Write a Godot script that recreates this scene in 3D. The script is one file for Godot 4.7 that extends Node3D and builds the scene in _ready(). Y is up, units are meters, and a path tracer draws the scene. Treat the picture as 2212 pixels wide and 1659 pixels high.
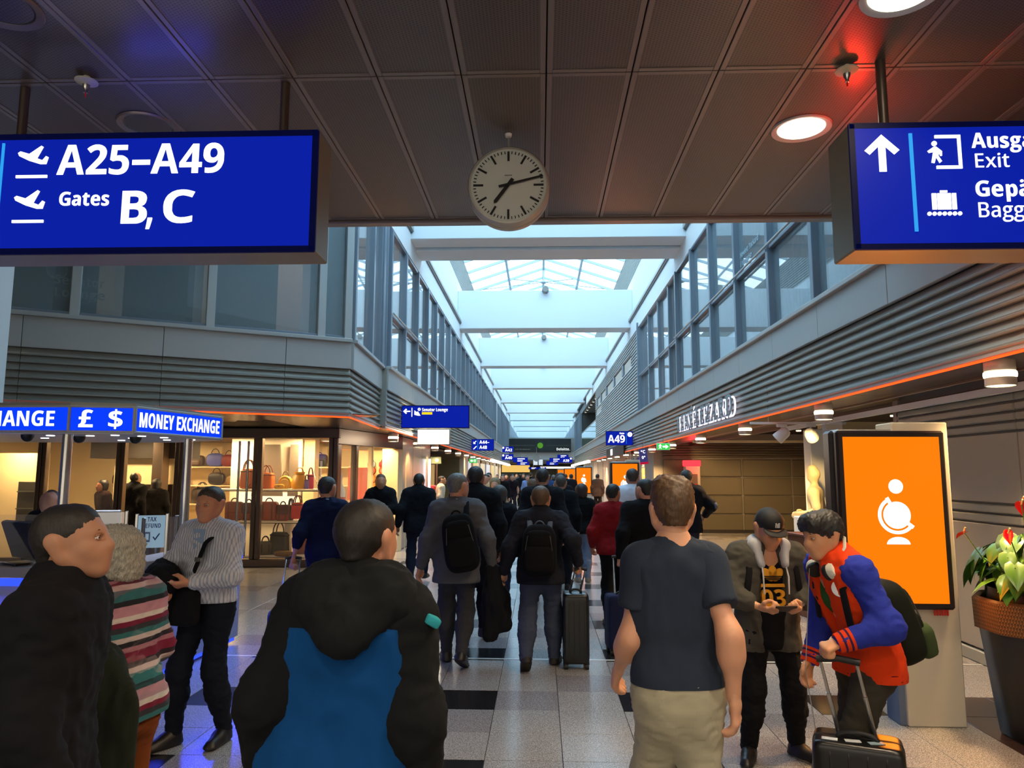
extends Node3D

var M := {}

func _ready() -> void:
	# ---------------- camera
	var cam := Camera3D.new()
	cam.name = "camera"
	cam.position = Vector3(0, 1.75, 0)
	cam.rotation = Vector3(deg_to_rad(6.98956), deg_to_rad(2.21694), deg_to_rad(0.15))
	cam.fov = 55.48863
	cam.near = 0.05; cam.far = 400.0
	add_child(cam)
	# ---------------- sky and exposure
	var env := Environment.new()
	env.background_mode = Environment.BG_SKY
	var sm := ProceduralSkyMaterial.new()
	sm.sky_top_color = Color(0.70, 0.86, 0.96); sm.sky_horizon_color = Color(0.80, 0.90, 0.96)
	sm.ground_bottom_color = Color(0.2, 0.2, 0.2); sm.ground_horizon_color = Color(0.4, 0.42, 0.44)
	sm.sky_energy_multiplier = SKY
	var sk := Sky.new()
	sk.sky_material = sm
	env.sky = sk
	env.tonemap_mode = Environment.TONE_MAPPER_LINEAR
	env.tonemap_exposure = 1.0
	env.sdfgi_enabled = true; env.ssao_enabled = true; env.ssil_enabled = true
	var we := WorldEnvironment.new()
	we.name = "world_environment"
	we.environment = env
	add_child(we)
	materials()
	# ---------------- structure
	var t0 := Time.get_ticks_msec()
	floor_tiles()
	near_ceiling()
	facades()
	atrium_roof()
	shells()
	print("structure ", Time.get_ticks_msec() - t0)
	# ---------------- things
	signs()
	soffit_lamps()
	kiosk()
	bag_shop()
	left_far_shops()
	right_side()
	far_end()
	print("things ", Time.get_ticks_msec() - t0)
	people()
	print("people ", Time.get_ticks_msec() - t0)

const SKY := 2.2
const XL := -2.82
const XR := 3.15
const YS := 2.6        # soffit
const YC := 4.0        # near ceiling

func materials() -> void:
	var fn := FastNoiseLite.new()
	fn.frequency = 1.0; fn.noise_type = FastNoiseLite.TYPE_SIMPLEX
	var rng := RandomNumberGenerator.new()
	rng.seed = 3
	T.weave = noise_tex(64, func(x, y):
		var a := 0.5 + 0.25 * sin(x * TAU / 4.0) + 0.25 * sin(y * TAU / 4.0)
		return Color(a, a, a))
	T.granite = noise_tex(512, func(x, y):
		var a := fn.get_noise_2d(x * 0.33, y * 0.33)
		var c := fn.get_noise_2d(x * 0.12 + 90.0, y * 0.12)
		var g := 0.56 + 0.05 * c + rng.randf_range(-0.06, 0.06)
		if a > 0.34: g += 0.17
		elif a < -0.36: g -= 0.22
		return Color(g * 1.0, g * 0.985, g * 0.985))
	T.perf = noise_tex(32, func(x, y):
		var d := Vector2((x % 8) - 3.5, ((y + (4 if (x / 8) % 2 else 0)) % 8) - 3.5).length()
		var g := 0.78 if d < 2.3 else 1.0
		return Color(g, g, g))
	T.scuff = noise_tex(256, func(x, y):
		var g := 0.55 + 0.25 * fn.get_noise_2d(x * 0.05, y * 0.02) + 0.12 * fn.get_noise_2d(x * 0.4, y * 0.1)
		return Color(g, g, g))
	T.wood = noise_tex(256, func(x, y):
		var g := fn.get_noise_2d(x * 0.10, y * 0.008) * 0.5 + fn.get_noise_2d(x * 0.5, y * 0.02) * 0.3
		return Color(0.42 + 0.12 * g, 0.22 + 0.08 * g, 0.12 + 0.05 * g))
	T.hair = noise_tex(128, func(x, y):
		var g := 0.66 + 0.34 * fn.get_noise_2d(x * 0.45, y * 0.035) + 0.12 * fn.get_noise_2d(x * 0.09, y * 0.05)
		return Color(g, g, g))
	T.leather = noise_tex(256, func(x, y):
		var g := 0.5 + 0.5 * fn.get_noise_2d(x * 0.22, y * 0.22)
		return Color(g, g, g))
	T.rattan = noise_tex(64, func(x, y):
		var g := 0.62 + 0.3 * sin(x * TAU / 8.0 + (PI if (y / 8) % 2 else 0.0)) * sin(y * TAU / 8.0) + 0.1 * sin(y * TAU / 8.0)
		return Color(g * 0.55, g * 0.38, g * 0.17))
	var g := mat(Color.WHITE, 0.22)
	g.albedo_texture = T.granite
	g.uv1_triplanar = true; g.uv1_world_triplanar = true; g.uv1_scale = Vector3.ONE * 0.62
	M.granite = g
	g = g.duplicate()
	g.albedo_color = Color(0.9, 0.89, 0.91)
	M.granite2 = g
	M.blacktile = hexm("1d1c1e", 0.16)
	M.browntile = hexm("3a2a24", 0.2)
	M.joint = hexm("4c4a4a", 0.8)
	var c := mat(Color(0.44, 0.405, 0.385), 0.36, 0.5)
	c.albedo_texture = T.perf; c.uv1_triplanar = true; c.uv1_world_triplanar = true; c.uv1_scale = Vector3.ONE * 14.0
	M.ceiling = c
	M.ceil_rim = hexm("8a817c", 0.36, 0.5)
	M.alu = hexm("97978f", 0.42, 0.3)
	M.alu2 = hexm("b0b2b0", 0.45, 0.2)
	M.frame = hexm("7d8894", 0.4, 0.35)
	M.dark = hexm("121214", 0.7)
	M.black = hexm("0a0a0b", 0.45)
	M.soffit = hexm("7a6a60", 0.26, 0.7)
	M.white = hexm("e4e8ea", 0.6)
	M.beam = hexm("dfe6ea", 0.7)
	M.grey = hexm("8e8c88", 0.6)
	M.concrete = hexm("9a9890", 0.8)
	M.cream = hexm("e6d2a6", 0.7)
	M.shopwhite = hexm("efe6d2", 0.5)
	M.steel = hexm("b4b4b2", 0.25, 0.9)
	M.darksteel = hexm("57565a", 0.3, 0.85)
	M.bronze = hexm("6d6058", 0.35, 0.7)
	M.glass = glass(0.08)
	M.shopglass = glass(0.05)
	M.darkglass = glass(0.35, "8fa3ab")
	M.roofglass = glass(0.12, "bfe2ee")
	var fz := mat(Color(0.80, 0.86, 0.90, 0.75), 0.3)
	fz.transparency = BaseMaterial3D.TRANSPARENCY_ALPHA
	fz.albedo_texture = T.scuff; fz.uv1_triplanar = true; fz.uv1_scale = Vector3.ONE * 0.6
	M.frosted = fz
	M.neon = glow("ff4410", 3.0)
	M.lamp = glow("ffe2b0", 9.0)
	M.lampfar = glow("fff0cc", 5.0)
	M.steelpanel = hexm("a8a096", 0.3, 0.6)
	M.wallgrey = hexm("a09a90", 0.42, 0.3)
	M.shutter = hexm("6e6658", 0.45, 0.35)
	M.lampsoft = glow("ffdca6", 3.0)
	M.signblue = glow("0a21ac", 0.9)
	M.kioskblue = glow("0638ee", 1.2)
	M.signwhite = glow("ffffff", 1.5)
	M.signcyan = glow("2fa4f2", 1.0)
	M.orange = glow("ff7c08", 1.1)
	M.screenwhite = glow("fffdf6", 1.5)
	M.red = hexm("d32117", 0.35)
	M.redglow = glow("ff2a32", 3.0)
	M.greenglow = glow("37c04a", 1.3)
	M.bluestrip = glow("2f4bff", 1.6)
	M.eye = hexm("d8d2ca", 0.3)
	M.iris = hexm("20150f", 0.2)
	M.lip = hexm("a2604f", 0.45)
	M.shoe = hexm("141315", 0.45)
	M.white_cloth = cloth("d9dde2")
	M.rubber = hexm("17171a", 0.6)
	var r := mat(Color.WHITE, 0.7)
	r.albedo_texture = T.rattan; r.uv1_scale = Vector3(20, 5, 1)
	r.heightmap_enabled = true; r.heightmap_texture = T.rattan; r.heightmap_scale = 0.6
	M.rattan = r
	var w := mat(Color.WHITE, 0.4)
	w.albedo_texture = T.wood; w.uv1_triplanar = true; w.uv1_scale = Vector3.ONE * 1.2
	M.wood = w

func leather(h: String) -> StandardMaterial3D:
	var key := "leather" + h
	if not mats.has(key):
		var m := hexm(h, 0.38)
		m.heightmap_enabled = true; m.heightmap_texture = T.leather; m.heightmap_scale = 0.15
		m.uv1_triplanar = true; m.uv1_scale = Vector3.ONE * 6.0
		mats[key] = m
	return mats[key]

func piece(parent: Node, called: String, lo: Vector3, hi: Vector3, m: Material, bev := 0.0) -> MeshInstance3D:
	return ob(called, b().box(hi - lo, Vector3.ZERO, bev), m, parent, Transform3D(Basis(), (lo + hi) * 0.5))

# ---------------------------------------------------------------- floor and near ceiling
func floor_tiles() -> void:
	var f := thing("floor", "polished speckled granite tile floor with black tile stripes", "floor", Transform3D(), "", "structure")
	piece(f, "screed", Vector3(-13, -0.30, -96), Vector3(9, -0.02, 9), M.joint)
	var w := 0.483
	var gap := 0.004
	var tm := b().box(Vector3(w - gap, 0.02, w - gap), Vector3(0, -0.01, 0), 0.0015).mesh()
	var rest := {}
	var count := 0
	var z := -4.73 + w * 8
	var x0 := -0.348
	var cand := []
	for r in 190:
		for q in range(-25, 17):
			var c := Vector3(x0 + (q + 0.5) * w, 0, -4.73 + w * 8 - (r + 0.5) * w)
			if c.z < -95.0 or c.x < -12.5 or c.x > 8.5: continue
			var m := "granite"
			var k := posmod(r - 8, 3)
			if q in [-1, 2] and k == 2: m = "black"
			elif q in [-5, 5] and k == 2: m = "black"
			elif (q * 7 + r * 3) % 5 == 0: m = "granite2"
			if c.x > 3.0 and c.z > -5.95 and c.z < -3.5: m = "brown"
			cand.append([c, m])
	for e in cand:
		var c: Vector3 = e[0]
		var d := -c.z
		var in_view := d > 4.25 and absf(c.x - d * 0.0386) < d * 0.715 + 0.3
		var mm: Material = {"granite": M.granite, "granite2": M.granite2, "black": M.blacktile, "brown": M.browntile}[e[1]]
		if in_view and d < 13.2 and count < 300:
			ob("tile", tm, mm, f, Transform3D(Basis(), c))
			count += 1
		else:
			if not rest.has(e[1]): rest[e[1]] = b()
			var s := (w - gap) * 0.5
			rest[e[1]].face([c + Vector3(-s, 0, s), c + Vector3(s, 0, s), c + Vector3(s, 0, -s), c + Vector3(-s, 0, -s)])
	for k in rest:
		stuff(ob("far_tiles", rest[k], {"granite": M.granite, "granite2": M.granite2, "black": M.blacktile, "brown": M.browntile}[k], f))
	piece(f, "expansion_strip", Vector3(-8, -0.005, -7.215), Vector3(5, 0.003, -7.185), hexm("d8dce0", 0.3, 0.4))

func near_ceiling() -> void:
	var c := thing("ceiling", "low dark perforated metal panel ceiling over the concourse", "ceiling", Transform3D(), "", "structure")
	piece(c, "slab", Vector3(-13, YC + 0.06, -6.34), Vector3(9, YC + 0.5, 9), M.dark)
	var w := 0.4835
	var rows := [[-6.24, -3.89], [-3.89, -1.45], [-1.45, 0.99], [0.99, 3.43], [3.43, 5.87], [5.87, 8.3]]
	var far := b()
	for r in rows.size():
		var L: float = rows[r][1] - rows[r][0]
		var pm := b().box(Vector3(w - 0.006, 0.03, L - 0.006), Vector3.ZERO, 0.004).mesh()
		var rim := b()
		for s in [-1, 1]:
			rim.box(Vector3(0.03, 0.006, L - 0.01), Vector3(s * (w * 0.5 - 0.019), -0.0165, 0), 0.002)
			rim.box(Vector3(w - 0.07, 0.006, 0.03), Vector3(0, -0.0165, s * (L * 0.5 - 0.019)), 0.002)
		var rm := rim.mesh()
		for k in range(-15, 14):
			var p := Vector3(-0.445 + (k + 0.5) * w, YC + 0.015, (rows[r][0] + rows[r][1]) * 0.5)
			if r < 2 and p.x > -6.0 and p.x < 6.0:
				var o := ob("ceiling_panel", pm, M.ceiling, c, Transform3D(Basis(), p))
				ob("rim", rm, M.ceil_rim, o)
			else:
				far.x = Transform3D(Basis(), p)
				far.box(Vector3(w - 0.006, 0.03, L - 0.006))
	stuff(ob("far_panels", far, M.ceiling, c))
	piece(c, "edge_trim", Vector3(-13, YC - 0.03, -6.36), Vector3(9, YC + 0.09, -6.25), M.ceil_rim, 0.01)
	# recessed downlights; the rows behind the viewer are unseen, added as front fill
	var i := 0
	for zz in [-1.7, 0.2, 2.2, 4.4, 6.6]:
		for xx in [-4.2, -0.7, 1.70, 4.3]:
			if zz < -1.0 and xx < 1.0: continue
			var t := thing("downlight", "lit round ceiling downlight added behind the viewer as fill, %s of the unseen rows" % nth(i), "downlight", Transform3D(Basis(), Vector3(xx, YC, zz)), "added downlights behind the viewer")
			ob("lamp_disc", b().lathe([Vector2(0, -0.012), Vector2(0.146, -0.008), Vector2(0.148, 0.0)], 24), glow("fff2d4", 5.0), t)
			spot(t.position + Vector3(0, -0.04, 0), Vector3.DOWN, 75, 3.6, "ffe9cc", 0.14)
			i += 1
	for d in [[Vector3(1.712, YC, -4.61), true, "lit round ceiling downlight just behind the sign with the upward arrow"], [Vector3(1.70, YC, -3.24), true, "lit round ceiling downlight cut off by the upper picture edge"], [Vector3(-2.55, YC, -4.43), false, "unlit round ceiling downlight above the gates sign"], [Vector3(-2.62, YC, -3.2), false, "unlit round ceiling downlight in the upper corner of the ceiling"]]:
		var t := thing("downlight", d[2], "downlight", Transform3D(Basis(), d[0]), "round recessed ceiling downlights")
		ob("trim_ring", b().lathe([Vector2(0.148, 0.004), Vector2(0.15, -0.004), Vector2(0.185, -0.014), Vector2(0.19, -0.002), Vector2(0.148, 0.004)], 40), M.alu2 if d[1] else M.ceil_rim, t)
		if d[1]:
			ob("lamp_disc", b().lathe([Vector2(0, -0.012), Vector2(0.146, -0.008), Vector2(0.148, 0.0)], 40), glow("fff2d4", 5.0), t)
			spot(t.position + Vector3(0, -0.04, 0), Vector3.DOWN, 62, 7.0, "ffe3b8", 0.14)
		else:
			ob("reflector", b().lathe([Vector2(0.147, -0.003), Vector2(0.12, 0.012), Vector2(0, 0.02)], 40), hexm("6f7276", 0.25, 0.8), t)
		i += 1

func spot(p: Vector3, dir: Vector3, ang: float, e: float, col: String, size := 0.05) -> SpotLight3D:
	var l := SpotLight3D.new()
	l.name = numbered("spot_light")
	l.light_color = Color.html(col); l.light_energy = e; l.spot_angle = ang; l.spot_angle_attenuation = 0.6
	l.light_size = size; l.spot_range = 30.0; l.spot_attenuation = 2.0; l.shadow_enabled = true
	l.position = p
	l.basis = Basis.looking_at(dir, Vector3.BACK if absf(dir.y) > 0.9 else Vector3.UP)
	add_child(l)
	return l

func omni(p: Vector3, e: float, col: String, size := 0.08) -> OmniLight3D:
	var l := OmniLight3D.new()
	l.name = numbered("omni_light")
	l.light_color = Color.html(col); l.light_energy = e; l.light_size = size; l.omni_range = 30.0; l.omni_attenuation = 2.0; l.shadow_enabled = true
	l.position = p
	add_child(l)
	return l

func area(p: Vector3, dir: Vector3, w: float, h: float, e: float, col: String) -> AreaLight3D:
	var l := AreaLight3D.new()
	l.name = numbered("area_light")
	l.light_color = Color.html(col); l.light_energy = e; l.area_size = Vector2(w, h); l.shadow_enabled = true
	l.area_range = 30.0; l.area_attenuation = 2.0
	l.position = p
	l.basis = Basis.looking_at(dir, Vector3.BACK if absf(dir.y) > 0.9 else Vector3.UP)
	add_child(l)
	return l

# ---------------------------------------------------------------- gallery fronts: a run is a stretch of wall with its own frame (x along, y up, z towards the hall)
func frame_at(p0: Vector3, p1: Vector3) -> Transform3D:
	var d := (p1 - p0).normalized()
	return Transform3D(Basis(d, Vector3.UP, d.cross(Vector3.UP)), p0)

func slat_mesh(L: float, p: float) -> ArrayMesh:
	var g := b(Transform3D(Basis(Vector3(0, 0, 1), Vector3.UP, Vector3(1, 0, 0)), Vector3.ZERO))
	g.prism(PackedVector2Array([Vector2(-0.05, 0.0), Vector2(0.024, 0.0), Vector2(0.034, 0.008), Vector2(0.034, 0.02), Vector2(0.008, 0.034), Vector2(-0.012, p - 0.004), Vector2(-0.05, p - 0.004)]), L - 0.006)
	return g.mesh()

func fascia(root: Node, t: Transform3D, L: float, bays: Array, m: Material, y0 := YS, rows := 7, p := 0.0943) -> void:
	bays = bays.duplicate()
	bays.sort()
	for i in bays.size() - 1:
		var a: float = bays[i]
		var sm := slat_mesh(bays[i + 1] - a, p)
		for r in rows: ob("slat", sm, m, root, t * Transform3D(Basis(), Vector3(a + 0.003, y0 + r * p, 0)))
	ob("lower_edge", b().box(Vector3(L, 0.05, 0.07), Vector3(L * 0.5, y0 - 0.015, -0.02), 0.008), M.alu2, root, t)

func band(root: Node, t: Transform3D, bays: Array, y0 := 3.26, y1 := 3.645) -> void:
	for i in bays.size() - 1:
		var l: float = bays[i + 1] - bays[i]
		ob("band_panel", b().box(Vector3(l - 0.006, y1 - y0, 0.05), Vector3(l * 0.5, (y0 + y1) * 0.5, 0.025), 0.004), M.alu2, root, t * Transform3D(Basis(), Vector3(bays[i], 0, 0)))
	var a: float = bays[0]
	var e: float = bays[-1]
	ob("sill", b().box(Vector3(e - a, 0.055, 0.20), Vector3((a + e) * 0.5, y1 + 0.0275, 0.0), 0.006), M.alu2, root, t)

func glazing(root: Node, t: Transform3D, mull: Array, y0: float, y1: float, transom: float, gm: Material, width := 0.07, fm: Material = null) -> void:
	if fm == null: fm = M.frame
	var mm := b().box(Vector3(width, y1 - y0, 0.13), Vector3(0, (y0 + y1) * 0.5, -0.01), 0.006).mesh()
	for x in mull: ob("mullion", mm, fm, root, t * Transform3D(Basis(), Vector3(x, 0, 0)))
	for i in mull.size() - 1:
		var l: float = mull[i + 1] - mull[i] - width
		var c: float = (mull[i + 1] + mull[i]) * 0.5
		var parts := [[y0, transom], [transom, y1]] if transom > 0.0 else [[y0, y1]]
		for q in parts: ob("pane", b().box(Vector3(l, q[1] - q[0] - 0.05, 0.012), Vector3(c, (q[0] + q[1]) * 0.5, -0.03)), gm, root, t)
		for y in ([y0 + 0.02, transom, y1 - 0.02] if transom > 0.0 else [y0 + 0.02, y1 - 0.02]): ob("transom", b().box(Vector3(l, 0.05, 0.08), Vector3(c, y, -0.01), 0.005), M.frame, root, t)
	if transom > 0.0: ob("handrail", b().box(Vector3(mull[-1] - mull[0], 0.035, 0.03), Vector3((mull[-1] + mull[0]) * 0.5, transom + 0.0, 0.085), 0.008), M.alu2, root, t)

func facades() -> void:
	# right side: one long front along x = XR; local x runs from far (z = -66) towards the camera
	var r := thing("wall_right", "aluminium gallery front with corrugated fascia and tall windows along the hall", "wall", Transform3D(), "", "structure")
	var t := frame_at(Vector3(XR, 0, -66), Vector3(XR, 0, 2))
	var zb := func(z: float) -> float: return z + 66.0
	var bays := [0.0, 12.0, 24.0]
	for z in [-35.0, -28.0, -22.9, -19.5, -16.3, -13.0, -9.75, -6.5, -3.25, 2.0]: bays.append(zb.call(z))
	fascia(r, t, 68.0, bays, M.alu)
	bays = [0.0]
	for z in [-60, -54, -48, -42, -36.0, -32.0, -28.0, -24.6, -22.9, -21.2, -19.6, -18.0, -16.35, -14.7, -13.05, -11.4, -9.75, -8.15, -6.5, -4.9, -3.25, -1.6, 2.0]: bays.append(zb.call(z))
	band(r, t, bays)
	var w := thing("window_1", "tall blue-grey framed gallery windows above the shop letters", "window", Transform3D(), "", "structure")
	var mu := []
	for z in [-16.55, -14.85, -13.2, -11.5, -9.83, -8.25, -6.62]: mu.append(zb.call(z))
	glazing(w, t, mu, 3.70, 6.38, 4.83, M.darkglass, 0.10)
	mu = []
	for z in [-5.0, -3.4, -1.8, -0.2, 1.4]: mu.append(zb.call(z))
	glazing(w, t, mu, 3.70, 4.0, 0.0, M.darkglass, 0.10)
	var pale := hexm("a9bcc6", .5)
	text("Hewlett Packard", .085, t * Transform3D(Basis(), Vector3(zb.call(-11.35), 5.17, -.015)), pale, w, "lettering", false, .95)
	text("Enterprise", .085, t * Transform3D(Basis(), Vector3(zb.call(-11.35), 5.03, -.015)), pale, w, "lettering", false, .6)
	w = thing("window_2", "second group of gallery windows beside the corrugated upper wall", "window", Transform3D(), "", "structure")
	mu = []
	for z in [-22.95, -21.15, -19.4, -17.8, -16.75]: mu.append(zb.call(z))
	glazing(w, t * Transform3D(Basis(), Vector3(0, 0, -0.06)), mu, 3.70, 6.38, 4.83, M.glass, 0.10)
	ob("head_panel", b().box(Vector3(43.5, 0.62, 0.06), Vector3(zb.call(-28.0) + 0.3, 6.69, 0.0), 0.004), M.white, r, t)
	ob("roof_edge", b().box(Vector3(62, 0.10, 0.16), Vector3(31.0 - 2.6, 7.0, 0.02), 0.01), M.alu2, r, t)
	ob("dark_line", b().box(Vector3(62, 0.03, 0.14), Vector3(31.0 - 2.6, 6.93, 0.0)), M.darksteel, r, t)
	# corrugated upper wall with slit windows
	var cw := b()
	var sm := slat_mesh(18.35, 0.108)
	var slit_y := [[5.52, 5.84], [4.93, 5.32]]
	for k in 26:
		var y := 3.70 + k * 0.108
		if y > 6.45: break
		var seg := [[-41.35, -23.05]]
		if y > 5.42 and y < 5.80: seg = [[-41.35, -40.2], [-25.0, -23.05]]
		elif y > 4.90 and y < 5.28: seg = [[-41.35, -41.2], [-37.6, -23.05]]
		for s in seg:
			cw.x = t * Transform3D(Basis(), Vector3(zb.call(s[0]), y, 0))
			var g := b(cw.x * Transform3D(Basis(Vector3(0, 0, 1), Vector3.UP, Vector3(1, 0, 0)), Vector3.ZERO))
			g.prism(PackedVector2Array([Vector2(-0.05, 0.0), Vector2(0.022, 0.0), Vector2(0.03, 0.02), Vector2(-0.012, 0.104), Vector2(-0.05, 0.104)]), s[1] - s[0])
			var keep := cw.x
			cw.x = Transform3D()
			cw.add([g.v, g.n, g.ix], Transform3D())
			cw.x = keep
	stuff(ob("corrugated_cladding", cw, M.alu2, r))
	for q in [[-27.4, -25.0], [-30.8, -27.9], [-34.4, -31.3], [-37.6, -34.9], [-40.2, -38.1]]:
		ob("slit_window", b().box(Vector3(q[1] - q[0], 0.36, 0.02), Vector3(zb.call((q[0] + q[1]) * 0.5), 5.63, -0.05)), glow("cfe4ea", 0.55), r, t)
	for z in [-25.0, -27.65, -31.05, -34.65, -37.85, -40.2]: ob("slit_post", b().box(Vector3(0.45 if z < -27 and z > -40 else 0.1, 0.4, 0.06), Vector3(zb.call(z), 5.63, -0.01), 0.004), M.frame, r, t)
	ob("slit_window", b().box(Vector3(3.5, 0.36, 0.02), Vector3(zb.call(-39.4), 5.12, -0.05)), glow("cfe4ea", 0.5), r, t)
	ob("end_trim", b().box(Vector3(0.12, 2.85, 0.16), Vector3(zb.call(-22.98), 5.1, 0.0), 0.01), M.frame, r, t)
	# open dark gallery beyond, then more windows
	w = thing("window_3", "far gallery windows just before the advertising banner", "window", Transform3D(), "", "structure")
	mu = []
	for k in 7: mu.append(zb.call(-65.5 + k * 1.5))
	glazing(w, t, mu, 3.70, 6.38, 0.0, M.darkglass)
	var gal := thing("gallery_railing", "glass railing with round lamps in the dark open upper gallery", "railing")
	ob("glass_pane", vbox(Vector3(XR, 3.7, -56.3), Vector3(XR + 0.02, 4.75, -41.5)), glass(0.25, "a8c0a0"), gal)
	ob("handrail", b().cyl(Vector3(XR, 4.78, -56.3), Vector3(XR, 4.78, -41.5), 0.03), M.steel, gal)
	var col := thing("column", "bare concrete column standing in the dark open upper gallery", "column", Transform3D(), "", "structure")
	ob("shaft", b().box(Vector3(1.1, 3.0, 1.5), Vector3(XR + 1.6, 5.15, -46.5), 0.02), M.concrete, col)
	for k in 7:
		var lt := thing("gallery_lamp", "small spot lamp on the ceiling of the dark upper gallery, %s from the corrugated wall" % nth(k), "lamp", xf(Vector3(XR + 0.25, 6.28, -42.5 - k * 2.0)), "spot lamps of the dark upper gallery")
		ob("can", b().lathe([Vector2(0.0, 0.0), Vector2(0.08, 0.0), Vector2(0.08, 0.22), Vector2(0, 0.22)], 14), M.alu2, lt)
		ob("lens", b().lathe([Vector2(0.0, -0.004), Vector2(0.07, -0.004), Vector2(0.07, 0.0)], 14), glow("fff0d0", 3.0), lt)

	# left side: slanting front, a short return, then the long front along the corridor
	var l := thing("wall_left", "slanting aluminium gallery front with corrugated fascia over the bag shop", "wall", Transform3D(), "", "structure")
	var pa := Vector3(-2.78, 0, -10.5)
	var pb := Vector3(-8.2, 0, -7.45)
	t = frame_at(pb, pa)
	var L := pa.distance_to(pb)
	fascia(l, t, L, [0.0, 1.9, L - 2.62 - 1.42, L - 2.62 + 0.13, L - 0.93, L], M.alu)
	band(l, t, [0.0, 1.9, L - 2.62 - 1.42, L - 2.62 + 0.13, L - 0.93, L])
	w = thing("window_4", "dark reflecting window front over the bag shop, lounge behind", "window", Transform3D(), "", "structure")
	mu = []
	for p in [[-0.2, 0], [166, 610], [454, 690], [692, 745]]:
		if p[0] < 0: mu.append(0.0)
		else: mu.append(along(t, Vector2(p[0], p[1])))
	mu.append(L - 0.06)
	glazing(w, t, mu, 3.70, 6.38, 0.0, M.darkglass, 0.11, hexm("b4b8b6", .45, .2))
	ob("pane", b().box(Vector3(mu[-1] - mu[-2], 2.6, 0.012), Vector3((mu[-1] + mu[-2]) * 0.5, 5.0, -0.03)), M.darkglass, w, t)
	var lx := along(t, Vector2(196, 607))
	text("Senator", .11, t * Transform3D(Basis(), Vector3(lx - .40, 4.16, -.06)), hexm("7d8a86", .5), w, "lettering", true, .55)
	text("Lounge", .11, t * Transform3D(Basis(), Vector3(lx - .40, 4.0, -.06)), hexm("7d8a86", .5), w, "lettering", true, .55)
	ob("ring_logo", b(t * xf(Vector3(along(t, Vector2(122, 588)), 4.28, -.05), 0, 90)).lathe([Vector2(.10, 0), Vector2(.12, 0), Vector2(.12, .01), Vector2(.10, .01)], 32), hexm("6f7a70", .5), w)
	t = frame_at(pa, Vector3(-2.93, 0, -13.15))
	L = 2.654
	fascia(l, t, L, [0.0, L], M.alu)
	band(l, t, [0.0, L])
	glazing(w, t, [0.05, 1.55, L - 0.3], 3.70, 6.38, 0.0, M.glass, 0.12)
	ob("corner_post", b().box(Vector3(0.42, 2.75, 0.22), Vector3(L - 0.1, 5.05, -0.02), 0.01), M.frame, w, t)
	ob("head_panel", b().box(Vector3(L, 0.7, 0.06), Vector3(L * 0.5, 6.7, 0.0)), M.white, l, t)
	t = frame_at(pb, pa)
	ob("head_panel", b().box(Vector3(6.3, 0.7, 0.06), Vector3(3.1, 6.7, 0.0)), M.white, l, t)
	var l2 := thing("wall_left", "long aluminium gallery front with closely spaced mullions on the corridor's left", "wall", Transform3D(), "", "structure")
	t = frame_at(Vector3(XL, 0, -13.15), Vector3(XL, 0, -66))
	ob("return_panel", vbox(Vector3(-3.1, 2.6, -13.2), Vector3(XL + 0.02, 3.65, -13.12)), M.alu, l2)
	ob("return_post", vbox(Vector3(-3.0, 3.65, -13.22), Vector3(XL, 6.4, -13.1), 0.01), M.frame, l2)
	fascia(l2, t, 52.8, [0.0, 2.4, 4.9, 9.0, 14.0, 22.0, 36.0, 52.8], M.alu)
	band(l2, t, [0.0, 2.5, 4.0, 5.5, 7.0, 9.0, 11.0, 14.0, 18.0, 22.0, 28.0, 36.0, 44.0, 52.8])
	w = thing("window_5", "long row of tall corridor windows between grey mullions", "window", Transform3D(), "", "structure")
	mu = []
	var z := 0.15
	while z < 33.0:
		mu.append(z); z += 1.49
	glazing(w, t, mu, 3.70, 6.34, 4.72, M.glass, 0.10)
	w = thing("window_6", "far corridor windows with narrower mullions", "window", Transform3D(), "", "structure")
	mu = []
	z = 34.0
	while z < 52.5:
		mu.append(z); z += 1.25
	glazing(w, t, mu, 3.70, 6.34, 0.0, M.glass, 0.12)
	ob("pier", b().box(Vector3(0.9, 2.7, 0.1), Vector3(33.4, 5.03, 0.0), 0.01), M.alu2, l2, t)
	ob("head_panel", b().box(Vector3(52.8, 0.60, 0.06), Vector3(26.4, 6.67, 0.0), 0.004), M.white, l2, t)
	ob("roof_edge", b().box(Vector3(56, 0.10, 0.16), Vector3(25.0, 7.0, 0.02), 0.01), M.alu2, l2, t)
	ob("dark_line", b().box(Vector3(56, 0.03, 0.14), Vector3(25.0, 6.93, 0.0)), M.darksteel, l2, t)
	# glowing strip under both fascias
	var ns := thing("neon_strip", "thin glowing red-orange line under the left fascia over the bag shop and corridor", "light strip")
	for q in [[pb, pa], [pa, Vector3(-2.93, 0, -13.1)], [Vector3(XL, 0, -13.3), Vector3(XL, 0, -62)]]:
		t = frame_at(q[0], q[1])
		ob("tube_light", b().box(Vector3((q[1] - q[0]).length(), 0.016, 0.02), Vector3((q[1] - q[0]).length() * 0.5, YS - 0.048, 0.012), 0.004), M.neon, ns, t)
	ns = thing("neon_strip", "thin glowing red-orange line under the right fascia", "light strip")
	ob("tube_light", b().box(Vector3(0.02, 0.016, 64), Vector3(XR - 0.012, YS - 0.048, -32.0), 0.004), M.neon, ns)

const F := 1577.0
func ray(p: Vector2) -> Vector3:      # direction through a pixel of the 2212 x 1659 photograph
	return Basis.from_euler(Vector3(deg_to_rad(6.98956), deg_to_rad(2.21694), deg_to_rad(0.15))) * Vector3((p.x - 1106.0) / F, -(p.y - 829.5) / F, -1.0)

func along(t: Transform3D, p: Vector2) -> float:   # where the sight line through a pixel meets a run's front, measured along it
	var d := ray(p)
	var n := t.basis.z
	var c := Vector3(0, 1.75, 0)
	var k := (t.origin - c).dot(n) / d.dot(n)
	return (c + d * k - t.origin).dot(t.basis.x)

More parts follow.
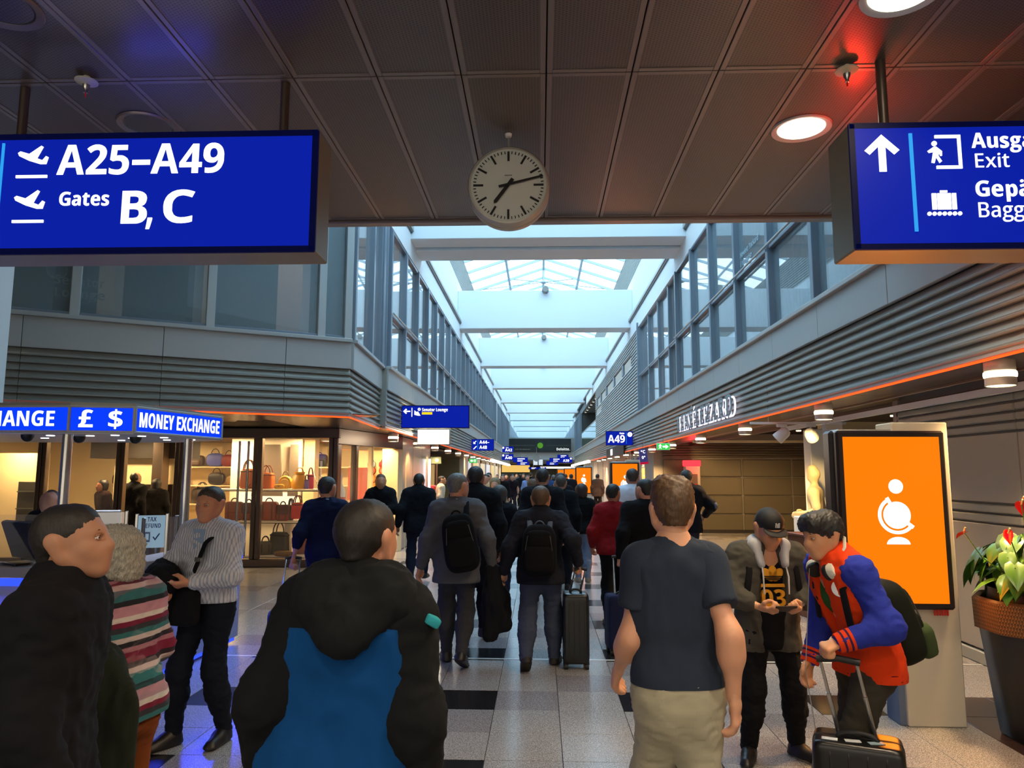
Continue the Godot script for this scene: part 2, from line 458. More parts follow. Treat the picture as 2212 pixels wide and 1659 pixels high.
func atrium_roof() -> void:
	var r := thing("ceiling", "white beams and light wells of the skylit roof over the hall", "ceiling", Transform3D(), "", "structure")
	var xl := XL - 0.05
	var xr := XR + 0.05
	var beams := [[-15.2, -16.65], [-24.9, -25.75], [-33.85, -34.7], [-42.75, -43.6], [-51.6, -52.4], [-60.4, -61.2], [-69.2, -70.0], [-78.0, -78.8], [-86.8, -87.6]]
	for i in beams.size():
		var q: Array = beams[i]
		if i == 0:
			piece(r, "beam", Vector3(xl, 6.78, q[0] - 0.62), Vector3(xr, 8.15, q[0]), M.beam, 0.01)
			piece(r, "beam", Vector3(xl, 6.72, q[1]), Vector3(xr, 8.15, q[0] - 0.66), M.beam, 0.01)
			piece(r, "beam_groove", Vector3(xl, 6.80, q[0] - 0.66), Vector3(xr, 8.0, q[0] - 0.62), M.darksteel)
		else: piece(r, "beam", Vector3(xl, 6.75, q[1]), Vector3(xr, 8.1, q[0]), M.beam, 0.015)
	for s in [[xl - 0.3, xl], [xr, xr + 0.3]]:
		piece(r, "light_well_wall", Vector3(s[0], 7.0, -96), Vector3(s[1], 8.45, -6.3), M.beam)
	piece(r, "end_wall", Vector3(xl, 4.5, -6.4), Vector3(xr, 10.9, -6.2), M.beam)
	piece(r, "end_wall", Vector3(xl, 4.9, -96.2), Vector3(xr, 10.9, -96.0), M.beam)
	# louvres of the upper light well
	for k in 14:
		var y := 8.46 + k * 0.092
		for s in [[xl - 0.10, xl - 0.0], [xr + 0.0, xr + 0.10]]: piece(r, "louvre", Vector3(s[0], y, -96), Vector3(s[1], y + 0.055, -6.4), M.alu, 0.006)
	for s in [[xl - 0.4, xl - 0.11], [xr + 0.11, xr + 0.4]]: piece(r, "louvre_back", Vector3(s[0], 8.4, -96), Vector3(s[1], 9.76, -6.3), M.grey)
	# gabled glass roof
	var xm := (xl + xr) * 0.5
	var ye := 9.74
	var yr := 10.75
	var bays := [-6.35, -15.9, -25.3, -34.3, -43.2, -52.0, -60.8, -69.6, -78.4, -87.2, -96.0]
	var hw := (xr - xl) * 0.5
	var fr := hexm("a9bac4", 0.45, 0.3)
	var rest_f := b()
	var rest_p := b()
	for i in bays.size() - 1:
		var z0: float = bays[i]
		var n := 6
		var step: float = (bays[i + 1] - z0) / n
		var sky: Node3D = null
		if i in [1, 2]: sky = thing("window_%d" % (6 + i), "%s gabled glass skylight bay with pale purlins and rafters" % ["", "nearest visible", "second visible"][i], "skylight", Transform3D(), "", "structure")
		for side in [-1.0, 1.0]:
			for k in 2:
				var xa: float = xm + side * hw * (1.0 - 0.5 * k)
				var xb: float = xm + side * hw * (0.5 - 0.5 * k)
				var ya := lerpf(ye, yr, 0.5 * k)
				var yb := lerpf(ye, yr, 0.5 + 0.5 * k)
				var bar := b().tube([Vector3(xb, yb - 0.05, z0), Vector3(xb, yb - 0.05, bays[i + 1])], 0.055, 6)
				if k == 0 or side > 0:
					if sky: ob("purlin", bar, fr, sky)
					else: rest_f.add([bar.v, bar.n, bar.ix], Transform3D())
				for j in n + 1:
					var za = z0 + j * step
					if j > 0:
						var rf := b()
						var d := Vector3(xb - xa, yb - ya, 0)
						rf.x = Transform3D(Basis(d.normalized(), Vector3(-d.y, d.x, 0).normalized(), Vector3(0, 0, 1)), Vector3((xa + xb) * 0.5, (ya + yb) * 0.5 - 0.04, za))
						rf.box(Vector3(d.length(), 0.10, 0.06))
						if sky: ob("rafter", rf, fr, sky)
						else: rest_f.add([rf.v, rf.n, rf.ix], Transform3D())
					if j < n:
						var pa := b().face([Vector3(xa, ya + 0.02, za), Vector3(xb, yb + 0.02, za), Vector3(xb, yb + 0.02, za + step), Vector3(xa, ya + 0.02, za + step)])
						if sky: ob("pane", pa, M.roofglass, sky)
						else: rest_p.add([pa.v, pa.n, pa.ix], Transform3D())
		if sky:
			for j in [1, 4]:
				var za = z0 + j * step
				var tie := b()
				tie.tube([Vector3(xl + 0.05, ye, za), Vector3(xm, ye + 0.35, za), Vector3(xr - 0.05, ye, za)], 0.018, 6)
				tie.tube([Vector3(xm, ye + 0.35, za), Vector3(xm, yr - 0.05, za)], 0.03, 6)
				tie.tube([Vector3(xm - hw * 0.5, (ye + yr) * 0.5, za), Vector3(xm, ye + 0.35, za), Vector3(xm + hw * 0.5, (ye + yr) * 0.5, za)], 0.02, 6)
				tie.blob(Vector3(xm, ye + 0.35, za), Vector3(0.26, 0.16, 0.26))
				ob("tie_rod", tie, fr, sky)
	stuff(ob("skylight_frame", rest_f, fr, r))
	stuff(ob("skylight_glass", rest_p, M.roofglass, r))
	for s in [[xl - 0.1, xl + 0.04], [xr - 0.04, xr + 0.1]]:
		piece(r, "far_side_wall", Vector3(s[0], 3.1, -96), Vector3(s[1], 6.4, -66), M.frame)
		piece(r, "far_side_wall", Vector3(s[0], 6.4, -96), Vector3(s[1], 7.05, -66), M.white)
	# round spot cans on the beams
	for i in [1, 2, 3]:
		var z: float = beams[i][0]
		var t := thing("beam_lamp", "round grey lamp can on the crest of the %s white beam" % ["", "second", "third", "fourth"][i], "lamp", xf(Vector3(0.19, 8.08, z + 0.1)), "lamp cans on the beams")
		ob("can", b(xf(Vector3.ZERO, 0, 90)).lathe([Vector2(0, -0.16), Vector2(0.10, -0.16), Vector2(0.115, -0.14), Vector2(0.115, 0.14), Vector2(0.10, 0.16), Vector2(0, 0.16)], 24), M.grey, t)
		ob("bracket", b().box(Vector3(0.05, 0.16, 0.05), Vector3(0, -0.02, -0.05), 0.005), M.grey, t)

func shells() -> void:
	# rooms that close the hall: upper rooms behind the windows, soffits, side walls and the end behind the camera
	var up := thing("wall_upper_left", "dim lounge behind the left gallery windows", "room", Transform3D(), "", "structure")
	piece(up, "room_floor", Vector3(-13, 3.30, -66), Vector3(XL - 0.16, 3.62, -13.2), M.grey)
	var fl := b().prism(PackedVector2Array([Vector2(-13, 13.3), Vector2(-2.98, 13.3), Vector2(-2.86, 10.62), Vector2(-8.2, 7.62), Vector2(-13, 7.62)]), 0.3)
	ob("room_floor", fl, M.grey, up, Transform3D(Basis(Vector3(1, 0, 0), Vector3(0, 0, -1), Vector3(0, 1, 0)), Vector3(0, 3.32, 0)))
	piece(up, "room_ceiling", Vector3(-13, 6.42, -66), Vector3(XL - 0.1, 7.1, -13.2), hexm("6d7072", 0.7))
	var rc := b().prism(PackedVector2Array([Vector2(-13, 13.3), Vector2(-2.98, 13.3), Vector2(-2.86, 10.62), Vector2(-8.2, 7.62), Vector2(-13, 7.62)]), 0.6)
	ob("room_ceiling", rc, hexm("4a4c4e", 0.7), up, Transform3D(Basis(Vector3(1, 0, 0), Vector3(0, 0, -1), Vector3(0, 1, 0)), Vector3(0, 6.45, 0)))
	piece(up, "back_wall", Vector3(-13.2, 3.3, -66), Vector3(-13, 7.1, -6.2), hexm("5c6468", 0.7))
	piece(up, "partition", Vector3(-13, 3.6, -14.6), Vector3(-4.6, 6.45, -14.4), hexm("55605f", 0.7))
	piece(up, "partition", Vector3(-8.4, 3.6, -9.6), Vector3(-8.2, 6.45, -7.5), hexm("7a8282", 0.7))
	piece(up, "room_column", Vector3(-4.75, 3.6, -13.2), Vector3(-4.3, 6.45, -12.75), hexm("b9aca4", 0.7))
	piece(up, "room_column", Vector3(-6.75, 3.6, -10.9), Vector3(-6.5, 6.45, -10.65), hexm("a8a9a2", 0.7))
	piece(up, "room_column", Vector3(-5.65, 3.6, -11.6), Vector3(-5.5, 6.45, -11.45), hexm("a8a9a2", 0.7))
	piece(up, "inner_wall", Vector3(-9.0, 3.6, -66), Vector3(-8.8, 6.45, -14.6), hexm("66727a", 0.7))
	for i in 5:
		var p: Vector3 = [Vector3(-7.4, 6.43, -9.0), Vector3(-7.9, 6.43, -10.2), Vector3(-5.2, 6.43, -12.4), Vector3(-3.9, 6.43, -11.9), Vector3(-6.4, 6.43, -12.2)][i]
		var t := thing("lounge_downlight", "small round downlight in the lounge ceiling behind the dark glass, %s from the left edge" % nth(i), "downlight", Transform3D(Basis(), p), "lounge downlights behind the glass")
		ob("ring", b().lathe([Vector2(0.07, 0.01), Vector2(0.075, -0.008), Vector2(0.095, -0.004), Vector2(0.095, 0.015)], 20), M.alu2, t)
		ob("lamp_disc", b().lathe([Vector2(0, -0.003), Vector2(0.07, -0.001), Vector2(0.07, 0.004)], 20), glow("fff0d8", 6.0), t)
		spot(p - Vector3(0, 0.03, 0), Vector3.DOWN, 60, 1.2, "ffe6c4", 0.07)
	var ur := thing("wall_upper_right", "dim rooms behind the right gallery windows", "room", Transform3D(), "", "structure")
	piece(ur, "room_floor", Vector3(XR + 0.16, 3.30, -66), Vector3(9, 3.62, 2), M.grey)
	piece(ur, "room_ceiling", Vector3(XR + 0.1, 6.42, -66), Vector3(9, 7.1, -6.3), hexm("6d7072", 0.7))
	piece(ur, "screen_wall", Vector3(XR + 0.22, 3.6, -16.7), Vector3(XR + 0.26, 6.45, -6.4), M.frosted)
	piece(ur, "inner_wall", Vector3(6.2, 3.6, -41.3), Vector3(6.4, 6.45, -6.3), hexm("66727a", 0.7))
	piece(ur, "inner_wall", Vector3(3.6, 3.6, -41.4), Vector3(9, 6.45, -41.2), hexm("5a5f62", 0.7))
	piece(ur, "inner_wall", Vector3(XR + 0.1, 3.6, -56.7), Vector3(9, 6.45, -56.5), hexm("4a4c48", 0.7))
	piece(ur, "outer_wall", Vector3(8.8, 0, -96), Vector3(9, 7.1, 9), hexm("5d5a56", 0.8))
	# ground floor soffits
	var s := thing("ceiling", "glossy bronze metal soffit over the left shop fronts", "soffit", Transform3D(), "", "structure")
	var so := b().prism(PackedVector2Array([Vector2(-13, 66), Vector2(XL - 0.06, 66), Vector2(XL - 0.06, 13.2), Vector2(-2.98, 13.2), Vector2(-2.84, 10.56), Vector2(-8.25, 7.52), Vector2(-13, 7.52)]), 0.2)
	ob("backing", so, M.dark, s, Transform3D(Basis(Vector3(1, 0, 0), Vector3(0, 0, -1), Vector3(0, 1, 0)), Vector3(0, YS + 0.02, 0)))
	var t := frame_at(Vector3(-8.2, 0, -7.45), Vector3(-2.78, 0, -10.5))
	for k in 9:
		var za := 0.06 + k * 0.42
		ob("soffit_panel", b().box(Vector3(7.4, 0.02, 0.41), Vector3(3.0 - k * 0.35, YS + 0.012, -za - 0.205), 0.004), M.soffit, s, t)
	for k in 14:
		piece(s, "soffit_panel", Vector3(-4.2 if k < 1 else -3.5, YS + 0.002, -14.4 - k * 3.6 - 3.58), Vector3(XL - 0.06, YS + 0.02, -14.4 - k * 3.6), M.soffit, 0.004)
	piece(s, "soffit_panel", Vector3(-4.4, YS - 0.0, -14.38), Vector3(-2.98, YS + 0.018, -10.8), M.soffit, 0.004)
	var s2 := thing("ceiling", "glossy bronze metal soffit over the right shop fronts", "soffit", Transform3D(), "", "structure")
	piece(s2, "backing", Vector3(XR + 0.06, 2.95, -66), Vector3(9, 3.2, 2), M.dark)
	for k in 17:
		piece(s2, "soffit_panel", Vector3(XR + 0.04, YS + 0.002, -8.0 - (k - 3) * 3.6 - 3.59), Vector3(XR + 0.72, YS + 0.02, -8.0 - (k - 3) * 3.6), M.soffit, 0.004)
		if k < 7: piece(s2, "soffit_panel", Vector3(XR + 0.73, YS + 0.06, -8.0 - (k - 3) * 3.6 - 3.59), Vector3(XR + 1.35, YS + 0.08, -8.0 - (k - 3) * 3.6), hexm("3d332d", 0.4, 0.5), 0.004)
	piece(s2, "lip", Vector3(XR + 0.72, YS - 0.02, -66), Vector3(XR + 0.76, YS + 0.10, 2), M.bronze, 0.006)
	piece(s2, "lip", Vector3(XR + 1.35, YS - 0.02, -22.3), Vector3(XR + 1.39, YS + 0.10, 2), M.bronze, 0.006)
	# behind the camera
	var bk := thing("wall_back", "end wall of the concourse behind the viewer", "wall", Transform3D(), "", "structure")
	piece(bk, "panel", Vector3(-13, -0.1, 8.8), Vector3(9, 4.3, 9), M.grey)
	for k in 4:  # unseen glowing shop windows, added to brighten the foreground from behind
		piece(bk, "added_fill_window", Vector3(-11.0 + k * 4.8, 0.3, 8.74), Vector3(-7.0 + k * 4.8, 2.6, 8.8), glow("fff0d8", 0.9))
		area(Vector3(-9.0 + k * 4.8, 1.5, 8.7), Vector3(0, 0.0, -1), 4.0, 2.2, 7.0, "fff1dc")
	piece(bk, "panel", Vector3(-13.2, -0.1, -66), Vector3(-13, 4.3, 9), M.grey)
	piece(bk, "panel", Vector3(-13, 4.0, -6.3), Vector3(-8.2, 7.1, -6.1), M.grey)
	piece(bk, "panel", Vector3(XL - 6, 4.4, -6.45), Vector3(XL - 0.05, 7.2, -6.3), M.grey)
	piece(bk, "panel", Vector3(-8.3, 4.0, -7.5), Vector3(-8.2, 7.1, -6.2), M.grey)
	piece(bk, "roof_slab", Vector3(-13.2, 7.1, -97), Vector3(XL - 0.1, 7.4, -6.2), M.concrete)
	piece(bk, "roof_slab", Vector3(XR + 0.1, 7.1, -97), Vector3(9, 7.4, -6.2), M.concrete)
	piece(bk, "roof_slab", Vector3(-13.2, 4.5, -6.5), Vector3(9, 4.7, 9), M.concrete)
	piece(bk, "white_column", Vector3(-6.1, 0, -7.05), Vector3(-5.34, 7.0, -6.75), M.white, 0.02)

# ---------------------------------------------------------------- signs
func poly(pts: Array, s: float, o := Vector2.ZERO) -> PackedVector2Array:   # pixel outline (y down) to metres
	var q := PackedVector2Array()
	for i in range(0, pts.size(), 2): q.append(Vector2((pts[i] - o.x) * s, -(pts[i + 1] - o.y) * s))
	return q

func sign_box(called: String, label: String, lo: Vector3, hi: Vector3, border := 0.025, face_m: Material = null) -> Node3D:   # hi.z is the lit front
	var t := thing(called, label, "sign", Transform3D(Basis(), Vector3((lo.x + hi.x) * 0.5, lo.y, hi.z)))
	var w := hi.x - lo.x
	var h := hi.y - lo.y
	var d := hi.z - lo.z
	ob("case", b().box(Vector3(w, h, d), Vector3(0, h * 0.5, -d * 0.5 - 0.004), 0.008), M.signcase, t)
	ob("lit_panel", b().box(Vector3(w - border * 2, h - border * 2, 0.012), Vector3(0, h * 0.5, 0.002)), face_m if face_m else M.signblue, t)
	var fr := b()
	for s in [-1, 1]:
		fr.box(Vector3(w - 0.01, border, 0.014), Vector3(0, h * 0.5 + s * (h - border) * 0.5, 0.002))
		fr.box(Vector3(border, h - 0.01, 0.014), Vector3(s * (w - border) * 0.5, h * 0.5, 0.002))
	ob("rim", fr, M.signrim, t)
	return t

func hung(t: Node3D, x: float, top: float, dz: float) -> void:
	var p := Vector3(x - t.position.x, 0, dz)
	ob("pole", b().cyl(p + Vector3(0, top - t.position.y - 0.01, 0), p + Vector3(0, YC - t.position.y, 0), 0.026, -1, 20), M.bronze, t)

func tx(t: Node3D, s: String, x: float, base: float, cap: float, wid := 0.0, bold := true, m: Material = null) -> void:
	text(s, cap, Transform3D(Basis(), Vector3(x, base + cap * 0.5, t.position.z + 0.010) - t.position), m if m else M.signwhite, t.get_node("lit_panel"), "lettering", bold, wid)

func bar(t: Node3D, lo: Vector2, hi: Vector2, m: Material, called := "pictogram") -> void:
	ob(called, b().box(Vector3(hi.x - lo.x, hi.y - lo.y, 0.006)), m, t.get_node("lit_panel"), Transform3D(Basis(), Vector3((lo.x + hi.x) * 0.5, (lo.y + hi.y) * 0.5, t.position.z + 0.011) - t.position))

func shape(t: Node3D, pts: PackedVector2Array, at: Vector2, m: Material, called := "pictogram") -> void:
	ob(called, b().prism(pts, 0.005), m, t.get_node("lit_panel"), Transform3D(Basis(), Vector3(at.x, at.y, t.position.z + 0.008) - t.position))

func disc(t: Node3D, c: Vector2, r: float, m: Material, called := "pictogram", sx := 1.0) -> void:
	var q := PackedVector2Array()
	for i in 28: q.append(Vector2(cos(TAU * i / 28) * r * sx, sin(TAU * i / 28) * r))
	shape(t, q, c, m, called)

func signs() -> void:
	M.signcase = hexm("8f8c7c", 0.45, 0.3)
	M.signrim = glow("070c3a", 0.6)
	var t := sign_box("gate_sign", "big lit blue hanging sign reading A25-A49 and Gates B,C", Vector3(-3.27, 2.955, -4.085), Vector3(-1.235, 3.66, -3.85), 0.035)
	hung(t, -1.475, 3.66, -0.1); hung(t, -3.03, 3.66, -0.1)
	ob("added_top_light", b(xf(Vector3(0.05, 0.705, -0.12))).box(Vector3(0.5, 0.012, 0.05)), glow("3040ff", 1.0), t)  # unseen blue strip added on the case to tint the ceiling
	area(Vector3(-2.2, 3.69, -3.97), Vector3.UP, 0.5, 0.05, 0.10, "4048ff")
	tx(t, "A25–A49", -2.722, 3.412, 0.170, 0.955)
	tx(t, "Gates", -2.70, 3.232, 0.078, 0.285)
	tx(t, "B", -2.36, 3.122, 0.188, 0.145); tx(t, ",", -2.195, 3.122, 0.188, 0.035); tx(t, "C", -2.115, 3.122, 0.188, 0.175)
	var plane := [108, 985, 125, 974, 185, 992, 262, 937, 275, 945, 238, 1022, 275, 1036, 298, 1008, 314, 1016, 302, 1062, 262, 1062, 185, 1038, 118, 1006]
	for k in 2:
		shape(t, poly(plane, 0.000868, Vector2(210, 1000)), Vector2(-2.866, 3.533 - 0.262 * k), M.signwhite)
		bar(t, Vector2(-2.955, 3.398 - 0.262 * k), Vector2(-2.775, 3.414 - 0.262 * k), M.signwhite)
	bar(t, Vector2(-3.05, 3.05), Vector2(-3.036, 3.605), M.signcyan, "divider")
	t = sign_box("exit_sign", "big lit blue hanging sign with upward arrow, Ausgang Exit and baggage claim", Vector3(1.615, 2.893, -3.965), Vector3(3.65, 3.574, -3.70), 0.03)
	hung(t, 1.865, 3.574, -0.13); hung(t, 3.4, 3.574, -0.13)
	ob("added_red_lamp", b(xf(Vector3(-0.68, 0.75, -0.64))).lathe([Vector2(0, 0), Vector2(0.04, 0), Vector2(0.04, 0.02), Vector2(0.02, 0.035), Vector2(0, 0.036)], 14), M.redglow, t)  # hidden lamp added behind the sign to cast the red ceiling patch
	ob("added_lamp_bracket", b().tube([Vector3(-0.68, 0.66, -0.26), Vector3(-0.68, 0.70, -0.5), Vector3(-0.68, 0.75, -0.64)], 0.012, 8), M.bronze, t)
	omni(Vector3(1.955, 3.71, -4.34), 0.22, "ff2a18", 0.04)
	shape(t, poly([0, 0, 54, 52, 38, 66, 11, 40, 11, 122, -11, 122, -11, 40, -38, 66, -54, 52], 0.00165, Vector2(0, 0)), Vector2(1.778, 3.508), M.signwhite, "arrow")
	bar(t, Vector2(1.919, 2.985), Vector2(1.936, 3.512), M.signcyan, "divider")
	bar(t, Vector2(2.050, 3.484), Vector2(2.180, 3.500), M.signwhite); bar(t, Vector2(2.164, 3.318), Vector2(2.180, 3.500), M.signwhite); bar(t, Vector2(2.050, 3.318), Vector2(2.180, 3.334), M.signwhite)
	disc(t, Vector2(2.046, 3.455), 0.0135, M.signwhite)
	shape(t, poly([1635, 925, 1650, 925, 1684, 955, 1682, 985, 1672, 985, 1666, 962, 1660, 985, 1680, 1020, 1666, 1032, 1646, 992, 1634, 1032, 1616, 1028, 1630, 960, 1604, 965, 1596, 952], 0.00083, Vector2(1640, 980)), Vector2(2.046, 3.392), M.signwhite)
	for q in [[1625, 1216, 1655, 1320], [1662, 1216, 1752, 1320], [1760, 1216, 1788, 1320]]:
		bar(t, Vector2(2.015 + (q[0] - 1625) * 0.00075, 3.100), Vector2(2.015 + (q[2] - 1625) * 0.00075, 3.186), M.signwhite)
	bar(t, Vector2(2.058, 3.190), Vector2(2.094, 3.201), M.signwhite)
	for k in 7: disc(t, Vector2(1.998 + k * 0.0255, 3.078), 0.0105, M.signwhite)
	tx(t, "Ausgang", 2.236, 3.428, 0.078, 0.0); tx(t, "Exit", 2.238, 3.322, 0.074, 0.17, false)
	tx(t, "Gepäckausgabe", 2.232, 3.166, 0.082, 0.0); tx(t, "Baggage claim", 2.236, 3.056, 0.078, 0.0, false)
	# clock
	var c := thing("wall_clock", "round white double-faced station clock hanging from the ceiling, hands near quarter past seven", "clock", xf(Vector3(-0.207, 3.645, -4.634)))
	var dial := hexm("d6dcd6", 0.4)
	ob("housing", b(xf(Vector3(0, 0, -0.075), 0, 90)).lathe([Vector2(0.0, -0.07), Vector2(0.255, -0.07), Vector2(0.272, -0.055), Vector2(0.272, -0.02), Vector2(0.262, -0.012), Vector2(0.262, 0.012), Vector2(0.272, 0.02), Vector2(0.274, 0.058), Vector2(0.262, 0.078), Vector2(0.252, 0.08)], 64), hexm("b9b7ac", 0.35, 0.2), c)
	var dl := ob("dial", b(xf(Vector3.ZERO, 0, 90)).lathe([Vector2(0.256, -0.004), Vector2(0.25, -0.002), Vector2(0, -0.002)], 64), dial, c)
	for k in 60:
		var big := k % 5 == 0
		var g := b()
		g.x = Transform3D(Basis(Vector3(0, 0, 1), -TAU * k / 60.0), Vector3(0, 0, 0.003))
		if big: g.box(Vector3(0.0135, 0.066, 0.004), Vector3(0, 0.2, 0))
		else: g.box(Vector3(0.0055, 0.018, 0.004), Vector3(0, 0.225, 0))
		ob("hour_mark" if big else "minute_mark", g, M.black, dl)
	var hh := b(Transform3D(Basis(Vector3(0, 0, 1), -TAU * (7.0 + 13.0 / 60.0) / 12.0), Vector3(0, 0, 0.012)))
	hh.prism(PackedVector2Array([Vector2(-0.011, -0.05), Vector2(0.011, -0.05), Vector2(0.0115, 0.145), Vector2(0, 0.16), Vector2(-0.0115, 0.145)]), 0.004)
	ob("hour_hand", hh, M.black, c)
	hh = b(Transform3D(Basis(Vector3(0, 0, 1), -TAU * 12.7 / 60.0), Vector3(0, 0, 0.018)))
	hh.prism(PackedVector2Array([Vector2(-0.008, -0.065), Vector2(0.008, -0.065), Vector2(0.0065, 0.235), Vector2(-0.0065, 0.235)]), 0.004)
	ob("minute_hand", hh, M.black, c)
	ob("maker_mark", b().box(Vector3(0.05, 0.006, 0.002), Vector3(0, 0.068, 0.003)), M.grey, dl)
	ob("stem", b().cyl(Vector3(0, 0.26, -0.075), Vector3(0, YC - 3.645, -0.0), 0.008), M.grey, c)
	ob("ceiling_cup", b(xf(Vector3(0, YC - 3.645 - 0.02, 0))).lathe([Vector2(0, 0), Vector2(0.02, 0), Vector2(0.024, 0.02)], 16), M.white, c)
	# sprinklers
	for q in [[Vector3(-2.59, YC, -3.84), "ceiling sprinkler with pale rosette above the left gates sign"], [Vector3(1.70, YC, -3.87), "ceiling sprinkler with pale rosette beside the right sign's pole"]]:
		var s := thing("sprinkler", q[1], "sprinkler", Transform3D(Basis(), q[0]), "ceiling sprinklers")
		ob("rosette", b().lathe([Vector2(0.012, -0.05), Vector2(0.06, -0.034), Vector2(0.062, -0.028), Vector2(0.02, -0.02), Vector2(0.018, 0.0)], 24), hexm("c9c8b0", 0.5), s)
		ob("head", b().lathe([Vector2(0, -0.10), Vector2(0.012, -0.098), Vector2(0.008, -0.085), Vector2(0.016, -0.07), Vector2(0.02, -0.05), Vector2(0.012, -0.045)], 14), M.steel, s)
		ob("deflector", b().cyl(Vector3(0, -0.125, 0), Vector3(0, -0.098, 0), 0.004), M.red, s)
	# lounge sign and the gate signs along the corridor
	t = sign_box("lounge_sign", "wide lit blue sign with a left arrow pointing to the lounge", Vector3(-2.80, 2.65, -14.75), Vector3(-1.42, 3.11, -14.6), 0.015)
	tx(t, "Senator Lounge", -2.38, 2.99, 0.062, 0.52)
	bar(t, Vector2(-2.38, 2.925), Vector2(-2.17, 2.972), glow("ffd21a", 1.2), "yellow_plate")
	bar(t, Vector2(-2.59, 2.88), Vector2(-2.575, 3.06), M.signwhite, "divider")
	shape(t, poly([0, 30, 28, 2, 40, 14, 22, 24, 72, 24, 72, 36, 22, 36, 40, 46, 28, 58], 0.002, Vector2(0, 30)), Vector2(-2.76, 2.99), M.signwhite, "arrow")
	disc(t, Vector2(-2.435, 3.03), 0.03, M.signwhite); disc(t, Vector2(-2.435, 3.03), 0.016, M.signblue)
	shape(t, poly([0, 0, 30, 20, 40, 10, 70, 60, 40, 60, 0, 50], 0.0018, Vector2(35, 30)), Vector2(-2.47, 2.955), M.signwhite)
	t = sign_box("light_box", "blank glowing white box sign under the lounge sign", Vector3(-2.72, 2.38, -16.3), Vector3(-2.0, 2.72, -16.1), 0.01, glow("fff4d8", 3.0))
	area(Vector3(-2.36, 2.55, -16.05), Vector3(0, 0, 1), 0.7, 0.3, 1.0, "fff0d0")
	t = sign_box("gate_sign", "blue gate sign reading A44-A48 projecting from the left wall", Vector3(-2.80, 2.67, -29.95), Vector3(-1.88, 3.14, -29.8), 0.012)
	tx(t, "A44–", -2.48, 2.95, 0.13); tx(t, "A48", -2.48, 2.74, 0.13)
	bar(t, Vector2(-2.55, 2.72), Vector2(-2.535, 3.10), M.signcyan, "divider")
	shape(t, poly([0, 60, 0, 20, 10, 20, 14, 34, 48, 0, 58, 10, 24, 44, 40, 50, 40, 60], 0.0022, Vector2(29, 30)), Vector2(-2.66, 3.01), M.signwhite, "arrow")
	shape(t, poly([0, 60, 0, 48, 48, 0, 62, 0, 62, 10, 12, 60], 0.0022, Vector2(29, 30)), Vector2(-2.66, 2.79), M.signwhite)
	for q in [[-53.6, 3.28, 3.72, "A42", "upper"], [-53.6, 2.72, 3.16, "A40", "lower"]]:
		t = sign_box("gate_sign", "small blue gate sign reading %s, %s of the two far signs at the left wall" % [q[3], q[4]], Vector3(-2.80, q[1], q[0] - 0.1), Vector3(-1.95, q[2], q[0]), 0.012)
		tx(t, q[3], -2.57, q[1] + 0.07, 0.20, 0.52); disc(t, Vector2(-2.70, q[2] - 0.10), 0.075, M.signwhite)
		tx(t, "Gate", -2.52, q[2] - 0.13, 0.07, 0.2)
	t = sign_box("gate_sign", "blue gate sign with clock symbol reading Gate A49 on the right wall", Vector3(2.22, 2.705, -25.0), Vector3(3.13, 3.185, -24.85), 0.012)
	tx(t, "A49", 2.29, 2.79, 0.25, 0.57); tx(t, "Gate", 2.68, 3.08, 0.06, 0.16)
	bar(t, Vector2(2.905, 2.76), Vector2(2.915, 3.14), M.signcyan, "divider")
	disc(t, Vector2(3.03, 3.07), 0.08, M.signwhite)
	bar(t, Vector2(3.028, 3.068), Vector2(3.085, 3.082), M.signblue); bar(t, Vector2(3.022, 3.068), Vector2(3.036, 3.12), M.signblue)
	for y in [2.8, 3.05]: ob("bracket", b().cyl(Vector3(0.45, y - 2.705, -0.08), Vector3(0.62, y - 2.705, -0.08), 0.03), M.dark, t)
	t = sign_box("gate_sign", "small blue gate sign reading A39 at the far right", Vector3(1.75, 2.63, -60.1), Vector3(2.62, 3.08, -60.0), 0.012)
	tx(t, "A39", 1.86, 2.70, 0.20, 0.5); disc(t, Vector2(2.5, 2.97), 0.075, M.signwhite)
	# emergency exit signs
	for q in [[Vector3(2.62, 2.28, -16.6), 1.0, "green running-man emergency exit sign under the right soffit"], [Vector3(-2.62, 2.13, -27.0), -1.0, "green emergency exit sign under the left soffit by the food stall"]]:
		t = thing("emergency_exit_sign", q[2], "sign", Transform3D(Basis(), q[0]))
		ob("case", b().box(Vector3(0.30, 0.16, 0.05), Vector3(0.15, 0.08, -0.025), 0.006), M.white, t)
		ob("lit_panel", b().box(Vector3(0.28, 0.14, 0.006), Vector3(0.15, 0.08, 0.003)), M.greenglow, t)
		ob("arrow", b().prism(poly([0, 20, 40, 20, 40, 0, 80, 32, 40, 64, 40, 44, 0, 44], 0.0016 * q[1], Vector2(40, 32 if q[1] > 0 else 32)), 0.004, 0.006), M.signwhite, t, Transform3D(Basis(), Vector3(0.20 if q[1] > 0 else 0.10, 0.08, 0)))
		ob("running_figure", b().prism(poly([20, 0, 32, 0, 34, 12, 46, 24, 44, 30, 30, 24, 30, 40, 42, 56, 36, 62, 20, 44, 10, 62, 2, 58, 14, 36, 14, 22, 4, 30, 0, 24, 12, 12], 0.0017, Vector2(24, 32)), 0.004, 0.006), M.signwhite, t, Transform3D(Basis(), Vector3(0.08 if q[1] > 0 else 0.22, 0.08, 0)))
		ob("hanger", b().cyl(Vector3(0.15, 0.16, -0.025), Vector3(0.15, YS - q[0].y, -0.025), 0.008), M.steel, t)
	# temperature display
	t = thing("temperature_display", "tilted violet display board with white digits and red foot under the right soffit", "display", xf(Vector3(2.62, 2.0, -18.6), 0, 0, 6))
	ob("screen", b().box(Vector3(0.20, 0.36, 0.05), Vector3(0, 0.2, 0), 0.006), glow("4a4a8c", 0.6), t)
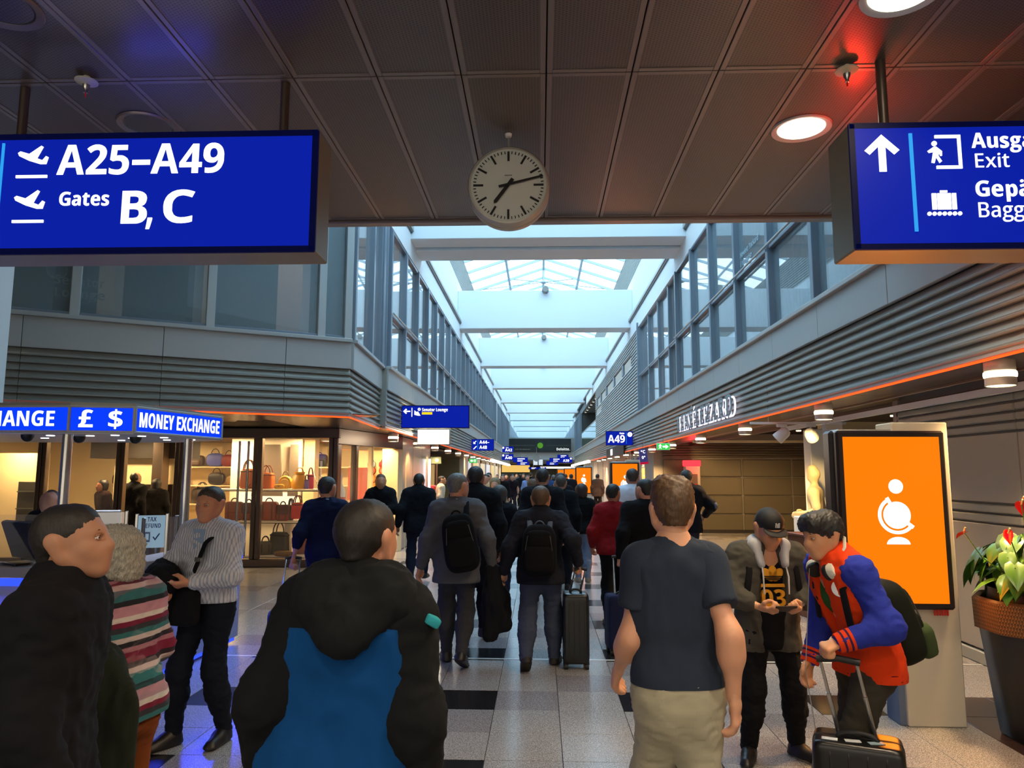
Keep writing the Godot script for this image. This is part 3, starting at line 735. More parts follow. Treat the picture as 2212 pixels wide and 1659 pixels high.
	ob("red_foot", b().box(Vector3(0.21, 0.06, 0.052), Vector3(0, 0.02, 0), 0.006), glow("c0143a", 0.9), t)
	text("°C", 0.08, xf(Vector3(-0.06, 0.30, 0.03)), M.signwhite, t)
	text("0°", 0.07, xf(Vector3(-0.05, 0.16, 0.03)), M.signwhite, t)
	ob("hanger", b().cyl(Vector3(0, 0.38, 0), Vector3(0.05, 0.62, 0), 0.008), M.steel, t)
	# shop letters on the right fascia
	var nm := thing("shop_letters", "silver halo-lit capital letters on the right corrugated fascia", "lettering", Transform3D(Basis(Vector3(0, 0, 1), Vector3.UP, Vector3(-1, 0, 0)), Vector3(XR - 0.12, 2.60, -16.35)))
	var xx := 0.0
	for w in [["R", .42], ["E", .36], ["N", .46], ["É", .38], ["", .14], ["L", .38], ["E", .38], ["Z", .42], ["A", .46], ["R", .44], ["D", .46]]:
		if w[0] != "":
			text(w[0], 0.34, xf(Vector3(xx, 0.23 + xx * 0.004, 0)), M.steel, nm, "letter", true, w[1] * 0.9, false, true)
			var hm := text(w[0], 0.33, xf(Vector3(xx + 0.025, 0.222, -0.05)), glow("e6e2ff", 1.6), nm, "halo_light", true, w[1] * 0.95, false, true)
		xx += w[1] * 1.12

# ---------------------------------------------------------------- lamps under the soffits
func soffit_lamp(p: Vector3, label: String, group: String, e: float, lit := true) -> void:
	var t := thing("soffit_lamp", label, "lamp", Transform3D(Basis(), p), group)
	if not M.has("lampcan"):
		M.lampcan = hexm("c9c4b8", 0.4, 0.2)
		M.lampring = glow("ffe9c2", 4.0)
		lampmesh = [b().lathe([Vector2(0.0, -0.10), Vector2(0.095, -0.10), Vector2(0.1, -0.095), Vector2(0.1, -0.02), Vector2(0.095, -0.015), Vector2(0, -0.012)], 28).mesh(),
			b().lathe([Vector2(0.085, -0.145), Vector2(0.104, -0.142), Vector2(0.107, -0.123), Vector2(0.104, -0.104), Vector2(0.085, -0.10)], 28).mesh(),
			b().lathe([Vector2(0.092, -0.205), Vector2(0.1, -0.205), Vector2(0.1, -0.147), Vector2(0.02, -0.145)], 28).mesh(),
			b().lathe([Vector2(0, -0.20), Vector2(0.092, -0.20)], 28).mesh(), b().cyl(Vector3(0, -0.02, 0), Vector3(0, 0.01, 0), 0.012).mesh()]
	ob("upper_can", lampmesh[0], M.lampcan, t); ob("glass_ring", lampmesh[1], M.lampring, t); ob("lower_can", lampmesh[2], M.lampcan, t); ob("lamp_disc", lampmesh[3], M.lamp, t); ob("stem", lampmesh[4], M.steel, t)
	if lit: spot(p + Vector3(0, -0.215, 0), Vector3.DOWN, 66, e, "ffca86", 0.09)

var lampmesh := []
func soffit_lamps() -> void:
	for k in 12: soffit_lamp(Vector3(3.31, YS - 0.012, -5.34 - k * 3.3), "cylindrical lamp with glowing ring under the right fascia, %s from the near end" % nth(k), "cylinder lamps under the right soffit", 9.0, true)
	for k in 12: soffit_lamp(Vector3(-2.98, YS - 0.012, -14.75 - k * 2.95), "cylindrical lamp with glowing ring under the left soffit, %s from the near end" % nth(k), "cylinder lamps under the left soffit", 4.0, true)
	for s in [0, 1]:
		var g := ["left", "right"][s] as String
		for k in 16:
			var t := thing("corridor_lamp", "tiny bright lamp in the far row under the %s soffit, %s from its near end" % [g, nth(k)], "lamp", xf(Vector3([-2.75, 2.95][s], YS - 0.05, -42.0 - k * 1.5 - 3.0 * s)), "far lamp row under the %s soffit" % g)
			ob("lamp_body", b().lathe([Vector2(0, -0.14), Vector2(0.12, -0.13), Vector2(0.12, 0.0), Vector2(0, 0.04)], 12), M.lampfar, t)
		for k in 4: area(Vector3([-2.5, 2.6][s], YS - 0.25, -45.0 - k * 6.0), Vector3.DOWN, 0.3, 5.0, 9.0, "ffe0ae")

# ---------------------------------------------------------------- currency kiosk
func kiosk() -> void:
	var k := thing("money_exchange_kiosk", "glass currency kiosk with lit blue canopy signs and grey counter", "kiosk", Transform3D())
	var cp := [Vector2(-6.6, -6.4), Vector2(-4.23, -6.4), Vector2(-3.69, -6.5), Vector2(-3.44, -7.75), Vector2(-4.2, -8.3), Vector2(-6.6, -8.3)]
	var fl := Transform3D(Basis(Vector3(1, 0, 0), Vector3(0, 0, -1), Vector3(0, 1, 0)), Vector3.ZERO)
	var q := PackedVector2Array()
	for p in cp: q.append(Vector2(p.x, -p.y))
	ob("canopy", b().prism(q, 0.03), hexm("c9cbd8", 0.35), k, fl * Transform3D(Basis(), Vector3(0, 0, 2.095)))
	ob("canopy_top", b().prism(q, 0.03), M.alu, k, fl * Transform3D(Basis(), Vector3(0, 0, 2.345)))
	var segs := [[0, 1], [1, 2], [2, 3]]
	for s in segs:
		var a := Vector3(cp[s[0]].x, 0, cp[s[0]].y)
		var c := Vector3(cp[s[1]].x, 0, cp[s[1]].y)
		var t := frame_at(a, c)
		var L := a.distance_to(c)
		var pn := ob("sign_panel", b().box(Vector3(L - 0.03, 0.205, 0.02), Vector3(L * 0.5, 2.228, 0.0)), M.kioskblue, k, t)
		ob("frame", b().box(Vector3(L, 0.022, 0.03), Vector3(L * 0.5, 2.342, 0), 0.004).box(Vector3(L, 0.022, 0.03), Vector3(L * 0.5, 2.114, 0), 0.004).box(Vector3(0.02, 0.25, 0.034), Vector3(0, 2.228, 0)).box(Vector3(0.02, 0.25, 0.034), Vector3(L, 2.228, 0)), M.alu2, k, t)
		if s[0] == 0: text("MONEY EXCHANGE", 0.135, Transform3D(Basis(), Vector3(L - 1.75, 2.228, 0.012)), M.signwhite, pn, "lettering", true, 1.60)
		elif s[0] == 1:
			text("£", 0.155, Transform3D(Basis(), Vector3(0.07, 2.228, 0.012)), M.signwhite, pn, "lettering", true, 0.12)
			text("$", 0.155, Transform3D(Basis(), Vector3(0.32, 2.228, 0.012)), M.signwhite, pn, "lettering", true, 0.12)
		else: text("MONEY EXCHANGE", 0.135, Transform3D(Basis(), Vector3(0.04, 2.228, 0.012)), M.signwhite, pn, "lettering", true, L - 0.10)
	for p in [Vector3(-4.30, 0, -6.5), Vector3(-3.63, 0, -7.42), Vector3(-6.3, 0, -6.5)]: ob("post", b().cyl(p, p + Vector3(0, 2.1, 0), 0.044, -1, 24), M.steel, k)
	for i in 10:
		var p: Vector3 = [Vector3(-4.1, 2.094, -7.2), Vector3(-3.78, 2.094, -6.8), Vector3(-3.72, 2.094, -7.1), Vector3(-4.25, 2.094, -6.75), Vector3(-3.95, 2.094, -7.6), Vector3(-3.66, 2.094, -7.55), Vector3(-3.95, 2.094, -6.65), Vector3(-4.6, 2.094, -6.7), Vector3(-5.0, 2.094, -7.2), Vector3(-4.5, 2.094, -7.7)][i]
		ob("canopy_spot", b(Transform3D(Basis(), p)).lathe([Vector2(0, -0.006), Vector2(0.035, -0.005), Vector2(0.037, 0.0)], 14), glow("f4f4ff", 5.0), k)
		if i % 3 == 0: spot(p - Vector3(0, 0.02, 0), Vector3.DOWN, 55, 0.7, "e6e8ff", 0.04)
	for p in [Vector3(-4.75, 2.09, -6.6), Vector3(-4.45, 2.09, -6.9), Vector3(-3.98, 2.09, -7.05)]:
		ob("camera_dome", b(Transform3D(Basis(), p)).blob(Vector3(0, 0, 0), Vector3(0.11, 0.12, 0.11)), M.black, k)
	# counter
	var cq := [Vector2(-6.6, -5.72), Vector2(-3.95, -5.72), Vector2(-3.45, -5.92), Vector2(-3.17, -6.4), Vector2(-3.10, -7.7), Vector2(-3.5, -7.75), Vector2(-3.58, -6.5), Vector2(-3.75, -6.2), Vector2(-4.1, -6.1), Vector2(-6.6, -6.1)]
	q = PackedVector2Array()
	var q2 := PackedVector2Array()
	for i in cq.size():
		q.append(Vector2(cq[i].x, -cq[i].y))
		var sh := Vector2(-0.07, 0.09) if i < 5 else Vector2.ZERO
		q2.append(Vector2(cq[i].x, -cq[i].y) + sh)
	ob("counter_top", b().prism(q, 0.075), hexm("85858e", 0.5), k, fl * Transform3D(Basis(), Vector3(0, 0, 0.93)))
	ob("counter_front", b().prism(q2, 0.80), hexm("a2a4b0", 0.35, 0.3), k, fl * Transform3D(Basis(), Vector3(0, 0, 0.06)))
	for i in 4:
		var a := Vector3(cq[i].x, 0, cq[i].y)
		var c := Vector3(cq[i + 1].x, 0, cq[i + 1].y)
		var t := frame_at(a, c)
		var L := a.distance_to(c)
		ob("light_strip", b().box(Vector3(L + 0.02, 0.06, 0.02), Vector3(L * 0.5, 0.89, -0.03)), M.bluestrip, k, t)
		ob("light_strip", b().box(Vector3(L, 0.03, 0.02), Vector3(L * 0.5, 0.045, -0.08)), M.bluestrip, k, t)
		area((a + c) * 0.5 + t.basis.z * 0.06 + Vector3(0, 0.86, 0), (t.basis.z * 0.5 + Vector3.DOWN).normalized(), L, 0.06, 0.9 * L, "3044ff")
	# glass screens and the small notice on the counter
	for q3 in [[Vector3(-3.30, 1.005, -6.05), Vector3(-3.22, 1.005, -6.45), 0.36], [Vector3(-3.75, 1.005, -5.85), Vector3(-3.42, 1.005, -6.0), 0.42], [Vector3(-4.9, 1.005, -5.9), Vector3(-3.85, 1.005, -5.9), 0.40], [Vector3(-6.4, 1.005, -5.9), Vector3(-5.0, 1.005, -5.9), 0.5]]:
		var t := frame_at(q3[0], q3[1])
		var L: float = q3[0].distance_to(q3[1])
		ob("glass_screen", b().box(Vector3(L - 0.03, q3[2], 0.008), Vector3(L * 0.5, q3[2] * 0.5, 0)), M.shopglass, k, t)
		for e in [0.0, L]: ob("screen_post", b().box(Vector3(0.025, q3[2] + 0.02, 0.025), Vector3(e, q3[2] * 0.5, 0), 0.004), M.steel, k, t)
	var n := thing("tax_refund_notice", "small pale blue counter notice reading TAX REFUND", "notice", frame_at(Vector3(-3.385, 1.005, -6.12), Vector3(-3.18, 1.005, -6.2)))
	ob("plate", b().box(Vector3(0.21, 0.27, 0.006), Vector3(0.105, 0.25, 0)), glow("b9dcf4", 0.42), n)
	for e in [-0.012, 0.222]: ob("post", b().box(Vector3(0.024, 0.40, 0.03), Vector3(e, 0.2, 0), 0.004), M.steel, n)
	var nb := hexm("1d4f9a", 0.5)
	text("TAX", 0.036, Transform3D(Basis(), Vector3(0.105, 0.352, 0.004)), nb, n, "lettering", true, 0.07, true)
	text("REFUND", 0.036, Transform3D(Basis(), Vector3(0.105, 0.298, 0.004)), nb, n, "lettering", true, 0.14, true)
	ob("pictogram", b().box(Vector3(0.045, 0.085, 0.004), Vector3(0.075, 0.205, 0.005)), nb, n)
	ob("pictogram", b().box(Vector3(0.025, 0.05, 0.004), Vector3(0.075, 0.207, 0.007)), glow("b9dcf4", 0.42), n)
	ob("check_mark", b().prism(poly([0, 30, 8, 24, 18, 40, 44, 0, 52, 4, 20, 56], 0.0011, Vector2(26, 28)), 0.003, 0.004), nb, n, Transform3D(Basis(), Vector3(0.145, 0.205, 0)))
	var po := thing("rate_board", "tall glowing blue exchange rate board at the kiosk's left end", "board", xf(Vector3(-5.02, 1.02, -6.25)))
	ob("panel", b().box(Vector3(0.5, 1.0, 0.03), Vector3(0, 0.52, 0), 0.004), glow("0d56b8", 0.8), po)
	for i in 12: ob("rate_line", b().box(Vector3(0.34, 0.028, 0.004), Vector3(0.03, 0.82 - i * 0.052, 0.017)), glow("4fa0e8", 0.7), po)
	text("oup", 0.05, xf(Vector3(0.105, 0.93, 0.018)), M.signwhite, po, "lettering", true, 0.11)
	var mo := thing("counter_monitor", "grey-backed computer monitor behind the kiosk counter", "monitor", xf(Vector3(-4.02, 1.0, -6.55), 200))
	ob("screen", b().box(Vector3(0.42, 0.28, 0.04), Vector3(0, 0.27, 0), 0.01), hexm("9fa6a6", 0.5), mo)
	ob("stand", b().box(Vector3(0.05, 0.16, 0.04), Vector3(0, 0.08, 0.02), 0.005).box(Vector3(0.2, 0.015, 0.16), Vector3(0, 0.007, 0), 0.004), M.darksteel, mo)
	mo = thing("counter_monitor", "black slanted monitor at the kiosk counter behind the man in the black coat", "monitor", xf(Vector3(-4.25, 1.0, -5.95), 150))
	ob("screen", b(xf(Vector3(0, 0.2, 0), 0, -20)).box(Vector3(0.46, 0.32, 0.05), Vector3.ZERO, 0.01), M.black, mo)
	ob("stand", b().box(Vector3(0.25, 0.02, 0.2), Vector3(0, 0.01, 0), 0.004), M.black, mo)
	for i in 3:
		var st := thing("display_stool", "small chrome display stool behind the kiosk glass, %s from the left" % nth(i), "stool", xf(Vector3(-5.25 + i * 0.42, 0.0, -7.75 - 0.12 * i)), "chrome stools in the kiosk")
		ob("seat", b().box(Vector3(0.34, 0.05, 0.34), Vector3(0, 1.0, 0), 0.015), M.white, st)
		for s in [[-1, -1], [1, -1], [1, 1], [-1, 1]]: ob("leg", b().cyl(Vector3(s[0] * 0.15, 0, s[1] * 0.15), Vector3(s[0] * 0.13, 0.98, s[1] * 0.13), 0.012), M.steel, st)
		ob("footrest", b().tube([Vector3(-0.145, 0.35, -0.145), Vector3(0.145, 0.35, -0.145), Vector3(0.145, 0.35, 0.145), Vector3(-0.145, 0.35, 0.145), Vector3(-0.145, 0.35, -0.145)], 0.009), M.steel, st)

# ---------------------------------------------------------------- bags
func bag(kind: String, col: String, p: Vector3, s: Vector3, turn: float, label: String, group := "") -> Node3D:
	var t := thing({"tote": "tote_bag", "satchel": "satchel", "duffle": "travel_bag", "sack": "bucket_bag", "round": "round_bag", "pack": "backpack", "case": "suitcase", "flat": "clutch_bag", "bowling": "handbag"}[kind], label, "bag", xf(p, turn), group)
	var m := leather(col)
	var dark := leather(Color.html(col).darkened(0.45).to_html(false))
	var w := s.x
	var h := s.y
	var d := s.z
	match kind:
		"tote":
			ob("bag_body", b().blob(Vector3(0, h * .5, 0), Vector3(w, h, d), .35, .4, 24, 12, .14), m, t)
			for z in [-d * .3, d * .3]: ob("handle", b().tube(arch(w * .28, h * .97, h * .45, z), .012, 8), dark, t)
			ob("seam_band", b().blob(Vector3(0, h * .86, 0), Vector3(w * .93, h * .09, d * .97), .3, .4, 24, 6), dark, t)
		"satchel":
			ob("bag_body", b().blob(Vector3(0, h * .5, 0), Vector3(w, h, d), .25, .3, 24, 12), m, t)
			ob("flap", b().blob(Vector3(0, h * .70, d * .09), Vector3(w * .98, h * .64, d * .95), .3, .35, 24, 10), dark if w < .3 else m, t)
			for x in [-.25, .25]: ob("strap", b().box(Vector3(w * .07, h * .8, .012), Vector3(w * x, h * .48, d * .55), .004), dark, t)
			ob("handle", b().tube(arch(w * .2, h * .98, h * .22, 0), .012, 8), dark, t)
		"duffle":
			ob("bag_body", b(Transform3D(Basis(Vector3(0, 0, 1), PI / 2), Vector3(0, h * .5, 0))).blob(Vector3.ZERO, Vector3(h, w, d), .5, .8, 20, 14), m, t)
			for x in [-.22, .22]: ob("strap", b().tube(arch(.001 + w * .0, 0, 0, 0) if false else hoop(w * x, h, d), .014, 6, -1, .4), dark, t)
			for z in [-d * .2, d * .2]: ob("handle", b().tube(arch(w * .22, h * .92, h * .4, z), .012, 8), dark, t)
		"sack":
			var g := [Vector2(0, 0), Vector2(w * .42, 0), Vector2(w * .5, h * .12), Vector2(w * .5, h * .4), Vector2(w * .40, h * .72), Vector2(w * .30, h * .85), Vector2(w * .36, h), Vector2(w * .28, h * .97), Vector2(0, h * .8)]
			ob("bag_body", b(Transform3D(Basis.from_scale(Vector3(1, 1, d / w)), Vector3.ZERO)).lathe(g, 20), m, t)
			ob("drawstring", b(Transform3D(Basis.from_scale(Vector3(1, 1, d / w)), Vector3(0, h * .84, 0))).lathe([Vector2(w * .30, -.01), Vector2(w * .325, 0), Vector2(w * .30, .01)], 20), dark, t)
			ob("handle", b().tube(arch(w * .25, h * .9, h * .35, 0), .01, 8), dark, t)
		"round":
			ob("bag_body", b(xf(Vector3(0, h * .5, 0), 0, 90)).lathe([Vector2(0, -d * .5), Vector2(w * .44, -d * .5), Vector2(w * .5, -d * .3), Vector2(w * .5, d * .3), Vector2(w * .44, d * .5), Vector2(0, d * .5)], 28), m, t)
			ob("round_trim", b(xf(Vector3(0, h * .5, 0), 0, 90)).lathe([Vector2(w * .49, -d * .1), Vector2(w * .52, 0), Vector2(w * .49, d * .1)], 28), dark, t)
			ob("inset", b(xf(Vector3(0, h * .47, d * .5), 0, 90)).lathe([Vector2(0, .012), Vector2(w * .28, .012), Vector2(w * .31, 0)], 24), leather(Color.html(col).lightened(.25).to_html(false)), t)
			ob("handle", b().tube(arch(w * .22, h * .96, h * .35, 0), .01, 8), dark, t)
		"pack":
			ob("bag_body", b().blob(Vector3(0, h * .5, 0), Vector3(w, h, d), .5, .5, 22, 14), m, t)
			ob("pocket", b().blob(Vector3(0, h * .32, d * .42), Vector3(w * .7, h * .42, d * .4), .45, .5, 18, 10), dark if d < .1 else m, t)
			ob("handle", b().tube(arch(w * .12, h * .98, h * .13, 0), .009, 6), dark, t)
		"case":
			ob("bag_body", b().blob(Vector3(0, h * .53, 0), Vector3(w, h * .94, d), .22, .25, 28, 14), m, t)
			for x in [-.36, .36]:
				for z in [-.3, .3]: ob("wheel", b().cyl(Vector3(w * x - .012, .025, d * z), Vector3(w * x + .012, .025, d * z), .025), M.black, t)
			ob("handle", b().tube(arch(w * .2, h * 1.0, .04, 0), .012, 6), M.black, t)
		"flat":
			ob("bag_body", b().blob(Vector3(0, h * .5, 0), Vector3(w, h, d), .6, .7, 22, 10), m, t)
			ob("clasp", b().box(Vector3(.04, .02, .01), Vector3(0, h * .6, d * .47), .003), M.steel, t)
		"bowling":
			ob("bag_body", b().blob(Vector3(0, h * .5, 0), Vector3(w, h, d), .7, .45, 22, 12), m, t)
			ob("zip_band", b().blob(Vector3(0, h * .5, 0), Vector3(w * 1.02, h * 1.01, d * .16), .7, .5, 22, 10), dark, t)
			ob("handle", b().tube(arch(w * .24, h * .9, h * .42, d * .12), .009, 8), dark, t)
	return t

func arch(hw: float, y: float, hh: float, z: float) -> Array:
	var q := []
	for i in 9:
		var a := PI * i / 8.0
		q.append(Vector3(-cos(a) * hw, y + sin(a) * hh, z))
	return q

func hoop(x: float, h: float, d: float) -> Array:
	var q := []
	for i in 13:
		var a := TAU * i / 12.0
		q.append(Vector3(x, h * .5 + sin(a) * h * .51, cos(a) * d * .52))
	return q

func px(u: float, v: float, z: float) -> Vector3:   # the point at depth z (world) seen at a pixel
	var d := ray(Vector2(u, v))
	return Vector3(0, 1.75, 0) + d * (z / d.z)

func shop_lamp(p: Vector3, label: String, e: float, group := "shop ceiling lamps") -> void:
	var t := thing("shop_lamp", label, "lamp", Transform3D(Basis(), p), group)
	ob("lamp_disc", b().lathe([Vector2(0, -.03), Vector2(.10, -.026), Vector2(.105, 0.0)], 20), glow("ffe6ba", 6.0), t)
	ob("ring", b().lathe([Vector2(.10, -.03), Vector2(.12, -.028), Vector2(.125, .0), Vector2(.1, .002)], 20), M.white, t)
	area(p + Vector3(0, -.045, 0), Vector3.DOWN, .25, .25, e, "ffd79a")

func bag_shop() -> void:
	var zf := -13.8
	var s := thing("wall_shop_front", "bronze-framed glass shop front of the bag shop under the soffit", "wall", Transform3D(), "", "structure")
	piece(s, "header", Vector3(-12.5, 2.41, zf - .12), Vector3(-3.82, YS, zf + .04), M.bronze, .01)
	piece(s, "kick_plate", Vector3(-12.5, 0, zf - .1), Vector3(-3.86, .14, zf + .04), M.bronze, .01)
	for i in 6:
		var x: float = [-3.93, -5.38, -6.9, -8.05, -9.6, -11.3][i]
		piece(s, "mullion", Vector3(x - .085, .14, zf - .1), Vector3(x - .01, 2.41, zf + .03), M.bronze, .008)
		piece(s, "mullion", Vector3(x + .01, .14, zf - .1), Vector3(x + .085, 2.41, zf + .03), M.bronze, .008)
		if i < 5:
			var x2: float = [-3.93, -5.38, -6.9, -8.05, -9.6, -11.3][i + 1]
			if i != 2: piece(s, "pane", Vector3(x2 + .085, .14, zf - .04), Vector3(x - .085, 2.41, zf - .028), M.shopglass)
	for x in [-5.55, -5.72]: ob("door_bar", b().cyl(Vector3(x, .2, zf + .05), Vector3(x, 2.35, zf + .05), .022), M.steel, s)
	# chamfered corner and the corridor side
	var t := frame_at(Vector3(-3.86, 0, zf), Vector3(-3.22, 0, -16.9))
	ob("header", b().box(Vector3(3.2, .30, .14), Vector3(1.6, 2.45, -.05), .01), M.bronze, s, t)
	ob("corner_column", b().box(Vector3(.16, 2.3, .16), Vector3(.08, 1.15, -.06), .01), M.bronze, s, t)
	ob("mullion", b().box(Vector3(.12, 2.3, .12), Vector3(.86, 1.15, -.05), .01), M.bronze, s, t)
	ob("mullion", b().box(Vector3(.07, 2.3, .1), Vector3(1.62, 1.15, -.05), .01), M.cream, s, t)
	ob("pane", b().box(Vector3(.64, 2.2, .01), Vector3(.48, 1.2, -.05)), M.shopglass, s, t)
	ob("pane", b().box(Vector3(.64, 2.2, .01), Vector3(1.25, 1.2, -.05)), M.shopglass, s, t)
	ob("cream_pillar", b().box(Vector3(.28, 2.3, .4), Vector3(3.0, 1.15, -.14), .01), M.cream, s, t)
	var clad := thing("wall_corridor_left", "brushed steel wall panels past the bag shop doorway", "wall", Transform3D(), "", "structure")
	for i in 3:
		for j in 2:
			piece(clad, "wall_panel", Vector3(-3.45, .02 + j * 1.2, -18.35 - i * 1.42), Vector3(-3.2, 1.21 + j * 1.2 + (.18 if j else 0.0), -16.95 - i * 1.42), M.steelpanel, .006)
	var lt := thing("wall_light", "upright white light tube on the steel wall panels", "lamp", xf(Vector3(-3.12, 1.3, -20.6)))
	ob("tube_light", b().cyl(Vector3(0, -.1, 0), Vector3(0, .85, 0), .035), glow("f0f0ff", 4.0), lt)
	ob("base", b().box(Vector3(.1, .08, .1), Vector3(-.02, -.14, 0), .01), M.steel, lt)
	# inside
	var r := thing("wall_shop", "cream inner walls and ceiling of the bag shop", "wall", Transform3D(), "", "structure")
	piece(r, "back_wall", Vector3(-12.5, 0, -18.2), Vector3(-3.3, 2.6, -18.0), M.cream)
	piece(r, "side_wall", Vector3(-12.7, 0, -18.2), Vector3(-12.5, 2.6, -13.8), M.cream)
	piece(r, "shop_ceiling", Vector3(-12.5, 2.50, -18.2), Vector3(-4.0, 2.56, -13.92), hexm("5a4438", .5))
	piece(r, "partition", Vector3(-9.2, 0, -15.7), Vector3(-7.75, 2.05, -15.55), M.cream)
	piece(r, "partition", Vector3(-12.4, 0, -15.2), Vector3(-10.4, 2.15, -15.05), M.cream)
	piece(r, "dark_bulkhead", Vector3(-9.6, 2.05, -15.9), Vector3(-7.5, 2.5, -15.3), hexm("231a15", .6))
	piece(r, "display_back", Vector3(-6.4, .1, -15.05), Vector3(-4.93, 2.45, -14.98), M.shopwhite)
	piece(r, "display_pillar", Vector3(-4.95, .1, -15.5), Vector3(-4.72, 2.5, -15.2), M.cream)
	for q in [[-5.98, .52, .36], [-5.05, .17, .12]]:
		ob("brand_board", b().prism(PackedVector2Array([Vector2(-q[1] * .62, 0), Vector2(q[1] * .62, 0), Vector2(q[1] * .45, 1.05), Vector2(-q[1] * .45, 1.05)]), .04), hexm("6b6258", .45), r, xf(Vector3(q[0] + .4 if q[0] < -5.5 else q[0], 1.28, -14.9)))
	piece(r, "cream_wall", Vector3(-4.45, 0, -17.5), Vector3(-3.2, 2.28, -17.35), M.cream)
	var g1 := "ceiling lamps inside the bag shop"
	for i in 7:
		var p: Vector3 = [Vector3(-4.75, 2.50, -14.6), Vector3(-6.2, 2.50, -14.5), Vector3(-8.6, 2.50, -14.6), Vector3(-10.8, 2.50, -14.6), Vector3(-6.6, 2.50, -16.8), Vector3(-8.9, 2.50, -16.9), Vector3(-4.9, 2.50, -16.6)][i]
		shop_lamp(p, "warm ceiling lamp inside the bag shop, %s" % ["above the yellow bags in the window", "above the brown satchels", "behind the kiosk post", "behind the kiosk's left part", "in front of the red bag shelves", "beside the dark bulkhead", "near the shop's back corner"][i], [7.0, 7.0, 6.0, 6.0, 7.0, 6.0, 5.0][i], g1)
	shop_lamp(Vector3(-3.75, 2.5, -16.4), "warm ceiling lamp over the wall of small bags at the shop's end", 5.0, g1)
	# window display shelves
	var sh := thing("display_shelf_unit", "white stepped display shelves in the bag shop window", "shelf", Transform3D())
	for q in [[-6.6, -4.28, 1.435], [-6.6, -4.55, .82], [-6.6, -4.2, .16]]:
		ob("shelf_board", b().box(Vector3(q[1] - q[0], .035, .5), Vector3.ZERO, .004), M.shopwhite, sh, xf(Vector3((q[0] + q[1]) * .5, q[2] - .0175, -14.45)))
		ob("shelf_edge", b().box(Vector3(q[1] - q[0], .012, .01), Vector3.ZERO), M.black, sh, xf(Vector3((q[0] + q[1]) * .5, q[2] - .04, -14.2)))
	ob("shelf_leg", b().box(Vector3(.12, .66, .12), Vector3.ZERO, .006), M.shopwhite, sh, xf(Vector3(-4.98, .49, -14.5)))
	for x in [-5.74, -4.32]: ob("stay_rod", b().cyl(Vector3(x, 1.45, -14.25), Vector3(x + (.12 if x < -5 else -.28), 1.86, -14.62), .008), M.steel, sh)
	ob("light_panel", b().box(Vector3(1.25, .5, .02), Vector3(-5.6, 1.1, -14.93)), glow("ffe9b8", 1.8), sh)
	var top := "bags on the top window shelf"
	var mid := "bags on the middle window shelf"
	var low := "bags on the bottom window shelf"
	bag("tote", "b2551a", px(536, 1056, -14.4), Vector3(.34, .40, .2), 10, "orange-brown leather tote on the top window shelf beside the bronze mullion's near side", top)
	bag("tote", "c65f1d", px(576, 1057, -14.4), Vector3(.30, .33, .2), -6, "orange leather shopper between mullion and yellow bags, top window shelf", top)
	bag("round", "e2b33a", px(616, 1057, -14.45), Vector3(.27, .27, .1), 0, "round yellow handbag with scalloped rim on the top window shelf", top)
	bag("flat", "e0a92e", px(603, 1057, -14.28), Vector3(.2, .1, .06), 8, "small yellow purse lying before the round yellow handbag", top)
	bag("sack", "e3a51c", px(646, 1057, -14.4), Vector3(.31, .34, .24), 0, "crumpled golden yellow bucket bag on the top window shelf", top)
	bag("tote", "d83a63", px(670, 1057, -14.45), Vector3(.14, .30, .12), 20, "pink upright bag next to the yellow bucket bag", top)
	bag("tote", "6f5aa8", px(662, 1057, -14.35), Vector3(.10, .2, .08), 15, "small violet bag leaning on the pink one", top)
	bag("satchel", "7c2f12", px(505, 1124, -14.4), Vector3(.34, .36, .16), 0, "dark reddish brown satchel at the left of the middle window shelf", mid)
	bag("satchel", "8b3a17", px(536, 1124, -14.4), Vector3(.26, .34, .16), 0, "brown satchel with cream flap tag beside the mullion, middle window shelf", mid)
	bag("satchel", "93401a", px(580, 1124, -14.4), Vector3(.36, .36, .18), 0, "big brown double-strap satchel right of the mullion, middle window shelf", mid)
	bag("satchel", "873818", px(610, 1125, -14.35), Vector3(.24, .31, .13), 12, "brown satchel with a round white tag, middle window shelf", mid)
	bag("tote", "5c3a26", px(627, 1124, -14.5), Vector3(.12, .30, .12), 0, "narrow dark brown bag with tall thin handles, middle window shelf", mid)
	bag("tote", "cf2a1c", px(642, 1121, -14.4), Vector3(.25, .32, .16), 0, "bright red handbag with dark heart on the middle window shelf", mid)
	bag("duffle", "5b5230", px(572, 1200, -14.4), Vector3(.3, .28, .2), 20, "olive grey slouchy bag at the left of the bottom window shelf", low)
	bag("tote", "3f3c1e", px(603, 1200, -14.45), Vector3(.42, .46, .2), -12, "large dark olive tote on the bottom window shelf", low)
	bag("flat", "84663c", px(612, 1203, -14.25), Vector3(.36, .12, .14), 0, "flat tan bag lying before the large olive tote", low)
	bag("case", "8a4320", px(655, 1200, -14.6), Vector3(.30, .44, .2), 0, "polished brown small suitcase at the right of the bottom window shelf", low)
	# deeper shelves
	var sh2 := thing("wall_shelves", "long wall shelves holding red and brown bags deep in the bag shop", "shelf", Transform3D())
	for y in [.55, 1.0, 1.45, 1.9]: ob("shelf_board", b().box(Vector3(5.2, .03, .36), Vector3.ZERO, .004), M.cream, sh2, xf(Vector3(-7.0, y - .016, -17.78)))
	for x in [-9.4, -7.95, -6.55, -5.3, -4.6]: ob("upright", b().box(Vector3(.14, 2.4, .1), Vector3.ZERO, .006), M.cream, sh2, xf(Vector3(x, 1.2, -17.9)))
	var dg := "bags on the deep wall shelves"
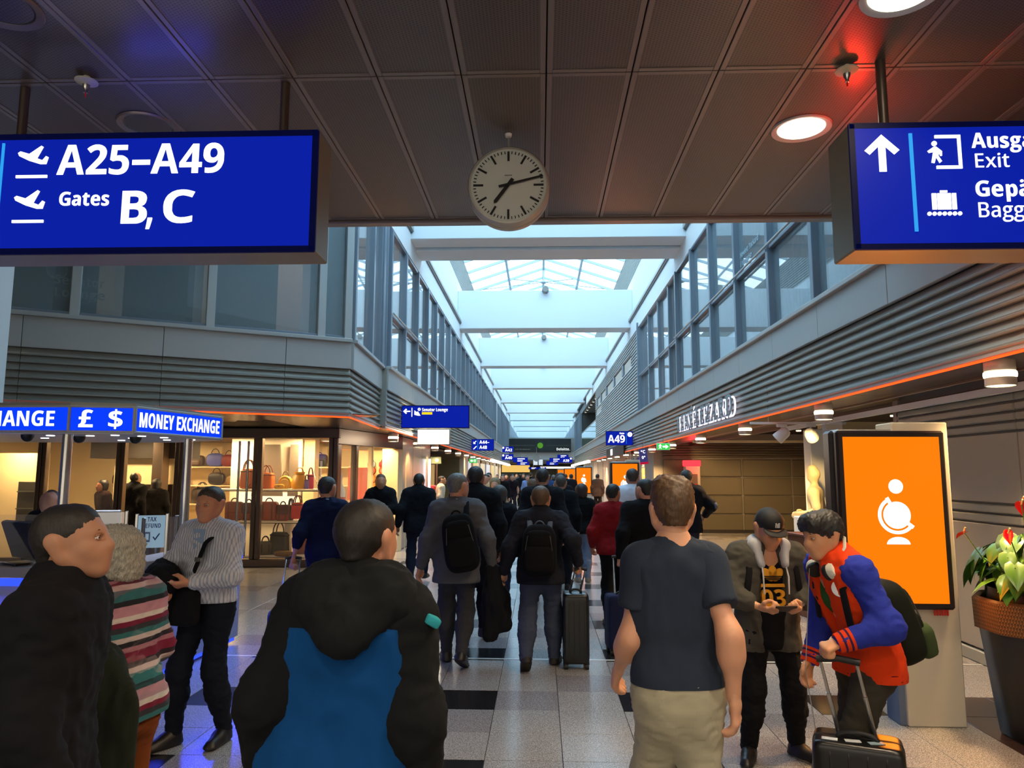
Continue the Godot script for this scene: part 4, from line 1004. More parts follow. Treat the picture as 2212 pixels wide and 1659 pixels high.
	var deep := [["duffle", "b02a14", 318, 1.9, .42, "glossy red-brown travel bag on the top deep shelf"], ["satchel", "8a2412", 362, 1.9, .34, "dark red satchel on the top deep shelf near the kiosk post"], ["satchel", "5a2a18", 340, 1.9, .2, "narrow brown case between the red bags on the top deep shelf"], ["pack", "4a3626", 425, 1.9, .36, "brown-black rucksack on the top deep shelf behind the kiosk post"],
		["bowling", "4a56b4", 465, 1.9, .42, "periwinkle blue handbag with dark handle on the top deep shelf"], ["bowling", "7a1420", 495, 1.9, .38, "black and red handbag beside the blue one"], ["pack", "e0a018", 646, 1.9, .30, "yellow backpack on the top deep shelf behind the window display"], ["pack", "17161c", 690, 1.9, .4, "black backpack on the top deep shelf near the reflected letters"],
		["bowling", "b8301a", 322, 1.45, .3, "red handbag on the second deep shelf behind the two dark shoppers"], ["bowling", "c2331c", 345, 1.45, .4, "larger red handbag on the second deep shelf"], ["bowling", "1e1a1a", 470, 1.45, .4, "black handbag on the second deep shelf under the blue one"], ["pack", "6e5f48", 690, 1.45, .28, "grey-beige backpack on the second deep shelf"],
		["satchel", "9c2a1a", 330, 1.0, .4, "red satchel on the third deep shelf"], ["duffle", "3a2c22", 440, 1.0, .5, "dark travel bag on the third deep shelf"], ["bowling", "8a6a3a", 505, 1.45, .3, "light brown handbag on the second deep shelf"], ["bowling", "2c2622", 660, 1.0, .4, "dark bag on the third deep shelf behind the red handbag"], ["duffle", "2b2420", 380, 1.0, .4, "black travel bag on the third deep shelf behind the kiosk post"], ["pack", "30231c", 262, 1.45, .34, "dark rucksack on the second deep shelf by the steel column"], ["bowling", "54321f", 395, 1.45, .3, "brown bag on the second deep shelf hidden half by the kiosk post"]]
	for q in deep:
		var p := px(q[2], 1000, -17.75)
		bag(q[0], q[1], Vector3(p.x, q[3], p.z), Vector3(q[4], q[4] * .78, .2), 0, q[5], dg)
	var th := thing("shop_column", "brushed metal column inside the bag shop beside the white partition", "column", xf(Vector3(-8.0, 0, -15.2)))
	ob("shaft", b().box(Vector3(.22, 2.5, .3), Vector3(0, 1.25, 0), .01), M.bronze, th)
	# dark doorway case with red items
	var cab := thing("dark_cabinet", "dark open cabinet with red goods set in the white partition", "cabinet", xf(Vector3(-8.15, 0, -15.5)))
	ob("case", b().box(Vector3(.62, 1.5, .1), Vector3(0, .75, 0), .01), hexm("1e1210", .5), cab)
	for i in 6: ob("shelf_goods", b().blob(Vector3(-.18 + (i % 2) * .3, .35 + (i / 2) * .42, .1), Vector3(.16, .12, .1), .5, .5, 12, 8), leather("a3141a"), cab)
	cab = thing("dark_cabinet", "dark shelf niche in the cream wall at the far left of the shop", "cabinet", xf(Vector3(-10.6, 0, -15.0)))
	ob("case", b().box(Vector3(.55, 1.55, .1), Vector3(0, .78, 0), .01), hexm("2a2a24", .5), cab)
	for i in 4: ob("shelf_board", b().box(Vector3(.5, .02, .1), Vector3(0, .3 + i * .35, .06)), hexm("45463e", .5), cab)
	# wall of small bags at the shop's end
	var wg := "small bags hung on the cream end wall"
	var rowcol := [["7f8a8c", "c01a22", "c8c07a"], ["8a3a1c", "9a3a20", "a04422"], ["c0702c", "b03020", "a8652e"], ["c47a30", "b02a20", "9a6a30"]]
	for i in 4:
		for j in 3:
			var p := px([803, 828, 851][j], [1000, 1016, 1034, 1051][i], -17.2)
			bag("bowling" if i == 0 else "round", rowcol[i][j], p - Vector3(0, .11, 0), Vector3(.20, .2 if i else .15, .09), 0, "%s bag in the %s row, %s column of the end wall" % [["flat small", "square brown", "round brown", "round brown"][i], nth(i), nth(j)], wg)
	for i in 6:
		var p := px(851, 1070 + i * 20, -17.2)
		bag("round", ["a8712f", "8e5a28", "b07a36", "8a4a20", "9c5a2a", "a86a30"][i], p - Vector3(0, .11, 0), Vector3(.2, .22, .09), 0, "round tan bag in the lone right column of the end wall, %s below the rows" % nth(i), wg)
	# orange goods behind the chamfered glass
	var og := thing("orange_display", "orange display column with bottles behind the chamfered corner glass", "display", xf(Vector3(-4.0, 0, -15.9)))
	ob("pedestal", b().box(Vector3(.4, .8, .3), Vector3(0, .4, 0), .01), hexm("70461f", .5), og)
	ob("orange_board", b().box(Vector3(.42, .7, .04), Vector3(0, 1.52, -.1), .005), hexm("d9501c", .5), og)
	for i in 3: ob("bottle", b(xf(Vector3(-.12 + i * .12, .8, .05))).lathe([Vector2(0, 0), Vector2(.035, 0), Vector2(.035, .16), Vector2(.012, .2), Vector2(.012, .26), Vector2(0, .26)], 12), hexm(["8d2d1a", "3a4a7a", "8a5a2a"][i], .3), og)
	var bo := thing("display_bottle", "tall glass bottle of toys in the chamfered corner window", "bottle", xf(Vector3(-3.95, .9, -14.45)))
	ob("bottle_body", b().lathe([Vector2(0, 0), Vector2(.09, 0), Vector2(.1, .1), Vector2(.1, .5), Vector2(.03, .65), Vector2(.03, .85), Vector2(0, .85)], 16), hexm("b9c4d4", .2), bo)
	ob("label_band", b().lathe([Vector2(.102, .22), Vector2(.104, .22), Vector2(.104, .38), Vector2(.102, .38)], 16), hexm("b81c2c", .4), bo)
	ob("stand", b().box(Vector3(.24, .9, .24), Vector3(0, -.45, 0), .01), M.cream, bo)

func left_far_shops() -> void:
	# food stall and the further left fronts
	var w := thing("wall_corridor_left", "far left shop fronts along the corridor", "wall", Transform3D(), "", "structure")
	piece(w, "stall_back", Vector3(-7.0, 0, -29.2), Vector3(-3.2, 2.6, -29.0), hexm("8a7a60", .6))
	piece(w, "stall_side", Vector3(-7.2, 0, -29.0), Vector3(-7.0, 2.6, -21.2), hexm("4a3226", .6))
	piece(w, "stall_ceiling", Vector3(-7.0, 2.5, -29.0), Vector3(-3.4, 2.56, -21.2), hexm("3a2a20", .6))
	piece(w, "divider", Vector3(-7.0, 0, -21.4), Vector3(-3.22, 2.6, -21.22), hexm("b0aca4", .5))
	piece(w, "green_room", Vector3(-4.1, 0, -28.98), Vector3(-3.2, 2.3, -28.9), hexm("6c6a4a", .6))
	piece(w, "front_pier", Vector3(-3.5, 0, -31.0), Vector3(-3.05, 2.6, -29.2), hexm("c9c0a6", .5))
	for i in 9: piece(w, "front_panel", Vector3(-3.6, 0, -33.6 - i * 3.6), Vector3(-3.35, 2.6, -31.1 - i * 3.6), [hexm("d9d4c8", .5), hexm("b79a62", .5), hexm("cfd4da", .4), hexm("8b6a4a", .5)][i % 4])
	for i in 6:
		var lt := ob("added_fill_window", vbox(Vector3(-3.33, .9, -35.0 - i * 4.4), Vector3(-3.3, 2.3, -32.0 - i * 4.4)), glow(["eef2ff", "ffe2a8", "fff0d0"][i % 3], [.8, .8, .7][i % 3]), w)
	var st := thing("food_stall", "dark bread stall with round loaves on lit racks beside the steel wall", "stall", xf(Vector3(-4.15, 0, -23.2)))
	ob("counter", b().box(Vector3(1.7, .95, .6), Vector3(0, .475, .5), .02), hexm("2a1a14", .4), st)
	ob("counter_case", b().box(Vector3(1.5, .35, .4), Vector3(0, 1.13, .5), .02), glow("ffcf8a", .9), st)
	ob("rack_frame", b().box(Vector3(1.7, .05, .3), Vector3(0, 1.35, 0)).box(Vector3(1.7, .05, .3), Vector3(0, 2.05, 0)).box(Vector3(.05, 2.1, .3), Vector3(-.85, 1.05, 0)).box(Vector3(.05, 2.1, .3), Vector3(.85, 1.05, 0)).box(Vector3(.05, .75, .3), Vector3(-.3, 1.7, 0)).box(Vector3(.05, .75, .3), Vector3(.3, 1.7, 0)), hexm("2a1511", .4), st)
	ob("back_panel", b().box(Vector3(1.6, .7, .02), Vector3(0, 1.7, -.14)), glow("f6c680", .5), st)
	area(Vector3(-4.15, 2.3, -22.6), Vector3.DOWN, 1.4, .3, 5.0, "ffc98a")
	for i in 6: tag(ob("bread_loaf", b(xf(Vector3.ZERO, 0, 80)).blob(Vector3.ZERO, Vector3(.29, .12, .29), 1, 1, 16, 8), hexm("8a4a20", .7), null, xf(Vector3(-4.7 + (i % 3) * .55, 1.5 + .36 * (i / 3), -23.15))), "round brown loaf in the %s row of the bread rack, %s from the left" % [["lower", "upper"][i / 3], nth(i % 3)], "bread", "round loaves on the bread rack")
	var ex := thing("red_cabinet", "red wall cabinet beside the bread stall", "cabinet", xf(Vector3(-3.12, 1.0, -21.1)))
	ob("box_body", b().box(Vector3(.2, .42, .4), Vector3(0, .2, 0), .02), M.red, ex)
	ob("door_edge", b().box(Vector3(.02, .36, .34), Vector3(.1, .2, 0), .01), hexm("a01610", .3), ex)
	var fs := thing("fire_sign", "small dark green projecting pictogram sign above the bread stall", "sign", xf(Vector3(-3.0, 2.02, -20.9)))
	ob("plate", b().box(Vector3(.34, .2, .02), Vector3(0, .1, 0), .004), hexm("4a5a4c", .5), fs)
	ob("heart", b().blob(Vector3(.05, .1, .012), Vector3(.1, .1, .01), 1, 1, 12, 6), hexm("d6dcd0", .5), fs)

func right_side() -> void:
	var w := thing("wall_shop_right", "grey panelled wall with corrugated top under the right soffit", "wall", Transform3D(), "", "structure")
	var x := 4.12
	piece(w, "core", Vector3(x + .02, 0, -8.55), Vector3(x + .25, 3.0, 9), M.grey)
	for i in 6:
		var z1 := -8.55 + i * 2.1
		for q in [[.14, 1.30], [1.50, 2.12]]: piece(w, "wall_panel", Vector3(x - .02, q[0], z1 + .004), Vector3(x + .03, q[1], z1 + 2.096), M.wallgrey, .006)
		piece(w, "rail", Vector3(x - .035, 1.32, z1 + .004), Vector3(x + .03, 1.39, z1 + 2.096), M.alu, .01)
		piece(w, "rail", Vector3(x - .035, 1.41, z1 + .004), Vector3(x + .03, 1.48, z1 + 2.096), M.alu, .01)
		for k in 5: piece(w, "slat", Vector3(x - .03, 2.14 + k * .085, z1 + .004), Vector3(x + .03, 2.14 + k * .085 + .07, z1 + 2.096), M.alu, .012)
		piece(w, "skirting", Vector3(x - .03, 0, z1), Vector3(x + .02, .12, z1 + 2.1), M.alu, .01)
	piece(w, "end_face", Vector3(x - .03, 0, -8.62), Vector3(x + .3, 2.6, -8.5), M.wallgrey, .006)
	# store recess with roller shutters
	var s := thing("wall_shutters", "dim grey sectional shutters closing the shops at the back of the right recess", "wall", Transform3D(), "", "structure")
	piece(s, "core", Vector3(4.0, 0, -22.7), Vector3(9, 3.0, -22.45), M.grey)
	for i in 4:
		for j in 4: piece(s, "shutter_panel", Vector3(4.62 + i * 1.48 - (.9 if i == 0 else 0.0), .02 + j * .55, -22.46), Vector3(4.62 + i * 1.48 + 1.44, .54 + j * .55, -22.40), M.shutter, .02)
	for j in 6: piece(s, "slat", Vector3(3.7, 2.24 + j * .075, -22.45), Vector3(9, 2.30 + j * .075, -22.40), M.shutter, .012)
	piece(s, "foot_rail", Vector3(3.7, 0, -22.40), Vector3(9, .10, -22.36), M.darksteel, .01)
	piece(s, "side_wall", Vector3(8.2, 0, -22.5), Vector3(8.4, 3.0, -8.6), M.wallgrey)
	piece(s, "store_back", Vector3(4.6, 0, -12.3), Vector3(8.2, 2.6, -12.1), M.cream)
	piece(s, "white_pier", Vector3(4.25, 0, -12.0), Vector3(4.62, 2.46, -11.7), M.white, .01)
	piece(s, "white_pier", Vector3(4.62, 0, -12.0), Vector3(5.4, 2.4, -11.95), M.white, .01)
	piece(s, "ceiling_grid", Vector3(3.9, 2.44, -12.0), Vector3(3.96, 2.5, -5.5), M.white)
	piece(s, "ceiling_grid", Vector3(3.3, 2.42, -16.0), Vector3(8.2, 2.47, -15.9), M.cream)
	# far right front beyond the shutters
	var f := thing("wall_corridor_right", "far right shop fronts along the corridor", "wall", Transform3D(), "", "structure")
	piece(f, "pier", Vector3(3.45, 0, -24.3), Vector3(4.2, 2.6, -22.5), hexm("8f8a7e", .6))
	piece(f, "glass_front", Vector3(3.5, .1, -28.2), Vector3(3.53, 2.5, -24.5), M.darkglass)
	for z in [-24.5, -25.8, -27.0, -28.2]: piece(f, "post", Vector3(3.46, 0, z - .05), Vector3(3.56, 2.6, z + .05), M.steel, .01)
	piece(f, "inside", Vector3(4.6, 0, -28.3), Vector3(4.7, 2.6, -24.3), hexm("6e6a60", .7))
	for i in 2: piece(f, "red_poster", Vector3(3.9, .5, -25.9 - i * 1.1), Vector3(3.93, 2.2, -25.0 - i * 1.1), glow("e0341a", .8))
	for i in 9: piece(f, "front_panel", Vector3(3.75, 0, -32.0 - i * 4.0), Vector3(3.95, 2.6, -28.3 - i * 4.0), [hexm("b4b0aa", .6), hexm("9c988f", .6), hexm("c4c0b4", .6)][i % 3])
	var hd := thing("shop_board", "dark fascia board with small white lit block near the A49 sign", "board", xf(Vector3(3.08, 2.42, -30.5), -90))
	ob("board", b().box(Vector3(7.0, .42, .05), Vector3(0, .24, 0), .01), M.black, hd)
	ob("lit_block", b().box(Vector3(.7, .26, .03), Vector3(-1.0, .24, .03)), M.signwhite, hd)
	# light totems
	totem(Vector3(2.55, 0, -5.42), 1.0, "tall grey totem with glowing orange screen and white globe figure beside the plant", true)
	for q in [[1352, 20.2, "second orange screen totem, behind the man in the white shirt"], [1262, 35.0, "third orange screen totem, left of the man in the brown suit"], [1233, 45.0, "fourth orange screen totem, half hidden by walkers under the far lamps"], [1216, 53.0, "fifth and farthest orange screen totem"]]:
		totem(px(q[0], 1060, -q[1]) * Vector3(1, 0, 1), 1.0, q[2], false)
	# payphone
	var p := thing("payphone", "white wall telephone column with a glowing red top in front of the shutters", "payphone", xf(Vector3(4.43, 0, -21.7)))
	ob("column_body", b().box(Vector3(.42, 1.98, .35), Vector3(0, .99, 0), .02), hexm("b9b4aa", .5), p)
	ob("red_light", b().box(Vector3(.46, .17, .38), Vector3(0, 2.06, 0), .02), M.redglow, p)
	omni(Vector3(4.43, 2.06, -21.35), .35, "ff2030", .1)
	ob("screen_panel", b().box(Vector3(.26, .5, .02), Vector3(0, 1.5, .18), .01), hexm("6f625a", .4), p)
	ob("red_symbol", b().box(Vector3(.1, .1, .01), Vector3(.06, 1.42, .195)), M.red, p)
	ob("telephone", b().box(Vector3(.26, .22, .1), Vector3(.02, 1.12, .2), .02), M.steel, p)
	ob("handset", b().tube([Vector3(-.06, 1.18, .27), Vector3(-.06, 1.1, .29), Vector3(-.06, 1.04, .27)], .022), M.black, p)
	for i in 5:
		var sp: Vector3 = [Vector3(5.2, 2.9, -19.5), Vector3(6.8, 2.9, -19.5), Vector3(5.4, 2.9, -16.5), Vector3(4.5, 2.9, -20.8), Vector3(6.9, 2.9, -14.5)][i]
		var sl := thing("recess_downlight", "small warm downlight in the dark ceiling before the shutters, %s of five" % nth(i), "downlight", Transform3D(Basis(), sp), "downlights before the shutters")
		ob("lamp_disc", b().lathe([Vector2(0, -.03), Vector2(.06, -.028), Vector2(.065, 0)], 14), glow("ffe0a0", 6.0), sl)
		spot(sp - Vector3(0, .05, 0), Vector3(0, -1, -.35).normalized(), 65, 5.0, "ffcf86", .06)
	# mannequin
	mannequin()
	# counter and framed picture
	var c := thing("wooden_counter", "reddish wooden counter beside the white mannequin", "counter", xf(Vector3(3.55, 0, -9.55), 8))
	ob("front", b().box(Vector3(.62, .98, .55), Vector3(0, .49, 0), .008), M.wood, c)
	ob("top", b().box(Vector3(.66, .03, .58), Vector3(0, .995, 0), .006), M.wood, c)
	var pl := thing("white_plinth", "white display plinth behind the wooden counter", "plinth", xf(Vector3(3.92, 0, -10.5)))
	ob("body", b().box(Vector3(.6, 1.16, .5), Vector3(0, .58, 0), .01), M.white, pl)
	var fr := thing("framed_board", "dark framed white board leaning at the wooden counter", "frame", xf(Vector3(3.62, .35, -8.9), 30))
	ob("frame", b().box(Vector3(.44, .62, .03), Vector3(0, .31, 0), .006), M.black, fr)
	ob("board", b().box(Vector3(.38, .56, .01), Vector3(0, .31, .014)), hexm("d9d2c4", .5), fr)
	# track spots
	for i in 2:
		var t := thing("track_spotlight", ["white track spotlight turned away, left of the pair over the mannequin", "glowing white track spotlight aimed at the mannequin"][i], "spotlight", xf(Vector3([3.33, 3.72][i], 2.42, -10.2)), "track spotlights")
		ob("bracket", b().box(Vector3(.14, .05, .06), Vector3(0, .0, 0), .01).cyl(Vector3(0, -.02, 0), Vector3(0, -.1, 0), .012), M.white, t)
		var hx := xf(Vector3(0, -.13, 0), [60.0, -35.0][i], [-40.0, -25.0][i])
		ob("can", b(hx * xf(Vector3.ZERO, 0, 90)).lathe([Vector2(0, .10), Vector2(.05, .10), Vector2(.075, .06), Vector2(.085, -.09), Vector2(.078, -.09), Vector2(.06, -.05), Vector2(0, -.045)], 20), M.white, t)
		ob("lens", b(hx * xf(Vector3.ZERO, 0, 90)).lathe([Vector2(0, -.075), Vector2(.078, -.075)], 18), glow("ffe2a4", 8.0 if i else 2.0), t)
	spot(Vector3(3.45, 2.30, -9.6), (Vector3(4.1, 1.3, -11.3) - Vector3(3.45, 2.30, -9.6)).normalized(), 34, 5.0, "ffcd7e", .05)
	var rail := thing("track_rail", "thin white ceiling track carrying the two spotlights", "track", xf(Vector3(3.55, 2.45, -10.2)))
	ob("rail", b().box(Vector3(1.3, .03, .04)), M.white, rail)
	ob("hanger", b().cyl(Vector3(-.4, 0, 0), Vector3(-.4, .5, 0), .006).cyl(Vector3(.4, 0, 0), Vector3(.4, .5, 0), .006), M.steel, rail)
	var bx := thing("clear_box", "small clear plastic box hung from the track near the totem top", "box", xf(Vector3(3.62, 2.2, -9.2)))
	ob("shell", b().box(Vector3(.2, .24, .14), Vector3(0, .1, 0), .01), glass(.25, "d8d8e0"), bx)
	ob("hanger", b().cyl(Vector3(0, .2, 0), Vector3(0, .7, 0), .006), M.steel, bx)
	planter()

func totem(at: Vector3, s: float, label: String, near: bool) -> void:
	var t := thing("advertising_totem", label, "totem", Transform3D(Basis.from_scale(Vector3.ONE * s), at), "orange screen totems along the right")
	var gm := hexm("c2bcae", .5)
	ob("pylon", b().box(Vector3(.40, 2.13, .26), Vector3(.22, 1.065, -.16), .008), gm, t)
	ob("pylon_edge", b().box(Vector3(.05, .75, .20), Vector3(.0, .375, -.16), .005), hexm("5a6a86", .5), t)
	ob("screen_housing", b().box(Vector3(.74, 1.30, .22), Vector3(-.015, 1.43, -.13), .03), hexm("9a9a9c", .35, .5), t)
	ob("housing_edge", b().box(Vector3(.05, 1.28, .14), Vector3(-.395, 1.43, -.13), .02), M.darksteel, t)
	ob("screen_frame", b().box(Vector3(.77, 1.26, .06), Vector3(-.02, 1.435, 0.0), .015), hexm("1a1416", .35), t)
	var sc := ob("screen", b().box(Vector3(.68, 1.17, .01), Vector3(-.02, 1.435, .031)), M.orange, t)
	var c := Vector3(-.02, 0, .036)
	var dsc := func(n: String, x: float, y: float, r: float) -> void:
		ob(n, b(xf(c + Vector3(x, y, 0), 0, 90)).lathe([Vector2(0, .002), Vector2(r, .002), Vector2(r, 0)], 36), M.screenwhite, sc)
	dsc.call("icon_head", 0.015, 1.665, .051)
	dsc.call("icon_globe", 0.012, 1.462, .096)
	var arc := PackedVector2Array()
	var ins := PackedVector2Array()
	for i in 25:
		var a := lerpf(deg_to_rad(118), deg_to_rad(322), i / 24.0)
		arc.append(Vector2(cos(a), sin(a)) * .134)
		ins.append(Vector2(cos(a), sin(a)) * .110)
	ins.reverse()
	arc.append_array(ins)
	ob("icon_arc", b().prism(arc, .003), M.screenwhite, sc, xf(c + Vector3(.012, 1.462, 0)))
	for a in [118.0, 322.0]: ob("icon_arc_end", b().box(Vector3(.05, .026, .003)), M.screenwhite, sc, xf(c + Vector3(.012 + cos(deg_to_rad(a)) * .115, 1.462 + sin(deg_to_rad(a)) * .115, .001), 0, 0, a))
	var foot := PackedVector2Array()
	for i in 13: foot.append(Vector2(cos(PI * i / 12) * .082, sin(PI * i / 12) * .052))
	ob("icon_foot", b().prism(foot, .003), M.screenwhite, sc, xf(c + Vector3(.012, 1.258, 0)))
	if near:
		var tags := b()
		for i in 6: tags.box(Vector3(.011, .045, .012), Vector3(.23 + i * .018, .785, .0), .003)
		ob("red_tags", tags, M.red, t)
	area(t.transform * Vector3(-.02, 1.435, .06), Vector3(0, 0, 1), .66 * s, 1.15 * s, 2.2, "ff8a1e")

func mannequin() -> void:
	var m := thing("mannequin", "cream white faceless shop mannequin with striped skirt lit by a spotlight", "mannequin", xf(Vector3(4.03, .2, -11.0), 62))
	var mm := hexm("efdcae", .4)
	var q := [[v3(0, 1.56, .01), v3(0, 1.62, -.02), .078, .07], [v3(0, 1.52, -.03), v3(0, 1.5, -.05), .06, .045], [v3(0, 1.32, .0), v3(0, 1.48, .0), .045, .042], [v3(-.06, 1.24, 0), v3(.06, 1.24, 0), .1, .1, v3(1, 1, 1.2)], [v3(0, 1.0, 0), v3(0, 1.2, 0), .1, .11, v3(1, 1, 1.3)],
		[v3(-.07, .88, 0), v3(.07, .88, 0), .12, .12, v3(1, 1, 1.2)]]
	for s in [-1.0, 1.0]:
		q += [[v3(0, 1.3, 0), v3(s * .17, 1.3, 0), .06, .05], [v3(s * .18, 1.3, .0), v3(s * .24, 1.04, .06), .045, .036], [v3(s * .24, 1.04, .06), v3(s * .13, .98, -.18), .036, .024], [v3(s * .08, .88, 0), v3(s * .07, .46, -.01), .085, .055], [v3(s * .07, .46, -.01), v3(s * .06, .07, .02), .055, .034], [v3(s * .06, .05, .03), v3(s * .07, .02, -.1), .035, .025]]
	ob("body", as_mesh(nets(q, .014, 40.0)), mm, m)
	for s in [-1.0, 1.0]:
		var y := (v3(s * .24, 1.04, .06) - v3(s * .13, .98, -.18)).normalized()
		var z := Vector3(s, 0, 0).cross(y).normalized()
		ob("hand", as_mesh(hand_arr("open")), mm, m, Transform3D(Basis(y.cross(z), y, z), v3(s * .13, .98, -.18)))
	ob("top", as_mesh(nets([[v3(-.07, 1.24, 0), v3(.07, 1.24, 0), .12, .12, v3(1, 1, 1.2)], [v3(0, .96, 0), v3(0, 1.2, 0), .13, .13, v3(1, 1, 1.25)], [v3(0, 1.3, 0), v3(-.2, 1.28, .01), .07, .065], [v3(0, 1.3, 0), v3(.2, 1.28, .01), .07, .065], [v3(-.2, 1.28, .01), v3(-.24, 1.08, .05), .065, .06], [v3(.2, 1.28, .01), v3(.24, 1.08, .05), .065, .06]], .015, 40.0, [], .9)), hexm("f0e2ba", .8), m)
	var ring := func(y0: float, y1: float) -> B:
		var r0 := lerpf(.24, .165, (y0 - .52) / .46)
		var r1 := lerpf(.24, .165, (y1 - .52) / .46)
		return b(Transform3D(Basis.from_scale(Vector3(1, 1, .78)), Vector3.ZERO)).lathe([Vector2(r0, y0), Vector2(r1, y1)], 28)
	for i in 8: ob("skirt_band", ring.call(.52 + i * .0575, .52 + (i + 1) * .0575), hexm("f4e8c6", .85) if i % 2 else hexm("b98a52", .85), m)
	ob("base", b().lathe([Vector2(0, -.02), Vector2(.2, -.02), Vector2(.2, -.005), Vector2(0, 0)], 28), M.steel, m)
	var p := thing("display_platform", "low white platform carrying the mannequin", "platform", xf(Vector3(4.1, 0, -11.05)))
	ob("body", b().box(Vector3(.9, .18, .9), Vector3(0, .09, 0), .01), M.white, p)

func planter() -> void:
	var t := thing("plant_pot", "tall dark tapered pot with a woven rattan collar by the totem", "pot", xf(Vector3(3.46, 0, -5.25)))
	ob("pot_body", b().lathe([Vector2(0, 0), Vector2(.335, 0), Vector2(.345, .02), Vector2(.425, .70), Vector2(.43, .715)], 10), hexm("15161a", .35), t, xf(Vector3.ZERO, 18))
	ob("rattan_collar", b().lathe([Vector2(.42, .69), Vector2(.452, .70), Vector2(.458, .90), Vector2(.44, .915), Vector2(.41, .905), Vector2(.40, .86)], 10), M.rattan, t, xf(Vector3.ZERO, 18))
	ob("inner_pot", b().lathe([Vector2(.36, .84), Vector2(.36, .98), Vector2(.345, .985), Vector2(.34, .95), Vector2(0, .94)], 32), M.black, t)
	var pl := thing("anthurium", "bushy green anthurium with heart-shaped leaves and red flowers in the tall pot", "plant", xf(Vector3(3.46, .95, -5.25)))
	var rng := RandomNumberGenerator.new()
	rng.seed = 11
	var greens := []
	for h in ["2f5c1a", "467a26", "234a16", "5a8c30", "1b3814"]:
		var m := hexm(h, .32)
		m.backlight_enabled = true; m.backlight = Color.html(h).darkened(.7)
		m.clearcoat_enabled = true; m.clearcoat = .3; m.clearcoat_roughness = .25
		greens.append(m)
	var leafs := []
	for k in 3: leafs.append(leaf_mesh(.13 + .02 * k, .19 + .025 * k))
	var stems := b()
	for i in 170:
		var a := rng.randf_range(0, TAU)
		var rr := sqrt(rng.randf()) * .44
		var y := rng.randf_range(.02, .40) * (1.0 - .45 * rr * rr / .19) + .03
		var p := Vector3(cos(a) * rr, y, sin(a) * rr)
		stems.tube([Vector3(cos(a) * .04, 0, sin(a) * .04), Vector3(p.x * .55, y * .7, p.z * .55), p], .0045, 5)
		var out := Vector3(cos(a), 0, sin(a))
		var droop := rng.randf_range(-75, -20)
		var bs := Basis(Vector3.UP, -a - PI / 2 + rng.randf_range(-.7, .7)) * Basis(Vector3.RIGHT, deg_to_rad(droop))
		var o := ob("leaf", leafs[rng.randi() % 3], greens[rng.randi() % 5], pl, Transform3D(bs * Basis.from_scale(Vector3.ONE * rng.randf_range(.62, 1.0)), p))
	ob("stem", stems, greens[2], pl)
	var fl := 0
	for q in [px(2082, 1150, -5.15), px(2206, 1090, -5.2), px(2178, 1152, -5.0), px(2208, 1083, -5.3)]:
		var p: Vector3 = q - pl.position
		ob("flower_stalk", b().tube([Vector3(p.x * .2, .0, p.z * .2), Vector3(p.x * .8, p.y * .6, p.z * .8), p], .004, 5), greens[1], pl)
		ob("flower", leaf_mesh(.075, .09), hexm("d8141a", .12), pl, Transform3D(Basis(Vector3.UP, [0.4, -.6, 1.9, 0.9][fl]) * Basis(Vector3.RIGHT, deg_to_rad([-20, -60, -80, -10][fl])), p))
		ob("spadix", b().cyl(p, p + Vector3(.0, .035, .02), .005), hexm("e8d080", .5), pl)
		fl += 1

func leaf_mesh(w: float, l: float) -> ArrayMesh:   # heart leaf: base at the origin, tip along -z, slightly folded and cupped
	var g := b()
	var rows := []
	for i in 9:
		var f := i / 8.0
		var hw: float = w * .5 * [.35, .86, 1.0, .96, .84, .66, .44, .2, .0][i]
		var z := -l * f + l * .16
		var row := PackedVector3Array()
		for j in 7:
			var s := (j - 3) / 3.0
			var back := l * .16 * absf(s) * (1.0 - f) * (1.0 if i < 2 else 0.0)
			row.append(Vector3(s * hw, absf(s) * hw * .35 - f * f * l * .28 - (absf(s) * absf(s)) * hw * .25, z + back))
		rows.append(row)
	g.rows(rows)
	var k := g.v.size()
	return g.mesh()

